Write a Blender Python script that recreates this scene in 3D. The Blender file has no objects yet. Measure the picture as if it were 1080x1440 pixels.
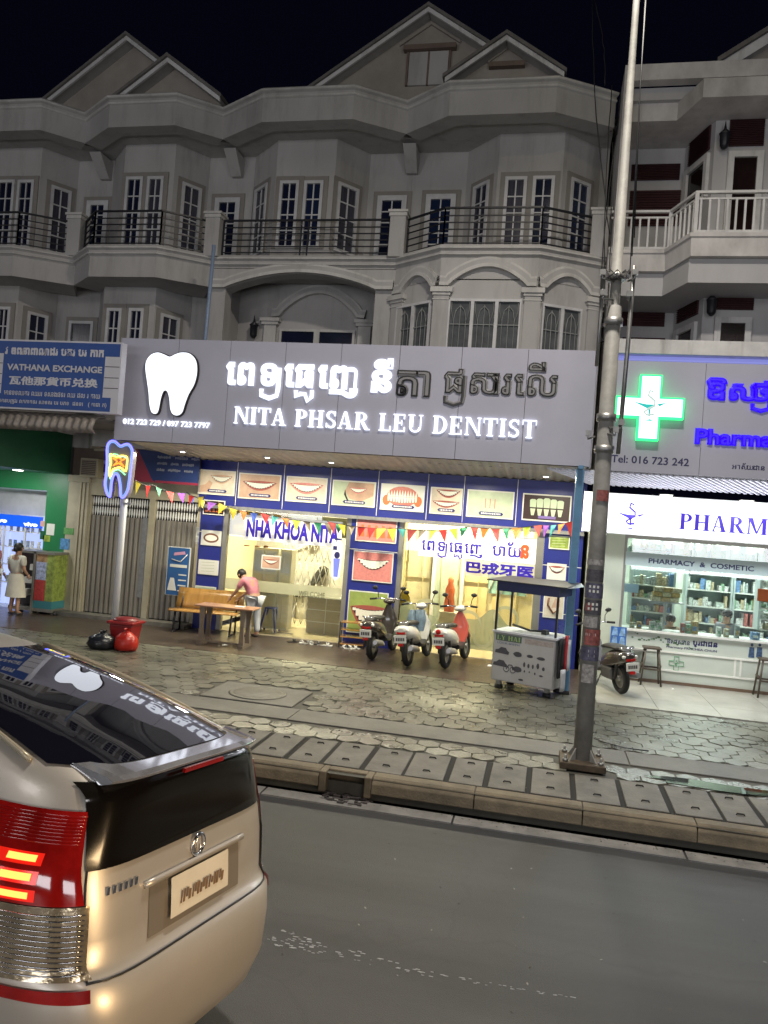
import bpy, bmesh, math, random
from mathutils import Vector, Matrix
random.seed(7)
PI=math.pi; R=math.radians
S=bpy.context.scene; COL=S.collection
# ---------------------------------------------------------------- camera
CAMH=2.5; FPX=1085.0
YAW,PITCH,ROLL=R(11.8),R(0.7),R(4.3)
cf=Vector((-math.sin(YAW)*math.cos(PITCH),math.cos(YAW)*math.cos(PITCH),math.sin(PITCH)))
cr0=Vector((math.cos(YAW),math.sin(YAW),0)); cu0=cr0.cross(cf)
cr=cr0*math.cos(ROLL)+cu0*math.sin(ROLL); cu=cu0*math.cos(ROLL)-cr0*math.sin(ROLL)
cam=bpy.data.objects.new('camera',bpy.data.cameras.new('camera')); COL.objects.link(cam)
m=Matrix.Identity(4)
for i in range(3): m[i][0]=cr[i]; m[i][1]=cu[i]; m[i][2]=-cf[i]
m[0][3]=0; m[1][3]=0; m[2][3]=CAMH
cam.matrix_world=m; cam.data.sensor_fit='VERTICAL'; cam.data.sensor_height=24; cam.data.lens=24*FPX/1440
cam.data.clip_end=2000; cam.data.clip_start=0.05; S.camera=cam
# ---------------------------------------------------------------- night sky, exposure
W=bpy.data.worlds.new('World'); S.world=W; W.use_nodes=True
bg=W.node_tree.nodes['Background']; bg.inputs[0].default_value=(0.30,0.32,1.0,1); bg.inputs[1].default_value=0.0042
S.view_settings.view_transform='Standard'; S.view_settings.look='None'; S.view_settings.exposure=0; S.view_settings.gamma=1
S.render.engine='CYCLES'; S.cycles.use_denoising=True; S.cycles.max_bounces=6; S.cycles.diffuse_bounces=3; S.cycles.glossy_bounces=3
S.cycles.transmission_bounces=4; S.cycles.transparent_max_bounces=24; S.cycles.sample_clamp_indirect=4
# ---------------------------------------------------------------- lamps (street lamps over the road plus added facade fill, all outside the frame)
def area(name,loc,target,power,size,color,size_y=None,spread=PI):
    l=bpy.data.lights.new(name,'AREA'); l.energy=power; l.color=color; l.size=size; l.spread=spread
    if size_y: l.shape='RECTANGLE'; l.size_y=size_y
    o=bpy.data.objects.new(name,l); COL.objects.link(o); o.location=loc
    o.rotation_euler=(Vector(target)-Vector(loc)).to_track_quat('-Z','Y').to_euler(); return o
def lamp_row():
    for x,y,z,p in [(-24,-5,8.8,160),(-9,-5,8.8,170),(6,-5,8.8,200)]:
        area('street_lamp_light',(x,y,z),(x+1,12,4.5),p,2.2,(1.0,.96,.95))
    for x in (-16,-4,8): area('facade_fill_light',(x,-12.5,2.2),(x,14,6.5),410,7,(.95,.96,1.0),size_y=2.4)  # unseen fill lamps added to soften the shade under the eaves
lamp_row()
area('street_lamp_light',(0.3,6.6,11.6),(.2,3.2,0),1100,.9,(1.0,.92,.82))
area('street_lamp_light',(1.1,7.6,12.4),(.57,8.8,9.2),30,.3,(1.0,.82,.30))
area('headlamp_light',(3.2,1.6,.9),(-1.4,3.5,.6),27,1.1,(1.0,.68,.36),spread=1.2)
# ---------------------------------------------------------------- picture-point helpers (photo pixel -> point on a wall plane)
def ray(px,py): return cf*FPX+cr*(px-540)-cu*(py-720)
class Frame:
    """upright plane; local u along it, v = height, w = outwards"""
    def __init__(s,p0,p1):
        s.o=Vector((p0[0],p0[1],0)); d=Vector((p1[0]-p0[0],p1[1]-p0[1],0)); s.L=d.length; s.u=d.normalized()
        s.w=s.u.cross(Vector((0,0,1)))
        s.M=Matrix(((s.u.x,0,s.w.x,s.o.x),(s.u.y,0,s.w.y,s.o.y),(0,1,0,0),(0,0,0,1)))
    def uv(s,px,py):
        d=ray(px,py); C=Vector((0,0,CAMH)); t=(s.o-C).dot(s.w)/d.dot(s.w); p=C+d*t
        return ((p-s.o).dot(s.u),p.z)
    def off(s,w):
        f=Frame.__new__(Frame); f.o=s.o+s.w*w; f.u=s.u; f.w=s.w; f.L=s.L
        f.M=Matrix(((f.u.x,0,f.w.x,f.o.x),(f.u.y,0,f.w.y,f.o.y),(0,1,0,0),(0,0,0,1))); return f
    def box(s,pts):
        a=[s.uv(*p) for p in pts]; us=[q[0] for q in a]; vs=[q[1] for q in a]
        n=len(a)//2
        us.sort(); vs.sort()
        return sum(us[:n])/n,sum(us[n:])/n,sum(vs[:n])/n,sum(vs[n:])/n
def FY(Y): return Frame((0,Y),(1,Y))
def G(px,py,z=0):
    d=ray(px,py); t=(z-CAMH)/d.z; return Vector((0,0,CAMH))+d*t
# ---------------------------------------------------------------- materials
MATS={}
def mat(name,col,rough=.6,metal=0,var=.15,scale=3,bump=0,bscale=40,emit=None,estr=1,spec=.5,coat=0,alpha=1,trans=0,stain=None,stretch=(1,1,1),world=False,streak=0):
    if name in MATS: return MATS[name]
    m=bpy.data.materials.new(name); m.use_nodes=True; nt=m.node_tree; b=nt.nodes['Principled BSDF']
    b.inputs['Roughness'].default_value=rough; b.inputs['Metallic'].default_value=metal
    b.inputs['Specular IOR Level'].default_value=spec; b.inputs['Coat Weight'].default_value=coat; b.inputs['Coat Roughness'].default_value=.05
    b.inputs['Alpha'].default_value=alpha; b.inputs['Transmission Weight'].default_value=trans
    b.inputs['Base Color'].default_value=(*col,1)
    if var or bump:
        tc=nt.nodes.new('ShaderNodeTexCoord'); mp=nt.nodes.new('ShaderNodeMapping'); mp.inputs['Scale'].default_value=stretch
        nt.links.new((nt.nodes.new('ShaderNodeNewGeometry').outputs['Position'] if world else tc.outputs['Object']),mp.inputs[0])
    if var:
        n=nt.nodes.new('ShaderNodeTexNoise'); n.inputs['Scale'].default_value=scale; n.inputs['Detail'].default_value=6; n.inputs['Roughness'].default_value=.65
        nt.links.new(mp.outputs[0],n.inputs['Vector'])
        r=nt.nodes.new('ShaderNodeValToRGB'); r.color_ramp.elements[0].position=.3; r.color_ramp.elements[1].position=.7
        lo=stain if stain else tuple(c*(1-var) for c in col)
        r.color_ramp.elements[0].color=(*lo,1); r.color_ramp.elements[1].color=(*[min(1,c*(1+var*.6)) for c in col],1)
        nt.links.new(n.outputs[0],r.inputs[0]); last=r.outputs[0]
        if streak:
            g=nt.nodes.new('ShaderNodeNewGeometry'); m3=nt.nodes.new('ShaderNodeMapping'); m3.inputs['Scale'].default_value=(2.6,2.6,.42); n3=nt.nodes.new('ShaderNodeTexNoise'); n3.inputs['Scale'].default_value=1.3; n3.inputs['Detail'].default_value=8; n3.inputs['Roughness'].default_value=.7
            r3=nt.nodes.new('ShaderNodeValToRGB'); r3.color_ramp.elements[0].position=.50; r3.color_ramp.elements[1].position=.72; r3.color_ramp.elements[0].color=(1,1,1,1); r3.color_ramp.elements[1].color=(1-streak,1-streak*1.02,1-streak*1.05,1)
            x3=nt.nodes.new('ShaderNodeMixRGB'); x3.blend_type='MULTIPLY'; x3.inputs[0].default_value=1
            nt.links.new(g.outputs['Position'],m3.inputs[0]); nt.links.new(m3.outputs[0],n3.inputs['Vector']); nt.links.new(n3.outputs[0],r3.inputs[0]); nt.links.new(last,x3.inputs[1]); nt.links.new(r3.outputs[0],x3.inputs[2]); last=x3.outputs[0]
        nt.links.new(last,b.inputs['Base Color'])
        mr=nt.nodes.new('ShaderNodeMapRange'); mr.inputs[3].default_value=max(.02,rough-.12*rough); mr.inputs[4].default_value=min(1,rough+.2*rough)
        nt.links.new(n.outputs[0],mr.inputs[0]); nt.links.new(mr.outputs[0],b.inputs['Roughness'])
    if bump:
        n2=nt.nodes.new('ShaderNodeTexNoise'); n2.inputs['Scale'].default_value=bscale; n2.inputs['Detail'].default_value=5
        nt.links.new(mp.outputs[0],n2.inputs['Vector'])
        bp=nt.nodes.new('ShaderNodeBump'); bp.inputs['Strength'].default_value=bump; bp.inputs['Distance'].default_value=.01
        nt.links.new(n2.outputs[0],bp.inputs['Height']); nt.links.new(bp.outputs[0],b.inputs['Normal'])
    if emit: b.inputs['Emission Color'].default_value=(*emit,1); b.inputs['Emission Strength'].default_value=estr
    MATS[name]=m; return m
def glass(name,tint=(1,1,1),rough=.02,op=.12,fres=True):
    if name in MATS: return MATS[name]
    m=bpy.data.materials.new(name); m.use_nodes=True; nt=m.node_tree; nt.nodes.clear()
    o=nt.nodes.new('ShaderNodeOutputMaterial'); mx=nt.nodes.new('ShaderNodeMixShader'); t=nt.nodes.new('ShaderNodeBsdfTransparent'); g=nt.nodes.new('ShaderNodeBsdfGlossy')
    t.inputs[0].default_value=(*tint,1); g.inputs['Roughness'].default_value=rough; mx.inputs[0].default_value=op
    fr=nt.nodes.new('ShaderNodeFresnel'); fr.inputs[0].default_value=1.45; ad=nt.nodes.new('ShaderNodeMath'); ad.operation='ADD'; ad.inputs[1].default_value=op-.04; ad.use_clamp=True
    nt.links.new(fr.outputs[0],ad.inputs[0]); (nt.links.new(ad.outputs[0],mx.inputs[0]) if fres else None)
    nt.links.new(t.outputs[0],mx.inputs[1]); nt.links.new(g.outputs[0],mx.inputs[2]); nt.links.new(mx.outputs[0],o.inputs[0]); MATS[name]=m; return m
def emis(name,col,s): return mat(name,tuple(.25*c for c in col),emit=col,estr=s,var=0)
M_wall=mat('wall_paint',(.42,.41,.40),.85,var=.16,scale=.7,bump=.15,stretch=(1,1,.6),world=True,streak=.24)
M_trim=mat('trim_paint',(.53,.52,.50),.8,var=.25,scale=1.6,stretch=(1,1,.5),world=True,streak=.3)
M_trimw=mat('white_trim_paint',(.62,.615,.61),.7,var=.2,scale=2,world=True,streak=.4)
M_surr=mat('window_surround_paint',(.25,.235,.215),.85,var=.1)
M_wwood=mat('white_window_paint',(.55,.55,.56),.5,var=.2,world=True)
M_pane=mat('dark_window_glass',(.010,.014,.035),.08,var=.3,scale=1.2,spec=.8)
M_pane2=mat('curtained_window_glass',(.10,.11,.115),.15,var=.35,scale=5,spec=.7)
M_iron=mat('black_painted_iron',(.012,.012,.018),.4,var=.1)
M_roof=mat('roof_tile_dark',(.16,.15,.14),.8,var=.3,scale=5,bump=.3)
M_soot=mat('black_stain',(.03,.028,.026),.9,var=.2)
M_steel=mat('galvanised_steel',(.32,.32,.31),.42,metal=.75,var=.25,scale=9,bump=.1,bscale=20)
M_steelw=mat('white_painted_steel',(.62,.64,.68),.4,var=.1)
M_bluep=mat('light_blue_painted_steel',(.10,.25,.42),.45,var=.2,scale=6)
M_acp=mat('grey_composite_panel',(.43,.43,.52),.45,var=.07,scale=1.0,bump=.02,spec=.4)
M_black=mat('black_plastic',(.015,.015,.016),.45,var=.1)
M_rub=mat('tyre_rubber',(.015,.015,.015),.8,var=.2)
M_chrome=mat('chrome',(.7,.7,.72),.15,metal=1,var=0)
M_white=mat('white_plastic',(.75,.75,.74),.35,var=.05)
M_E_white=emis('lit_white_acrylic',(.86,.90,1.0),1.45)
M_E_lamp=emis('lit_downlight',(1,.97,.85),14)
# ---------------------------------------------------------------- mesh builder
class MB:
    def __init__(s,M=None): s.v=[];s.f=[];s.mi=[];s.sm=[];s.M=M if M is not None else Matrix.Identity(4); s.cur=0; s.smooth=False
    def add(s,vs,fs,mi=None,smooth=None):
        b=len(s.v); s.v+=[s.M@Vector(p) for p in vs]; s.f+=[tuple(i+b for i in f) for f in fs]
        s.mi+=[s.cur if mi is None else mi]*len(fs); s.sm+=[s.smooth if smooth is None else smooth]*len(fs); return s
    def box(s,a0,a1,b0,b1,c0,c1,mi=None):
        vs=[(a,b,c) for a in(a0,a1) for b in(b0,b1) for c in(c0,c1)]
        return s.add(vs,[(0,1,3,2),(4,6,7,5),(0,4,5,1),(2,3,7,6),(0,2,6,4),(1,5,7,3)],mi,False)
    def prism(s,pts,w0,w1,mi=None):   # polygon in (a,b) extruded along c
        n=len(pts); vs=[(p[0],p[1],w0) for p in pts]+[(p[0],p[1],w1) for p in pts]
        fs=[tuple(range(n))[::-1],tuple(range(n,2*n))]+[(i,(i+1)%n,(i+1)%n+n,i+n) for i in range(n)]
        return s.add(vs,fs,mi,False)
    def prismz(s,pts,z0,z1,mi=None):
        n=len(pts); vs=[(p[0],p[1],z0) for p in pts]+[(p[0],p[1],z1) for p in pts]
        fs=[tuple(range(n))[::-1],tuple(range(n,2*n))]+[(i,(i+1)%n,(i+1)%n+n,i+n) for i in range(n)]
        return s.add(vs,fs,mi,False)
    def tube(s,pts,r,n=8,mi=None,closed=False,cap=True):
        P=[Vector(p) for p in pts]; rs=r if isinstance(r,(list,tuple)) else [r]*len(P); vs=[];fs=[]
        prev=None
        for i,p in enumerate(P):
            a=P[(i-1)%len(P)] if (i>0 or closed) else p; b=P[(i+1)%len(P)] if (i<len(P)-1 or closed) else p
            t=(b-a).normalized() if (b-a).length>1e-9 else Vector((0,0,1))
            if prev is None: x=t.orthogonal().normalized()
            else: x=(prev-t*prev.dot(t)); x=x.normalized() if x.length>1e-6 else t.orthogonal().normalized()
            prev=x; y=t.cross(x)
            for k in range(n): ang=2*PI*k/n; vs.append(p+(x*math.cos(ang)+y*math.sin(ang))*rs[i])
        m=len(P)
        for i in range(m if closed else m-1):
            for k in range(n): j=(i+1)%m; fs.append((i*n+k,i*n+(k+1)%n,j*n+(k+1)%n,j*n+k))
        if cap and not closed: fs.append(tuple(range(n))[::-1]); fs.append(tuple((m-1)*n+k for k in range(n)))
        return s.add(vs,fs,mi,True)
    def cyl(s,c0,c1,r,n=16,mi=None): return s.tube([c0,c1],r,n,mi)
    def lathe(s,prof,n=24,c=(0,0,0),mi=None):    # prof (r,z)
        vs=[(c[0]+r*math.cos(2*PI*k/n),c[1]+r*math.sin(2*PI*k/n),c[2]+z) for r,z in prof for k in range(n)]
        fs=[(i*n+k,i*n+(k+1)%n,(i+1)*n+(k+1)%n,(i+1)*n+k) for i in range(len(prof)-1) for k in range(n)]
        fs.append(tuple(range(n))[::-1]); fs.append(tuple((len(prof)-1)*n+k for k in range(n)))
        return s.add(vs,fs,mi,True)
    def ball(s,c,rx,ry=None,rz=None,n=12,mi=None):
        ry=ry or rx; rz=rz or rx; vs=[];fs=[]; h=n//2
        for i in range(h+1):
            a=PI*i/h
            for k in range(n): b=2*PI*k/n; vs.append((c[0]+rx*math.sin(a)*math.cos(b),c[1]+ry*math.sin(a)*math.sin(b),c[2]+rz*math.cos(a)))
        for i in range(h):
            for k in range(n): fs.append((i*n+k,(i+1)*n+k,(i+1)*n+(k+1)%n,i*n+(k+1)%n))
        return s.add(vs,fs,mi,True)
    def grid(s,rows,mi=None,closed=False,smooth=True):   # rows of points
        n=len(rows[0]); vs=[p for r in rows for p in r]; fs=[]
        for i in range(len(rows)-1):
            for k in range(n if closed else n-1): fs.append((i*n+k,i*n+(k+1)%n,(i+1)*n+(k+1)%n,(i+1)*n+k))
        return s.add(vs,fs,mi,smooth)
    def sweep(s,path,prof,mi=None,close=True):
        """path: XY points left->right; prof: (out,z) points, out = towards the street (-Y side)"""
        n=len(path); P=[Vector((p[0],p[1])) for p in path]; nr=[]
        seg=[(P[i+1]-P[i]).normalized() for i in range(n-1)]; sn=[Vector((d.y,-d.x)) for d in seg]
        for i in range(n):
            if i==0: nr.append(sn[0])
            elif i==n-1: nr.append(sn[-1])
            else:
                a=(sn[i-1]+sn[i]).normalized(); nr.append(a/max(.3,a.dot(sn[i])))
        vs=[]; m=len(prof)
        for i in range(n):
            for o,z in prof: q=P[i]+nr[i]*o; vs.append((q.x,q.y,z))
        fs=[]
        for i in range(n-1):
            for k in range(m if close else m-1): fs.append((i*m+k,i*m+(k+1)%m,(i+1)*m+(k+1)%m,(i+1)*m+k))
        if close: fs.append(tuple(range(m))[::-1]); fs.append(tuple((n-1)*m+k for k in range(m)))
        return s.add(vs,fs,mi,False)
    def build(s,name,mats,parent=None,bevel=0,label=None,kind=None,subsurf=0,solid=0):
        me=bpy.data.meshes.new(name); me.from_pydata([tuple(v) for v in s.v],[],s.f)
        for m_ in (mats if isinstance(mats,(list,tuple)) else [mats]): me.materials.append(m_)
        me.polygons.foreach_set('material_index',s.mi); me.polygons.foreach_set('use_smooth',s.sm); me.update()
        bm=bmesh.new(); bm.from_mesh(me); bmesh.ops.recalc_face_normals(bm,faces=bm.faces); bm.to_mesh(me); bm.free()
        o=bpy.data.objects.new(name,me); COL.objects.link(o)
        if parent: o.parent=parent; o.matrix_parent_inverse=PW(parent).inverted()
        if bevel: b=o.modifiers.new('b','BEVEL'); b.width=bevel; b.segments=2; b.limit_method='ANGLE'
        if solid: b=o.modifiers.new('s','SOLIDIFY'); b.thickness=solid
        if subsurf: b=o.modifiers.new('u','SUBSURF'); b.levels=b.render_levels=subsurf
        if label: o['label']=label
        if kind: o['kind']=kind
        return o
def PW(o):
    m_=Matrix.Translation(o.location)@o.rotation_euler.to_matrix().to_4x4()@Matrix.Diagonal((*o.scale,1))
    return (PW(o.parent)@o.matrix_parent_inverse@m_) if o.parent else m_
def thing(name,label,cat,loc=(0,0,0),rz=0,group=None):
    o=bpy.data.objects.new(name,None); COL.objects.link(o); o.location=loc; o.rotation_euler=(0,0,rz); o.empty_display_size=.2
    o['label']=label; o['category']=cat
    if group: o['group']=group
    return o
def tag(o,label,cat,group=None,kind=None):
    o['label']=label; o['category']=cat
    if group: o['group']=group
    if kind: o['kind']=kind
    return o
def local(parent,o):   # geometry given in the thing's own axes
    o.parent=parent; o.matrix_parent_inverse=Matrix.Identity(4); return o
def copy_tree(o,parent=None):
    c=o.copy(); COL.objects.link(c)
    if parent: c.parent=parent
    for ch in list(o.children): copy_tree(ch,c)
    return c
# ---------------------------------------------------------------- lettering
def text(body,fr,u0,u1,v0,v1,mt,parent,depth=.01,bold=0,name='lettering',w=0,outline=None,keep=False):
    """lettering fitted into the box on frame fr"""
    c=bpy.data.curves.new('t','FONT'); c.body=body; c.resolution_u=3
    if bold: c.bevel_depth=bold; c.bevel_resolution=0
    c.fill_mode='NONE' if outline else 'BOTH'
    if outline: c.bevel_depth=outline; c.bevel_resolution=0
    o=bpy.data.objects.new('t',c); COL.objects.link(o)
    dg=bpy.context.evaluated_depsgraph_get(); me=bpy.data.meshes.new_from_object(o.evaluated_get(dg)); bpy.data.objects.remove(o)
    return fit(me,fr,u0,u1,v0,v1,mt,parent,depth,name,w)
def split_letters(me,fr,mt,parent):
    bm=bmesh.new(); bm.from_mesh(me); bm.verts.ensure_lookup_table(); inv=fr.M.inverted(); seen=set(); isl=[]
    for v in bm.verts:
        if v.index in seen: continue
        st=[v]; seen.add(v.index); g=[]
        while st:
            q=st.pop(); g.append(q.index)
            for e in q.link_edges:
                w_=e.other_vert(q)
                if w_.index not in seen: seen.add(w_.index); st.append(w_)
        xs=[(inv@bm.verts[i].co).x for i in g]; isl.append([min(xs),max(xs),g])
    isl.sort(key=lambda t:t[0]); cl=[]
    for a,b,g in isl:
        if cl and a<cl[-1][1]-.15*min(b-a,cl[-1][1]-cl[-1][0]): cl[-1][1]=max(cl[-1][1],b); cl[-1][2]+=g
        else: cl.append([a,b,list(g)])
    last=None
    for a,b,g in cl:
        ix={k:i for i,k in enumerate(g)}; fs=[tuple(ix[v.index] for v in f.verts) for f in bm.faces if f.verts[0].index in ix]
        m2=bpy.data.meshes.new('letter'); m2.from_pydata([tuple(bm.verts[i].co) for i in g],[],fs); m2.materials.append(mt)
        last=bpy.data.objects.new('letter',m2); COL.objects.link(last)
        if parent: last.parent=parent; last.matrix_parent_inverse=PW(parent).inverted()
    bm.free(); return last
def fit(me,fr,u0,u1,v0,v1,mt,parent,depth,name,w):
    vs=me.vertices; xs=[v.co.x for v in vs]; ys=[v.co.y for v in vs]; zs=[v.co.z for v in vs]
    ax,bx,ay,by=min(xs),max(xs),min(ys),max(ys); az,bz=min(zs),max(zs)
    sx=(u1-u0)/(bx-ax); sy=(v1-v0)/(by-ay)
    for v in vs:
        v.co=fr.M@Vector((u0+(v.co.x-ax)*sx,v0+(v.co.y-ay)*sy,w+depth*((v.co.z-az)/(bz-az) if bz>az else 1)))
    me.materials.clear(); me.materials.append(mt)
    if (v1-v0)>.12:
        return split_letters(me,fr,mt,parent)
    o=bpy.data.objects.new(name,me); o['kind']='stuff'; COL.objects.link(o)
    if parent: o.parent=parent; o.matrix_parent_inverse=PW(parent).inverted()
    return o
# Khmer, laid out by hand: list of (glyph, x, y, sx, sy)
def khmer(glyphs,fr,u0,u1,v0,v1,mt,parent,depth=.01,bold=.02,w=0,name='lettering',outline=None):
    bmx=bmesh.new(); x=0
    dg=None
    for g in glyphs:
        ch,dx,dy,sx,sy,adv=g
        if ch=='~ya':   # subscript yo: a hook that rises on the right
            mb=MB(); mb.tube([(x-.55,-.12,0),(x-.55,-.3,0),(x-.3,-.38,0),(x-.08,-.3,0),(x-.05,-.1,0),(x-.05,.5,0)],.045+bold*.6,6); 
            me=bpy.data.meshes.new('t'); me.from_pydata([tuple(v) for v in mb.v],[],mb.f); bmx.from_mesh(me); x+=adv; continue
        if ch=='~mo':
            mb=MB(); mb.tube([(x-.58,-.12,0),(x-.58,-.3,0),(x-.45,-.22,0),(x-.3,-.22,0),(x-.22,-.42,0),(x-.1,-.3,0),(x-.1,-.1,0)],.04+bold*.6,6)
            me=bpy.data.meshes.new('t'); me.from_pydata([tuple(v) for v in mb.v],[],mb.f); bmx.from_mesh(me); x+=adv; continue
        if ch=='m':   # letter mo, drawn as strokes
            mb=MB(); mb.tube([(x+.12,.5,0),(x+.18,.42,0),(x+.18,.06,0),(x+.08,.02,0),(x+.08,.16,0),(x+.3,.2,0),(x+.5,.02,0)],.045+bold*.6,6); mb.tube([(x+.5,.02,0),(x+.5,.5,0),(x+.42,.44,0)],.045+bold*.6,6)
            me=bpy.data.meshes.new('t'); me.from_pydata([tuple(v) for v in mb.v],[],mb.f); bmx.from_mesh(me); x+=adv; continue
        c=bpy.data.curves.new('t','FONT'); c.body=ch; c.resolution_u=3; c.bevel_depth=outline or bold; c.bevel_resolution=0
        if outline: c.fill_mode='NONE'
        o=bpy.data.objects.new('t',c); COL.objects.link(o); dg=bpy.context.evaluated_depsgraph_get()
        me=bpy.data.meshes.new_from_object(o.evaluated_get(dg)); bpy.data.objects.remove(o)
        me.transform(Matrix.Translation((x+dx,dy,0))@Matrix.Diagonal((sx,sy,1,1))); bmx.from_mesh(me); x+=adv
    me=bpy.data.meshes.new(name); bmx.to_mesh(me); bmx.free()
    return fit(me,fr,u0,u1,v0,v1,mt,parent,depth,name,w)
def K(ch,adv=.62,dx=0,dy=0,sx=1,sy=1): return (ch,dx,dy,sx,sy,adv)
KM_DENTAL=[K('េ',.3),K('ព',.72),K('ទ',.66),('~ya',0,0,1,1,.12),K('េ',.3),K('ធ',.66),('~mo',0,0,1,1,.05),K('េ',.3),K('ញ',.98)]
# serif capitals, drawn by hand
def serif_glyph(ch):
    t,h,s=.2,.075,.06; P=[]
    def r(a,b,c,d): P.append([(a,b),(c,b),(c,d),(a,d)])
    def q(*p): P.append(list(p))
    def stem(x,th=t,e=.07,top=True,bot=True):
        r(x,0,x+th,1)
        if bot: r(x-e,0,x+th+e,s)
        if top: r(x-e,1-s,x+th+e,1)
    def arc(cx,cy,rx,ry,a0,a1,tx,ty,n=12):
        for k in range(n):
            A=R(a0+(a1-a0)*k/n);B=R(a0+(a1-a0)*(k+1)/n)
            q((cx+rx*math.cos(A),cy+ry*math.sin(A)),(cx+rx*math.cos(B),cy+ry*math.sin(B)),(cx+(rx-tx)*math.cos(B),cy+(ry-ty)*math.sin(B)),(cx+(rx-tx)*math.cos(A),cy+(ry-ty)*math.sin(A)))
    w=.8
    if ch=='N': stem(.1,.08); stem(.72,.08); q((.05,1),(.3,1),(.8,0),(.72,0)); q((.1,1),(.3,1),(.8,.0),(.62,.12)); w=.9
    elif ch=='I': stem(.09); w=.38
    elif ch=='T': stem(.28,top=False); r(.02,.93,.74,1); r(.02,.72,.07,.97); r(.69,.72,.74,.97); w=.76
    elif ch=='A': q((.32,1),(.46,1),(.76,0),(.54,0)); q((.32,1),(.38,1),(.14,0),(.07,0)); r(.2,.27,.62,.34); r(0,0,.24,s); r(.46,0,.84,s); w=.84
    elif ch=='P': stem(.09); arc(.36,.74,.32,.26,-90,90,.19,.07); r(.25,.93,.38,1); r(.25,.48,.38,.55); w=.7
    elif ch=='R': stem(.09); arc(.36,.74,.32,.26,-90,90,.19,.07); r(.25,.93,.38,1); r(.25,.48,.38,.55); q((.32,.5),(.52,.5),(.82,0),(.6,0)); r(.6,0,.88,s); w=.86
    elif ch=='H': stem(.09); stem(.6); r(.25,.47,.62,.54); w=.9
    elif ch=='S': arc(.33,.74,.27,.26,30,270,.14,.1); arc(.33,.26,.27,.26,-150,90,.14,.1); r(.5,.7,.56,.98); r(.06,.03,.12,.3); w=.66
    elif ch=='L': stem(.09,e=.07); r(.2,0,.66,.07); r(.6,.0,.66,.3); w=.7
    elif ch=='E': stem(.09); r(.2,0,.66,.07); r(.61,.0,.67,.28); r(.2,.93,.64,1); r(.58,.72,.64,1); r(.25,.47,.5,.54); r(.46,.36,.51,.65); w=.74
    elif ch=='U': r(.1,.3,.3,1); r(.02,.94,.38,1); r(.66,.3,.73,1); r(.58,.94,.81,1); arc(.415,.3,.315,.3,180,360,.13,.09); w=.84
    elif ch=='D': stem(.09); arc(.34,.5,.44,.5,-90,90,.2,.07); r(.25,.93,.36,1); r(.25,0,.36,.07); w=.82
    elif ch=='M': stem(.1,.08); stem(.82,.2); q((.08,1),(.32,1),(.58,.05),(.5,.05)); q((.82,1),(.9,1),(.58,.05),(.5,.05)); w=1.12
    elif ch=='C': arc(.45,.5,.4,.5,50,310,.2,.08); r(.66,.66,.72,.97); w=.8
    elif ch=='Y': q((.02,1),(.26,1),(.48,.45),(.34,.45)); q((.64,1),(.74,1),(.48,.45),(.4,.45)); r(.32,0,.52,.5); r(.24,0,.6,s); w=.78
    return P,w
def serif(body,fr,u0,u1,v0,v1,mt,parent,depth=.02,w=0,name='letter',gap=.06):
    x=0; L=[]
    for ch in body:
        if ch==' ': x+=.42; continue
        P,wd=serif_glyph(ch); L.append((x,P)); x+=wd+gap
    W_=x-gap; sx=(u1-u0)/W_
    for x,P in L:
        mb=MB(fr.M)
        for k,p in enumerate(P): mb.prism([(u0+(a+x)*sx,v0+b*(v1-v0)) for a,b in p],w,w+depth*(1-.004*(k%9)))
        mb.build(name,mt,parent)
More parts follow.
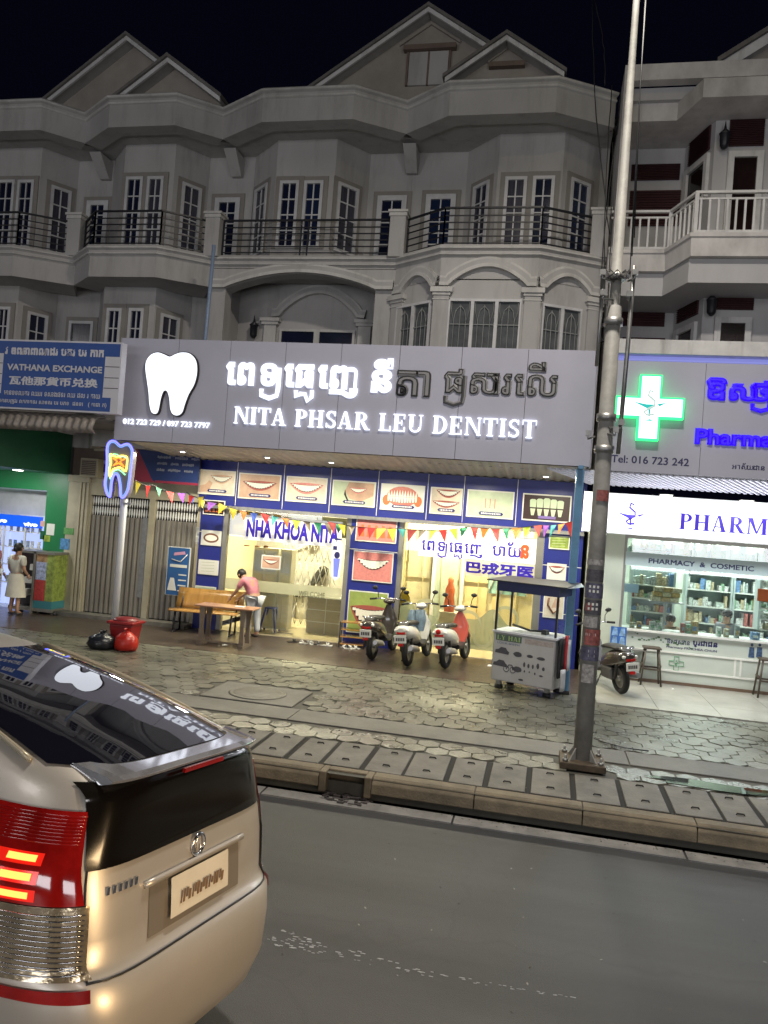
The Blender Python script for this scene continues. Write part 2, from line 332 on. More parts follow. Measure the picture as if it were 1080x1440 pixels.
# ================================================================ GROUND
M_asph=mat('asphalt',(.066,.067,.069),.5,var=.22,scale=.8,bump=.7,bscale=150,spec=.4)
def asph():
    nt=M_asph.node_tree; b=nt.nodes['Principled BSDF']; src=b.inputs['Base Color'].links[0].from_socket
    tc=nt.nodes.new('ShaderNodeTexCoord'); mp=nt.nodes.new('ShaderNodeMapping'); mp.inputs['Scale'].default_value=(.25,1.6,1)
    n=nt.nodes.new('ShaderNodeTexNoise'); n.inputs['Scale'].default_value=1.1; n.inputs['Detail'].default_value=7; r=nt.nodes.new('ShaderNodeValToRGB'); r.color_ramp.elements[0].position=.35; r.color_ramp.elements[0].color=(.62,.62,.62,1); r.color_ramp.elements[1].position=.62; r.color_ramp.elements[1].color=(1.05,1.05,1.05,1)
    v=nt.nodes.new('ShaderNodeTexVoronoi'); v.inputs['Scale'].default_value=210; r2=nt.nodes.new('ShaderNodeValToRGB'); r2.color_ramp.elements[0].color=(1.5,1.48,1.4,1); r2.color_ramp.elements[1].position=.28; r2.color_ramp.elements[1].color=(.92,.92,.92,1)
    v2=nt.nodes.new('ShaderNodeTexVoronoi'); v2.feature='DISTANCE_TO_EDGE'; v2.inputs['Scale'].default_value=.42; nz=nt.nodes.new('ShaderNodeTexNoise'); nz.inputs['Scale'].default_value=3; mxv=nt.nodes.new('ShaderNodeMixRGB'); mxv.inputs[0].default_value=.25
    r4=nt.nodes.new('ShaderNodeValToRGB'); r4.color_ramp.elements[0].color=(.84,.84,.84,1); r4.color_ramp.elements[1].position=.006; r4.color_ramp.elements[1].color=(1,1,1,1)
    L=nt.links.new; L(tc.outputs['Object'],mp.inputs[0]); L(mp.outputs[0],n.inputs[0]); L(n.outputs[0],r.inputs[0]); L(tc.outputs['Object'],v.inputs['Vector']); L(v.outputs[0],r2.inputs[0])
    L(tc.outputs['Object'],nz.inputs[0]); L(tc.outputs['Object'],mxv.inputs[1]); L(nz.outputs[1],mxv.inputs[2]); L(mxv.outputs[0],v2.inputs['Vector']); L(v2.outputs[0],r4.inputs[0])
    last=src
    for q in (r,r2,r4): x=nt.nodes.new('ShaderNodeMixRGB'); x.blend_type='MULTIPLY'; x.inputs[0].default_value=1; L(last,x.inputs[1]); L(q.outputs[0],x.inputs[2]); last=x.outputs[0]
    L(last,b.inputs['Base Color'])
asph()
M_conc=mat('worn_concrete',(.145,.137,.12),.7,var=.5,scale=2.2,world=True,bump=.5,bscale=45)
M_conc2=mat('stained_concrete_strip',(.13,.125,.11),.6,var=.5,scale=1.6,world=True,bump=.5,bscale=60)
M_kerb=mat('ochre_kerb_concrete',(.165,.135,.09),.75,var=.5,scale=3,world=True,bump=.5,bscale=50)
M_mort=mat('dark_joint_mortar',(.075,.072,.06),.8,var=.4,scale=3,world=True)
M_hex=[mat('paver_concrete_%s'%n,c,.27,var=.5,scale=1.6,bump=.7,bscale=40,spec=.5,world=True) for n,c in (('pale',(.150,.148,.118)),('mid',(.136,.134,.106)),('dark',(.122,.12,.096)))]
def sheet(name,x0,x1,y0,y1,z,mt,n=1):
    mb=MB(); mb.add([(x0,y0,z),(x1,y0,z),(x1,y1,z),(x0,y1,z)],[(0,1,2,3)],0,False); return mb.build(name,mt,kind='structure')
sheet('ground',-300,300,-300,300,-.32,M_mort)
road=sheet('road',-120,120,-14,7.36,-.24,M_asph)
gut=MB(); 
x=-30
while x<22:
    L=random.uniform(1.8,2.2); gut.box(x+.01,x+L-.01,7.17,7.36,-.3,-.228+random.uniform(0,.006)); x+=L
gut.build('gutter_strip',mat('pale_gutter_concrete',(.25,.245,.235),.7,var=.4,scale=4,bump=.4),kind='structure')
side=sheet('pavement',-60,40,7.42,15.0,-.019,M_mort)
# kerb stones
kerb=MB(); kerb.box(-30,22,7.47,7.5,-.24,-.10); kerb=kerb.build('kerb',M_mort,kind='structure')
drainX=(-2.25,-1.45)
def kerb_stone(x0,x1):
    mb=MB(); j=random.uniform(-.006,.006)
    pr=[(7.385+j,-.15),(7.40+j,-.055),(7.44+j,-.012),(7.47,0),(7.60,.0),(7.60,-.16),(7.47,-.17)]
    vs=[(x,y,z) for x in (x0+.004,x1-.004) for y,z in pr]; n=len(pr)
    mb.add(vs,[tuple(range(n)),tuple(range(n,2*n))]+[(i,(i+1)%n,(i+1)%n+n,i+n) for i in range(n)],0,False)
    return mb.build('kerb_stone',M_kerb,kerb,bevel=.008)
x=-1.47
while x<9: kerb_stone(x,x+1.0); x+=1.0
x=-2.0
while x>-14: kerb_stone(x-1.0,x); x-=1.0
# the broken-open gully in the kerb
mb=MB(); mb.box(-2.0,-1.93,7.39,7.6,-.2,0); mb.box(-1.54,-1.47,7.39,7.6,-.2,0); mb.box(-1.93,-1.54,7.5,7.6,-.03,0); mb.box(-1.93,-1.54,7.56,7.6,-.24,-.03)
mb.build('gully_mouth',M_kerb,kerb,bevel=.01)
mb=MB()
for k in range(60): 
    x=random.uniform(-1.95,-1.5); y=random.uniform(7.2,7.45); mb.box(x,x+random.uniform(.02,.07),y,y+random.uniform(.01,.03),-.235,-.225+random.uniform(0,.02))
mb.build('gully_litter',mat('litter',(.08,.07,.07),.5,var=.5),kind='stuff')
# drain cover slabs
mb=MB(); mb.add([(-30,7.62,-.014),(20,7.62,-.014),(20,8.475,-.014),(-30,8.475,-.014)],[(0,1,2,3)],0,False); mb.build('slot_shade_sheet',mat('painted_slot_shade',(.008,.007,.006),.9,var=0),kind='structure')  # flat black sheet, paints the shade of deep slots between the slabs
xs=[G(p,1085+ (p-640)*.13).x for p in (360,412,461,517,572,632,685,743,805,872,937,1005,1063,1130)]
dx=(xs[-1]-xs[0])/(len(xs)-1)
xs=[xs[0]-dx*k for k in range(14,0,-1)]+xs+[xs[-1]+dx*k for k in range(1,5)]
for i in range(len(xs)-1):
    a,b=xs[i]+.027,xs[i+1]-.027
    if i%7==3: b=xs[i+1]-.006
    mb=MB(); z=random.uniform(-.006,.006); j=random.uniform(-.012,.012); yy=8.46+random.uniform(-.015,.01)
    mb.prismz([(a,7.635),(b,7.635+j*.6),(b+j,yy),(a+j,yy)],-.09,z)
    o=mb.build('drain_cover',M_conc,side,bevel=.008)
    mb=MB(); cx=(a+b)/2
    mb.tube([(cx-.035,7.84,z-.002),(cx-.03,7.84,z+.012),(cx+.03,7.84,z+.012),(cx+.035,7.84,z-.002)],.008,6); mb.tube([(cx-.035,8.3,z-.002),(cx-.03,8.3,z+.012),(cx+.03,8.3,z+.012),(cx+.035,8.3,z-.002)],.008,6)
    mb.build('lifting_ring',M_soot,o)
# plain concrete strip
x=-26; 
while x<16:
    L=random.uniform(3.0,4.4); mb=MB(); z=random.uniform(-.004,.004); mb.box(x+.006,x+L-.006,9.07,9.62,-.06,z); mb.build('concrete_strip',M_conc2,side,bevel=.006); x+=L
# manhole
MHX,MHY=(-4.35,-3.05),(9.66,10.62)
mb=MB(); mb.box(MHX[0],MHX[1],MHY[0],MHY[1],-.06,.006); mh=mb.build('manhole_surround',M_conc2,side,bevel=.01)
mb=MB(); mb.lathe([(.40,.004),(.40,.012),(.37,.02),(.36,.014),(.33,.014),(.32,.02),(.001,.02)],32,((MHX[0]+MHX[1])/2,(MHY[0]+MHY[1])/2,0)); mb.build('manhole_lid',mat('cast_iron',(.12,.115,.10),.5,metal=.4,var=.4,scale=10,bump=.6,bscale=60),mh)
# hexagonal pavers
hs=.128; cells=[]
def hexpos(x0,x1,y0,y1,ph=0):
    r=0; y=y0+hs*.87
    while y<y1-hs*.5:
        x=x0+(hs*1.0 if r%2 else 0)
        while x<x1:
            cells.append((x,y)); x+=hs*2.0
        y+=hs*1.73; r+=1
hexpos(-12,7,8.5,9.0); hexpos(-14,8,9.66,12.9)
def incut(x,y):
    if MHX[0]-.12<x<MHX[1]+.12 and MHY[0]-.1<y<MHY[1]+.1: return True
    if (x-.57)**2+(y-8.72)**2<.30**2: return True
    if x>1.0 and y>12.2: return True
    return y>12.75 and x<1.0
def visible(x,y):
    v=Vector((x,y,0-CAMH)); d=v.dot(cf)
    px=540+FPX*v.dot(cr)/d; py=720-FPX*v.dot(cu)/d
    if not(-20<px<1100 and -20<py<1460): return False
    return not (px<380 and py>890+ (px)*.40)   # hidden by the car
meshes=[]
for k in range(9):
    mb=MB(); r=hs*1.11; r*=1-.02*(k%3)
    top=[(r*math.cos(R(30+60*i))*.99,r*math.sin(R(30+60*i))*.99,-.004+random.uniform(-.003,.004)) for i in range(6)]
    bot=[(p[0]*1.035,p[1]*1.035,-.05) for p in top]; mid=[(p[0]*1.03,p[1]*1.03,-.013) for p in top]
    mb.add(top+mid+bot,[tuple(range(6))]+[(i,(i+1)%6,(i+1)%6+6,i+6) for i in range(6)]+[(i+6,(i+1)%6+6,(i+1)%6+12,i+12) for i in range(6)],0,False)
    o=mb.build('paver',M_hex[k%3],side); meshes.append(o.data); bpy.data.objects.remove(o)
cells=[c for c in cells if not incut(*c)]
vis=sorted([c for c in cells if visible(*c)],key=lambda c:c[1])
near=set(vis[:296])
rest=MB()
for c in cells:
    z=random.uniform(-.006,.005); tx,ty=random.uniform(-.02,.02),random.uniform(-.02,.02)
    if c in near:
        o=bpy.data.objects.new('paver',random.choice(meshes)); COL.objects.link(o); o.location=(c[0],c[1],z); o.rotation_euler=(tx,ty,random.uniform(-.03,.03)); o.parent=side
    else:
        r=hs*1.10; k=random.choice((0,0,1,1,1,2))
        top=[(c[0]+r*math.cos(R(30+60*i)),c[1]+r*math.sin(R(30+60*i)),z+tx*r*math.cos(R(30+60*i))-.004) for i in range(6)]
        bot=[(p[0],p[1],-.04) for p in [(c[0]+(q[0]-c[0])*1.035,c[1]+(q[1]-c[1])*1.035) for q in top]]
        rest.add(top+bot,[tuple(range(6))]+[(i,(i+1)%6,(i+1)%6+6,i+6) for i in range(6)],k,False)
rest.build('paver_field',M_hex,side,kind='stuff')
# brown brick paving in front of the shops, pale polished floor before the pharmacy
def brickmat():
    m=mat('brown_brick_paving',(.105,.07,.048),.3,var=.3,scale=3,spec=.55); nt=m.node_tree; b=nt.nodes['Principled BSDF']
    tc=nt.nodes.new('ShaderNodeTexCoord'); br=nt.nodes.new('ShaderNodeTexBrick'); br.inputs['Scale'].default_value=7; br.inputs['Mortar Size'].default_value=.035
    br.inputs['Color1'].default_value=(.135,.095,.068,1); br.inputs['Color2'].default_value=(.085,.06,.046,1); br.inputs['Mortar'].default_value=(.03,.028,.025,1)
    n=nt.nodes.new('ShaderNodeTexNoise'); n.inputs['Scale'].default_value=2; n.inputs['Detail'].default_value=5
    mx=nt.nodes.new('ShaderNodeMixRGB'); mx.blend_type='MULTIPLY'; mx.inputs[0].default_value=.6
    nt.links.new(tc.outputs['Object'],br.inputs[0]); nt.links.new(tc.outputs['Object'],n.inputs[0]); nt.links.new(br.outputs[0],mx.inputs[1]); nt.links.new(n.outputs[0],mx.inputs[2]); nt.links.new(mx.outputs[0],b.inputs['Base Color'])
    bp=nt.nodes.new('ShaderNodeBump'); bp.inputs['Strength'].default_value=.6; bp.inputs['Distance'].default_value=.01
    ad=nt.nodes.new('ShaderNodeMath'); ad.operation='ADD'; n3=nt.nodes.new('ShaderNodeTexNoise'); n3.inputs['Scale'].default_value=9; nt.links.new(tc.outputs['Object'],n3.inputs[0])
    nt.links.new(br.outputs[1],ad.inputs[0]); nt.links.new(n3.outputs[0],ad.inputs[1]); nt.links.new(ad.outputs[0],bp.inputs['Height']); bp.invert=True; nt.links.new(bp.outputs[0],b.inputs['Normal'])
    return m
mb=MB(); mb.box(-60,.96,12.72,15.0,-.05,0.0); mb.build('brick_paving',brickmat(),kind='structure')
M_pol=mat('polished_pale_terrazzo',(.36,.36,.32),.22,var=.15,scale=2,spec=.5)
mb=MB(); x=1.0
for i in range(9):
    for j in range(4): mb.box(.965+i*.9,.965+i*.9+.894,12.22+j*.75,12.22+j*.75+.745,-.05,-.001)
mb.build('pharmacy_forecourt',M_pol,kind='structure')
# puddle by the drain covers
mb=MB(); pts=[]
for k in range(28):
    a=2*PI*k/28; rr=1+.22*math.sin(3*a+1)+.12*math.sin(7*a); pts.append((2.1+1.15*rr*math.cos(a)*(1 if math.cos(a)>0 else .75),8.66+.12*rr*math.sin(a),.0))
mb.add([(p[0],p[1],.006) for p in pts],[tuple(range(28))],0,False); mb.build('puddle',mat('still_water',(.02,.02,.02),.03,var=0,spec=.9),kind='structure')
# worn paint flecks on the road
mb=MB()
fa,fb,fc=G(388,1318,-.24),G(590,1368,-.24),G(810,1405,-.24)
for k in range(110):
    t=random.random()**1.6; q=(fa.lerp(fb,t*2) if t<.5 else fb.lerp(fc,t*2-1)); sp_=.09*(1-t)**2+.012; x=q.x+random.uniform(-.05,.05); y=q.y+random.uniform(-sp_,sp_)
    w_=random.uniform(.004,.02); mb.box(x,x+w_*1.8,y,y+w_*.35,-.239,-.2368)
mb.build('road_paint_flecks',mat('worn_road_paint',(.42,.43,.46),.35,var=.2),kind='stuff')

# ================================================================ UPPER HOUSES
YR,YB=14.17,13.58           # recess edge and bulge of cornice / balcony
F_R,F_B=FY(YR),FY(YB)
XA,XB,XC,XD,XE=-13.6,-9.85,-6.80,-3.08,.71
ZBAL=7.50; ZC=10.50
def X(px,py,Y): return FY(Y).uv(px,py)[0]
def Z(px,py,Y): return FY(Y).uv(px,py)[1]
CORN=[(-.35,ZC-.02),(.02,ZC-.02),(.06,ZC-.06),(.06,ZC-.11),(.02,ZC-.13),(.02,ZC-.17),(.04,ZC-.19),(.0,ZC-.23),(0,ZC-.66),(-.35,ZC-.66)]
M_paneV=[M_pane,M_pane,mat('pane_with_curtain',(.05,.05,.07),.15,var=.5,scale=9,stretch=(4,4,.3),spec=.8),mat('pane_blue_dark',(.012,.02,.055),.1,var=.3,spec=.8)]
wrnd=random.Random(4); wcount=[0]
def window(parent,fr,u0,u1,v0,v1,cols=2,rows=4,surr=.09,fw=.06,pane=None,mname='window',depth=.05):
    mb=MB(fr.M); d=depth
    mb.box(u0,u0+fw,v0,v1,0,d); mb.box(u1-fw,u1,v0,v1,0,d); mb.box(u0+fw,u1-fw,v0,v0+fw,0,d); mb.box(u0+fw,u1-fw,v1-fw,v1,0,d)
    a,b,c,e=u0+fw,u1-fw,v0+fw,v1-fw
    for k in range(1,cols): x=a+(b-a)*k/cols; mb.box(x-.012,x+.012,c,e,.005,d-.02)
    for k in range(1,rows): z=c+(e-c)*k/rows; mb.box(a,b,z-.012,z+.012,.006,d-.022)
    o=mb.build(mname,M_wwood,parent)
    q=MB(fr.M); q.box(a,b,c,e,-.01,.008); q.build('pane',pane or wrnd.choice(M_paneV),o)
    if surr:
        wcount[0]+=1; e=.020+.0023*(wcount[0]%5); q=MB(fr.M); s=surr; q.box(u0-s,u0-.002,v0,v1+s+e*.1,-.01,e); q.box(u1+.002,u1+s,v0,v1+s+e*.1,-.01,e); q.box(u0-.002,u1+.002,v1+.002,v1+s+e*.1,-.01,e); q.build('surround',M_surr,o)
    return o
def winpx(parent,fr,pts,**k):
    u0,u1,v0,v1=fr.box(pts); return window(parent,fr,u0,u1,v0,v1,**k)
def wallpath(mb,path,z0,z1,th=.2):
    mb.sweep(path,[(0,z0),(0,z1),(-th,z1),(-th,z0)])
def railing(parent,path,z0,z1,nr=6):
    mb=MB()
    o=None
    P=[Vector((p[0],p[1])) for p in path]
    top=MB(); top.sweep(path,[(.02,z1-.03),(.02,z1),(-.02,z1),(-.02,z1-.03)]); rl=top.build('railing',M_iron,parent)
    for k in range(nr-1):
        z=z0+.05+(z1-z0-.08)*k/(nr-1); q=MB(); q.sweep(path,[(.009,z-.010),(.009,z+.010),(-.009,z+.010),(-.009,z-.010)]); q.build('rail',M_iron,rl)
    for i in range(len(P)-1):
        L=(P[i+1]-P[i]).length; n=max(1,round(L/1.35))
        for k in range(n+1):
            for e in ((-.07,.07) if 0<k<n else (0,)):
                p=P[i]+(P[i+1]-P[i])*(k/n)+(P[i+1]-P[i]).normalized()*e
                q=MB(); q.box(p.x-.013,p.x+.013,p.y-.013,p.y+.013,z0,z1-.03); q.build('rail_post',M_iron,rl)
    return rl
def post(parent,x,y,z0,z1):
    mb=MB(); mb.box(x-.15,x+.15,y-.14,y+.14,z0,z1); mb.build('balcony_post',M_wall,parent,bevel=.01)
    mb=MB(); mb.box(x-.19,x+.19,y-.18,y+.18,z1,z1+.05); mb.box(x-.17,x+.17,y-.16,y+.16,z1-.07,z1-.001); mb.build('post_cap',M_trim,parent,bevel=.008)
# bulge X breaks (from the photograph, on plane YB)
bul={'A':(X(-80,135,YB),X(60,135,YB)),'B':(X(156,131,YB),X(250,131,YB)),'C':(X(372,118,YB),X(500,114,YB)),'D':(X(635,107,YB),X(785,102,YB))}
units={'A':(XA,XB),'B':(XB,XC),'C':(XC,XD),'D':(XD,XE)}
labels={'A':'grey row house at the far left behind the blue exchange sign','B':'grey row house whose black curved balcony hangs left of the light blue pipe','C':'grey row house with a straight balcony over one wide arch','D':'grey row house with a bowed balcony over three arched windows'}
HOUSE={}
YW=15.05; YBW=14.4      # upper wall planes: recess, bay
bay={'A':(-12.9,-12.35,-10.75,-10.35)}
def bx(a,b,c,d): return (X(*a,YW),X(*b,YBW),X(*c,YBW),X(*d,YW))
bay['B']=bx((158,270),(172,270),(243,270),(292,280)); bay['C']=bx((357,260),(387,260),(470,260),(518,270)); bay['D']=bx((655,270),(699,260),(790,260),(842,270))
bay['A']=(bay['B'][0]-3.62,bay['B'][1]-3.42,X(55,270,YBW),X(108,280,YW))
for k in 'ABCD':
    xl,xr=units[k]; h=thing('row_house',labels[k],'house',((xl+xr)/2,15,0),group='grey row houses above the shops'); HOUSE[k]=h
    b0,b1=bul[k]
    mb=MB(); path=[(xl,YR),(b0,YB),(b1,YB),(xr,YR)]
    # weather: cornice in two lengths of trim, band below
    mb.sweep(path,CORN); mb.build('cornice',M_wall,h)
    mb=MB(); mb.sweep(path,[(.065,ZC-.06),(.085,ZC-.07),(.085,ZC-.10),(.065,ZC-.11)]); mb.sweep(path,[(.03,ZC-.215),(.045,ZC-.20),(.045,ZC-.185),(.03,ZC-.18)]); mb.build('cornice_moulding',M_trim,h)
    mb=MB(); mb.prismz([(xl+.002,YR+.3),(b0,YB+.3),(b1,YB+.3),(xr-.002,YR+.3),(xr-.002,YW+3),(xl+.002,YW+3)],ZC-.6,ZC-.5); mb.build('eaves_slab',M_wall,h)
    a0,a1,a2,a3=bay[k]
    wp=[(xl+.001,YW),(a0,YW),(a1,YBW),(a2,YBW),(a3,YW),(xr-.001,YW)]
    if abs(xl-a0)<.1 or a0<xl: wp=wp[1:]; wp[0]=(xl+.001,YW)
    mb=MB(); wallpath(mb,wp,ZBAL-.1,ZC-.5); mb.build('upper_wall',M_wall,h)
    # bracket at the party wall
    if k!='A':
        mb=MB(); mb.add([(xl-.11,YW+.02,9.45),(xl+.11,YW+.02,9.45),(xl+.13,YW+.02,ZC-.66),(xl-.13,YW+.02,ZC-.66),(xl-.13,YR+.35,ZC-.66),(xl+.13,YR+.35,ZC-.66),(xl+.11,YW-.1,9.45),(xl-.11,YW-.1,9.45)],[(0,1,2,3),(4,5,6,7),(0,3,4,7),(1,6,5,2),(0,7,6,1),(3,2,5,4)],0,False); mb.build('eaves_bracket',M_wall,h)
    mb=MB(); mb.box(xl+.003,xr-.003,YW+3,YW+3.2,0,ZC); mb.box(xl+.003,xl+.15,YW+.2,YW+3,5.0,ZC-.6); mb.build('rear_wall',M_wall,h)
FA={k:(Frame((bay[k][0],YW),(bay[k][1],YBW)),Frame((bay[k][1],YBW),(bay[k][2],YBW)),Frame((bay[k][2],YBW),(bay[k][3],YW))) for k in bay}
FWv=FY(YW)
def ang(h,fr,x0,yt0,x1,yt1,yb0,**k):  # window on an oblique wall: px corner columns, top edge and bottom
    u0=fr.uv(x0,yt0)[0]; u1=fr.uv(x1,yt1)[0]; v1=(fr.uv(x0,yt0)[1]+fr.uv(x1,yt1)[1])/2; v0=fr.uv(x0,yb0)[1]
    if u0>u1: u0,u1=u1,u0
    return window(h,fr,u0,u1,v0,v1,**k)
H=HOUSE
# --- top storey windows. Height is the same all along
def topwin(h,fr,pxa,pya,pxb,pyb,v0=7.72,v1=None,**k):
    u0=fr.uv(pxa,pya)[0]; u1=fr.uv(pxb,pyb)[0]; return window(h,fr,u0,u1,v0,v1 or (fr.uv(pxa,pya)[1]+fr.uv(pxb,pyb)[1])/2,**k)
topwin(H['D'],FA['D'][0],668,262,690,255)
topwin(H['D'],FA['D'][1],711,250,742,249); topwin(H['D'],FA['D'][1],750,249,781,248); topwin(H['D'],FA['D'][2],802,252,829,258)
topwin(H['D'],FWv,600,274,642,274,v0=7.5,cols=2,rows=6,fw=.1)
topwin(H['C'],FWv,532,276,573,276,v0=7.5,cols=2,rows=6,fw=.1); topwin(H['C'],FWv,304,279,339,279,v0=7.5,cols=2,rows=6,fw=.1)
topwin(H['C'],FA['C'][0],361,266,378,260); topwin(H['C'],FA['C'][1],395,255,422,255); topwin(H['C'],FA['C'][1],429,255,456,255); topwin(H['C'],FA['C'][2],475,258,504,265)
topwin(H['B'],FWv,124,283,154,283,v0=7.5,cols=2,rows=6,fw=.1)
topwin(H['B'],FA['B'][1],179,250,203,249); topwin(H['B'],FA['B'][1],209,249,232,249); topwin(H['B'],FA['B'][2],256,256,283,266)
topwin(H['A'],FA['A'][1],-2,254,23,254); topwin(H['A'],FA['A'][1],27,254,50,254); topwin(H['A'],FA['A'][2],72,259,100,271)
# --- balconies
def balprof(zt): return [(-.9,zt),(.05,zt),(.07,zt-.04),(.07,zt-.08),(.03,zt-.11),(.03,zt-.15),(.05,zt-.17),(.0,zt-.22),(0,zt-.62),(-.9,zt-.62)]
def baltrim(path,h,zt):
    mb=MB(); mb.sweep(path,[(.072,zt-.045),(.086,zt-.05),(.086,zt-.075),(.072,zt-.08)]); mb.sweep(path,[(.045,zt-.19),(.066,zt-.18),(.066,zt-.165),(.045,zt-.155)]); mb.build('balcony_moulding',M_trim,h)
bx0={'A':(X(-70,343,YB),X(20,343,YB)),'B':(X(128,342,YB),X(222,341,YB)),'D':(X(622,343,YB),X(760,342,YB))}
for k in 'ABD':
    xl,xr=units[k]; b0,b1=bx0[k]; path=[(xl,YR),(b0,YB),(b1,YB),(xr,YR)]
    mb=MB(); mb.sweep(path,balprof(ZBAL)); mb.build('balcony_slab',M_wall,H[k]); baltrim(path,H[k],ZBAL)
    railing(H[k],[(xl+.18,YR),(b0,YB+.08),(b1,YB+.08),(xr-.18,YR)],ZBAL+.02,ZBAL+.72)
path=[(XC,YR),(XD,YR)]
mb=MB(); mb.sweep([(XC+.001,YR),(XD-.001,YR)],balprof(ZBAL)[:8]+[(0,ZBAL-.25),(-.9,ZBAL-.25)]); mb.build('balcony_slab',M_wall,H['C']); baltrim([(XC+.001,YR),(XD-.001,YR)],H['C'],ZBAL)
railing(H['C'],[(XC+.18,YR),(XD-.18,YR)],ZBAL+.02,ZBAL+.72)
for k,x in (('A',XB),('B',XC),('C',XD),('D',XE-.12)): post(H[k],x,YR-.02,ZBAL-.05,ZBAL+.78)
# --- middle storey: A, B bays
ZM0=3.4
FA2={}
for k,(pxs) in {'B':((143,440),(205,440),(272,440),(135,440))}.items(): pass
YW2=15.0; YB2=14.25
mid={'B':(X(141,420,YW2),X(146,420,YB2),X(219,420,YB2),X(270,430,YW2))}
mid['A']=(XA+.2,X(-60,430,YB2),X(25,430,YB2),X(80,440,YW2))
for k in 'AB':
    xl,xr=units[k]; a0,a1,a2,a3=mid[k]; wp=[(xl+.001,YW2),(a0,YW2),(a1,YB2),(a2,YB2),(a3,YW2),(xr-.001,YW2)]
    mb=MB(); wallpath(mb,wp,3.6,ZBAL-.3); mb.build('middle_wall',M_wall,H[k])
    FA2[k]=(None,Frame((a1,YB2),(a2,YB2)),Frame((a2,YB2),(a3,YW2)))
FW2=FY(YW2)
def midwin(h,fr,pxa,pya,pxb,pyb,**k):
    return topwin(h,fr,pxa,pya,pxb,pyb,v0=4.9,**k)
midwin(H['B'],FA2['B'][1],152,434,173,434); midwin(H['B'],FA2['B'][1],183,434,204,434); midwin(H['B'],FA2['B'][2],225,441,252,447)
midwin(H['A'],FA2['A'][1],-22,432,-6,432); midwin(H['A'],FA2['A'][1],-2,432,17,432); midwin(H['A'],FA2['A'][2],38,438,67,444)
midwin(H['B'],FW2,99,452,133,452,cols=1,rows=3,v1=None)
# --- C: wide arch with recess
def arch_pts(x0,x1,zs,zt,n=24):
    cx=(x0+x1)/2; rx=(x1-x0)/2; return [(cx-rx*math.cos(PI*k/n),zs+(zt-zs)*math.sin(PI*k/n)**.9) for k in range(n+1)]
zs=Z(330,405,YR)-.02; zt=Z(440,384,YR)-.02
ax0,ax1=X(318,400,YR),X(528,410,YR)
FRc=F_R
ap=[(ax0+(ax1-ax0)*k/24, zs+(zt-zs)*(math.sin(PI*k/24)**.85)) for k in range(25)]
mb=MB(FRc.M)
for i in range(24):
    (xa,za),(xb,zb)=ap[i],ap[i+1]; mb.add([(xa,za,0),(xb,zb,0),(xb,ZBAL-.24,0),(xa,ZBAL-.24,0),(xa,za,-.3),(xb,zb,-.3)],[(0,1,2,3),(0,4,5,1)],0,False)
mb.box(XC+.001,ax0,3.6,ZBAL-.24,-.3,0); mb.box(ax1,XD-.001,3.6,ZBAL-.24,-.3,0)
mb.build('arch_wall',M_wall,H['C'])
def arch_mould(h,fr,pts,name='arch_moulding',w0=.0):
    for dz,t,w,mt in ((.10,.05,.07,M_wall),(.035,.03,.10,M_trim),(.17,.022,.055,M_trim)):
        mb=MB(fr.M); rows=[]
        for i,(x,z) in enumerate(pts):
            a=pts[max(0,i-1)]; b=pts[min(len(pts)-1,i+1)]; d=Vector((b[0]-a[0],b[1]-a[1])).normalized(); n=Vector((-d.y,d.x))
            q0=(x+n.x*(dz-t),z+n.y*(dz-t)); q1=(x+n.x*(dz+t),z+n.y*(dz+t)); rows.append([(q0[0],q0[1],w0),(q0[0],q0[1],w0+w),(q1[0],q1[1],w0+w),(q1[0],q1[1],w0)])
        mb.grid(rows,closed=True,smooth=False); mb.build(name,mt,h)
ext=[(XC+.02,zs)]+ap+[(XD-.02,zs)]
arch_mould(H['C'],FRc,ext)
mb=MB(); mb.box(XC+.02,XD-.02,YR+1.0,YR+1.2,3.6,ZBAL); mb.box(XC+.02,XC+.2,YR+.3,YR+1.0,3.6,ZBAL-.3);mb.box(XD-.2,XD-.02,YR+.3,YR+1.0,3.6,ZBAL-.3); mb.build('loggia_wall',M_wall,H['C'])
FL=FY(YR+1.0)
u0,u1,v0,v1=FL.box([(392,462),(498,466),(392,520),(498,520)])
mb=MB(FL.M); fw=.05
mb.box(u0,u1,v1-fw,v1,0,.05); mb.box(u0,u0+fw,4.0,v1-fw,0,.05); mb.box(u1-fw,u1,4.0,v1-fw,0,.05); um=(u0+u1)/2; mb.box(um-.06,um+.06,4.0,v1-fw,0,.05); o=mb.build('loggia_door',M_trim,H['C'])
for a,b in ((u0+fw,um-.06),(um+.06,u1-fw)): q=MB(FL.M); q.box(a,b,4.0,v1-fw,0,.02); q.build('pane',M_pane,o)
zc=v1+.05; c0,c1=u0-.32,u1+.32
ap2=[(c0+.14,zc+.18)]+[(c0+.3+(c1-c0-.6)*k/16,zc+.2+.48*math.sin(PI*k/16)**.85) for k in range(17)]+[(c1-.14,zc+.18)]
arch_mould(H['C'],FL,ap2)
for x in (c0+.12,c1-.12):
    mb=MB(FL.M); mb.box(x-.13,x+.13,3.9,zc+.08,0,.08); mb.box(x-.18,x+.18,zc+.02,zc+.08,.0,.12); mb.box(x-.21,x+.21,zc+.082,zc+.15,0,.15); mb.build('pilaster',M_trim,H['C'])
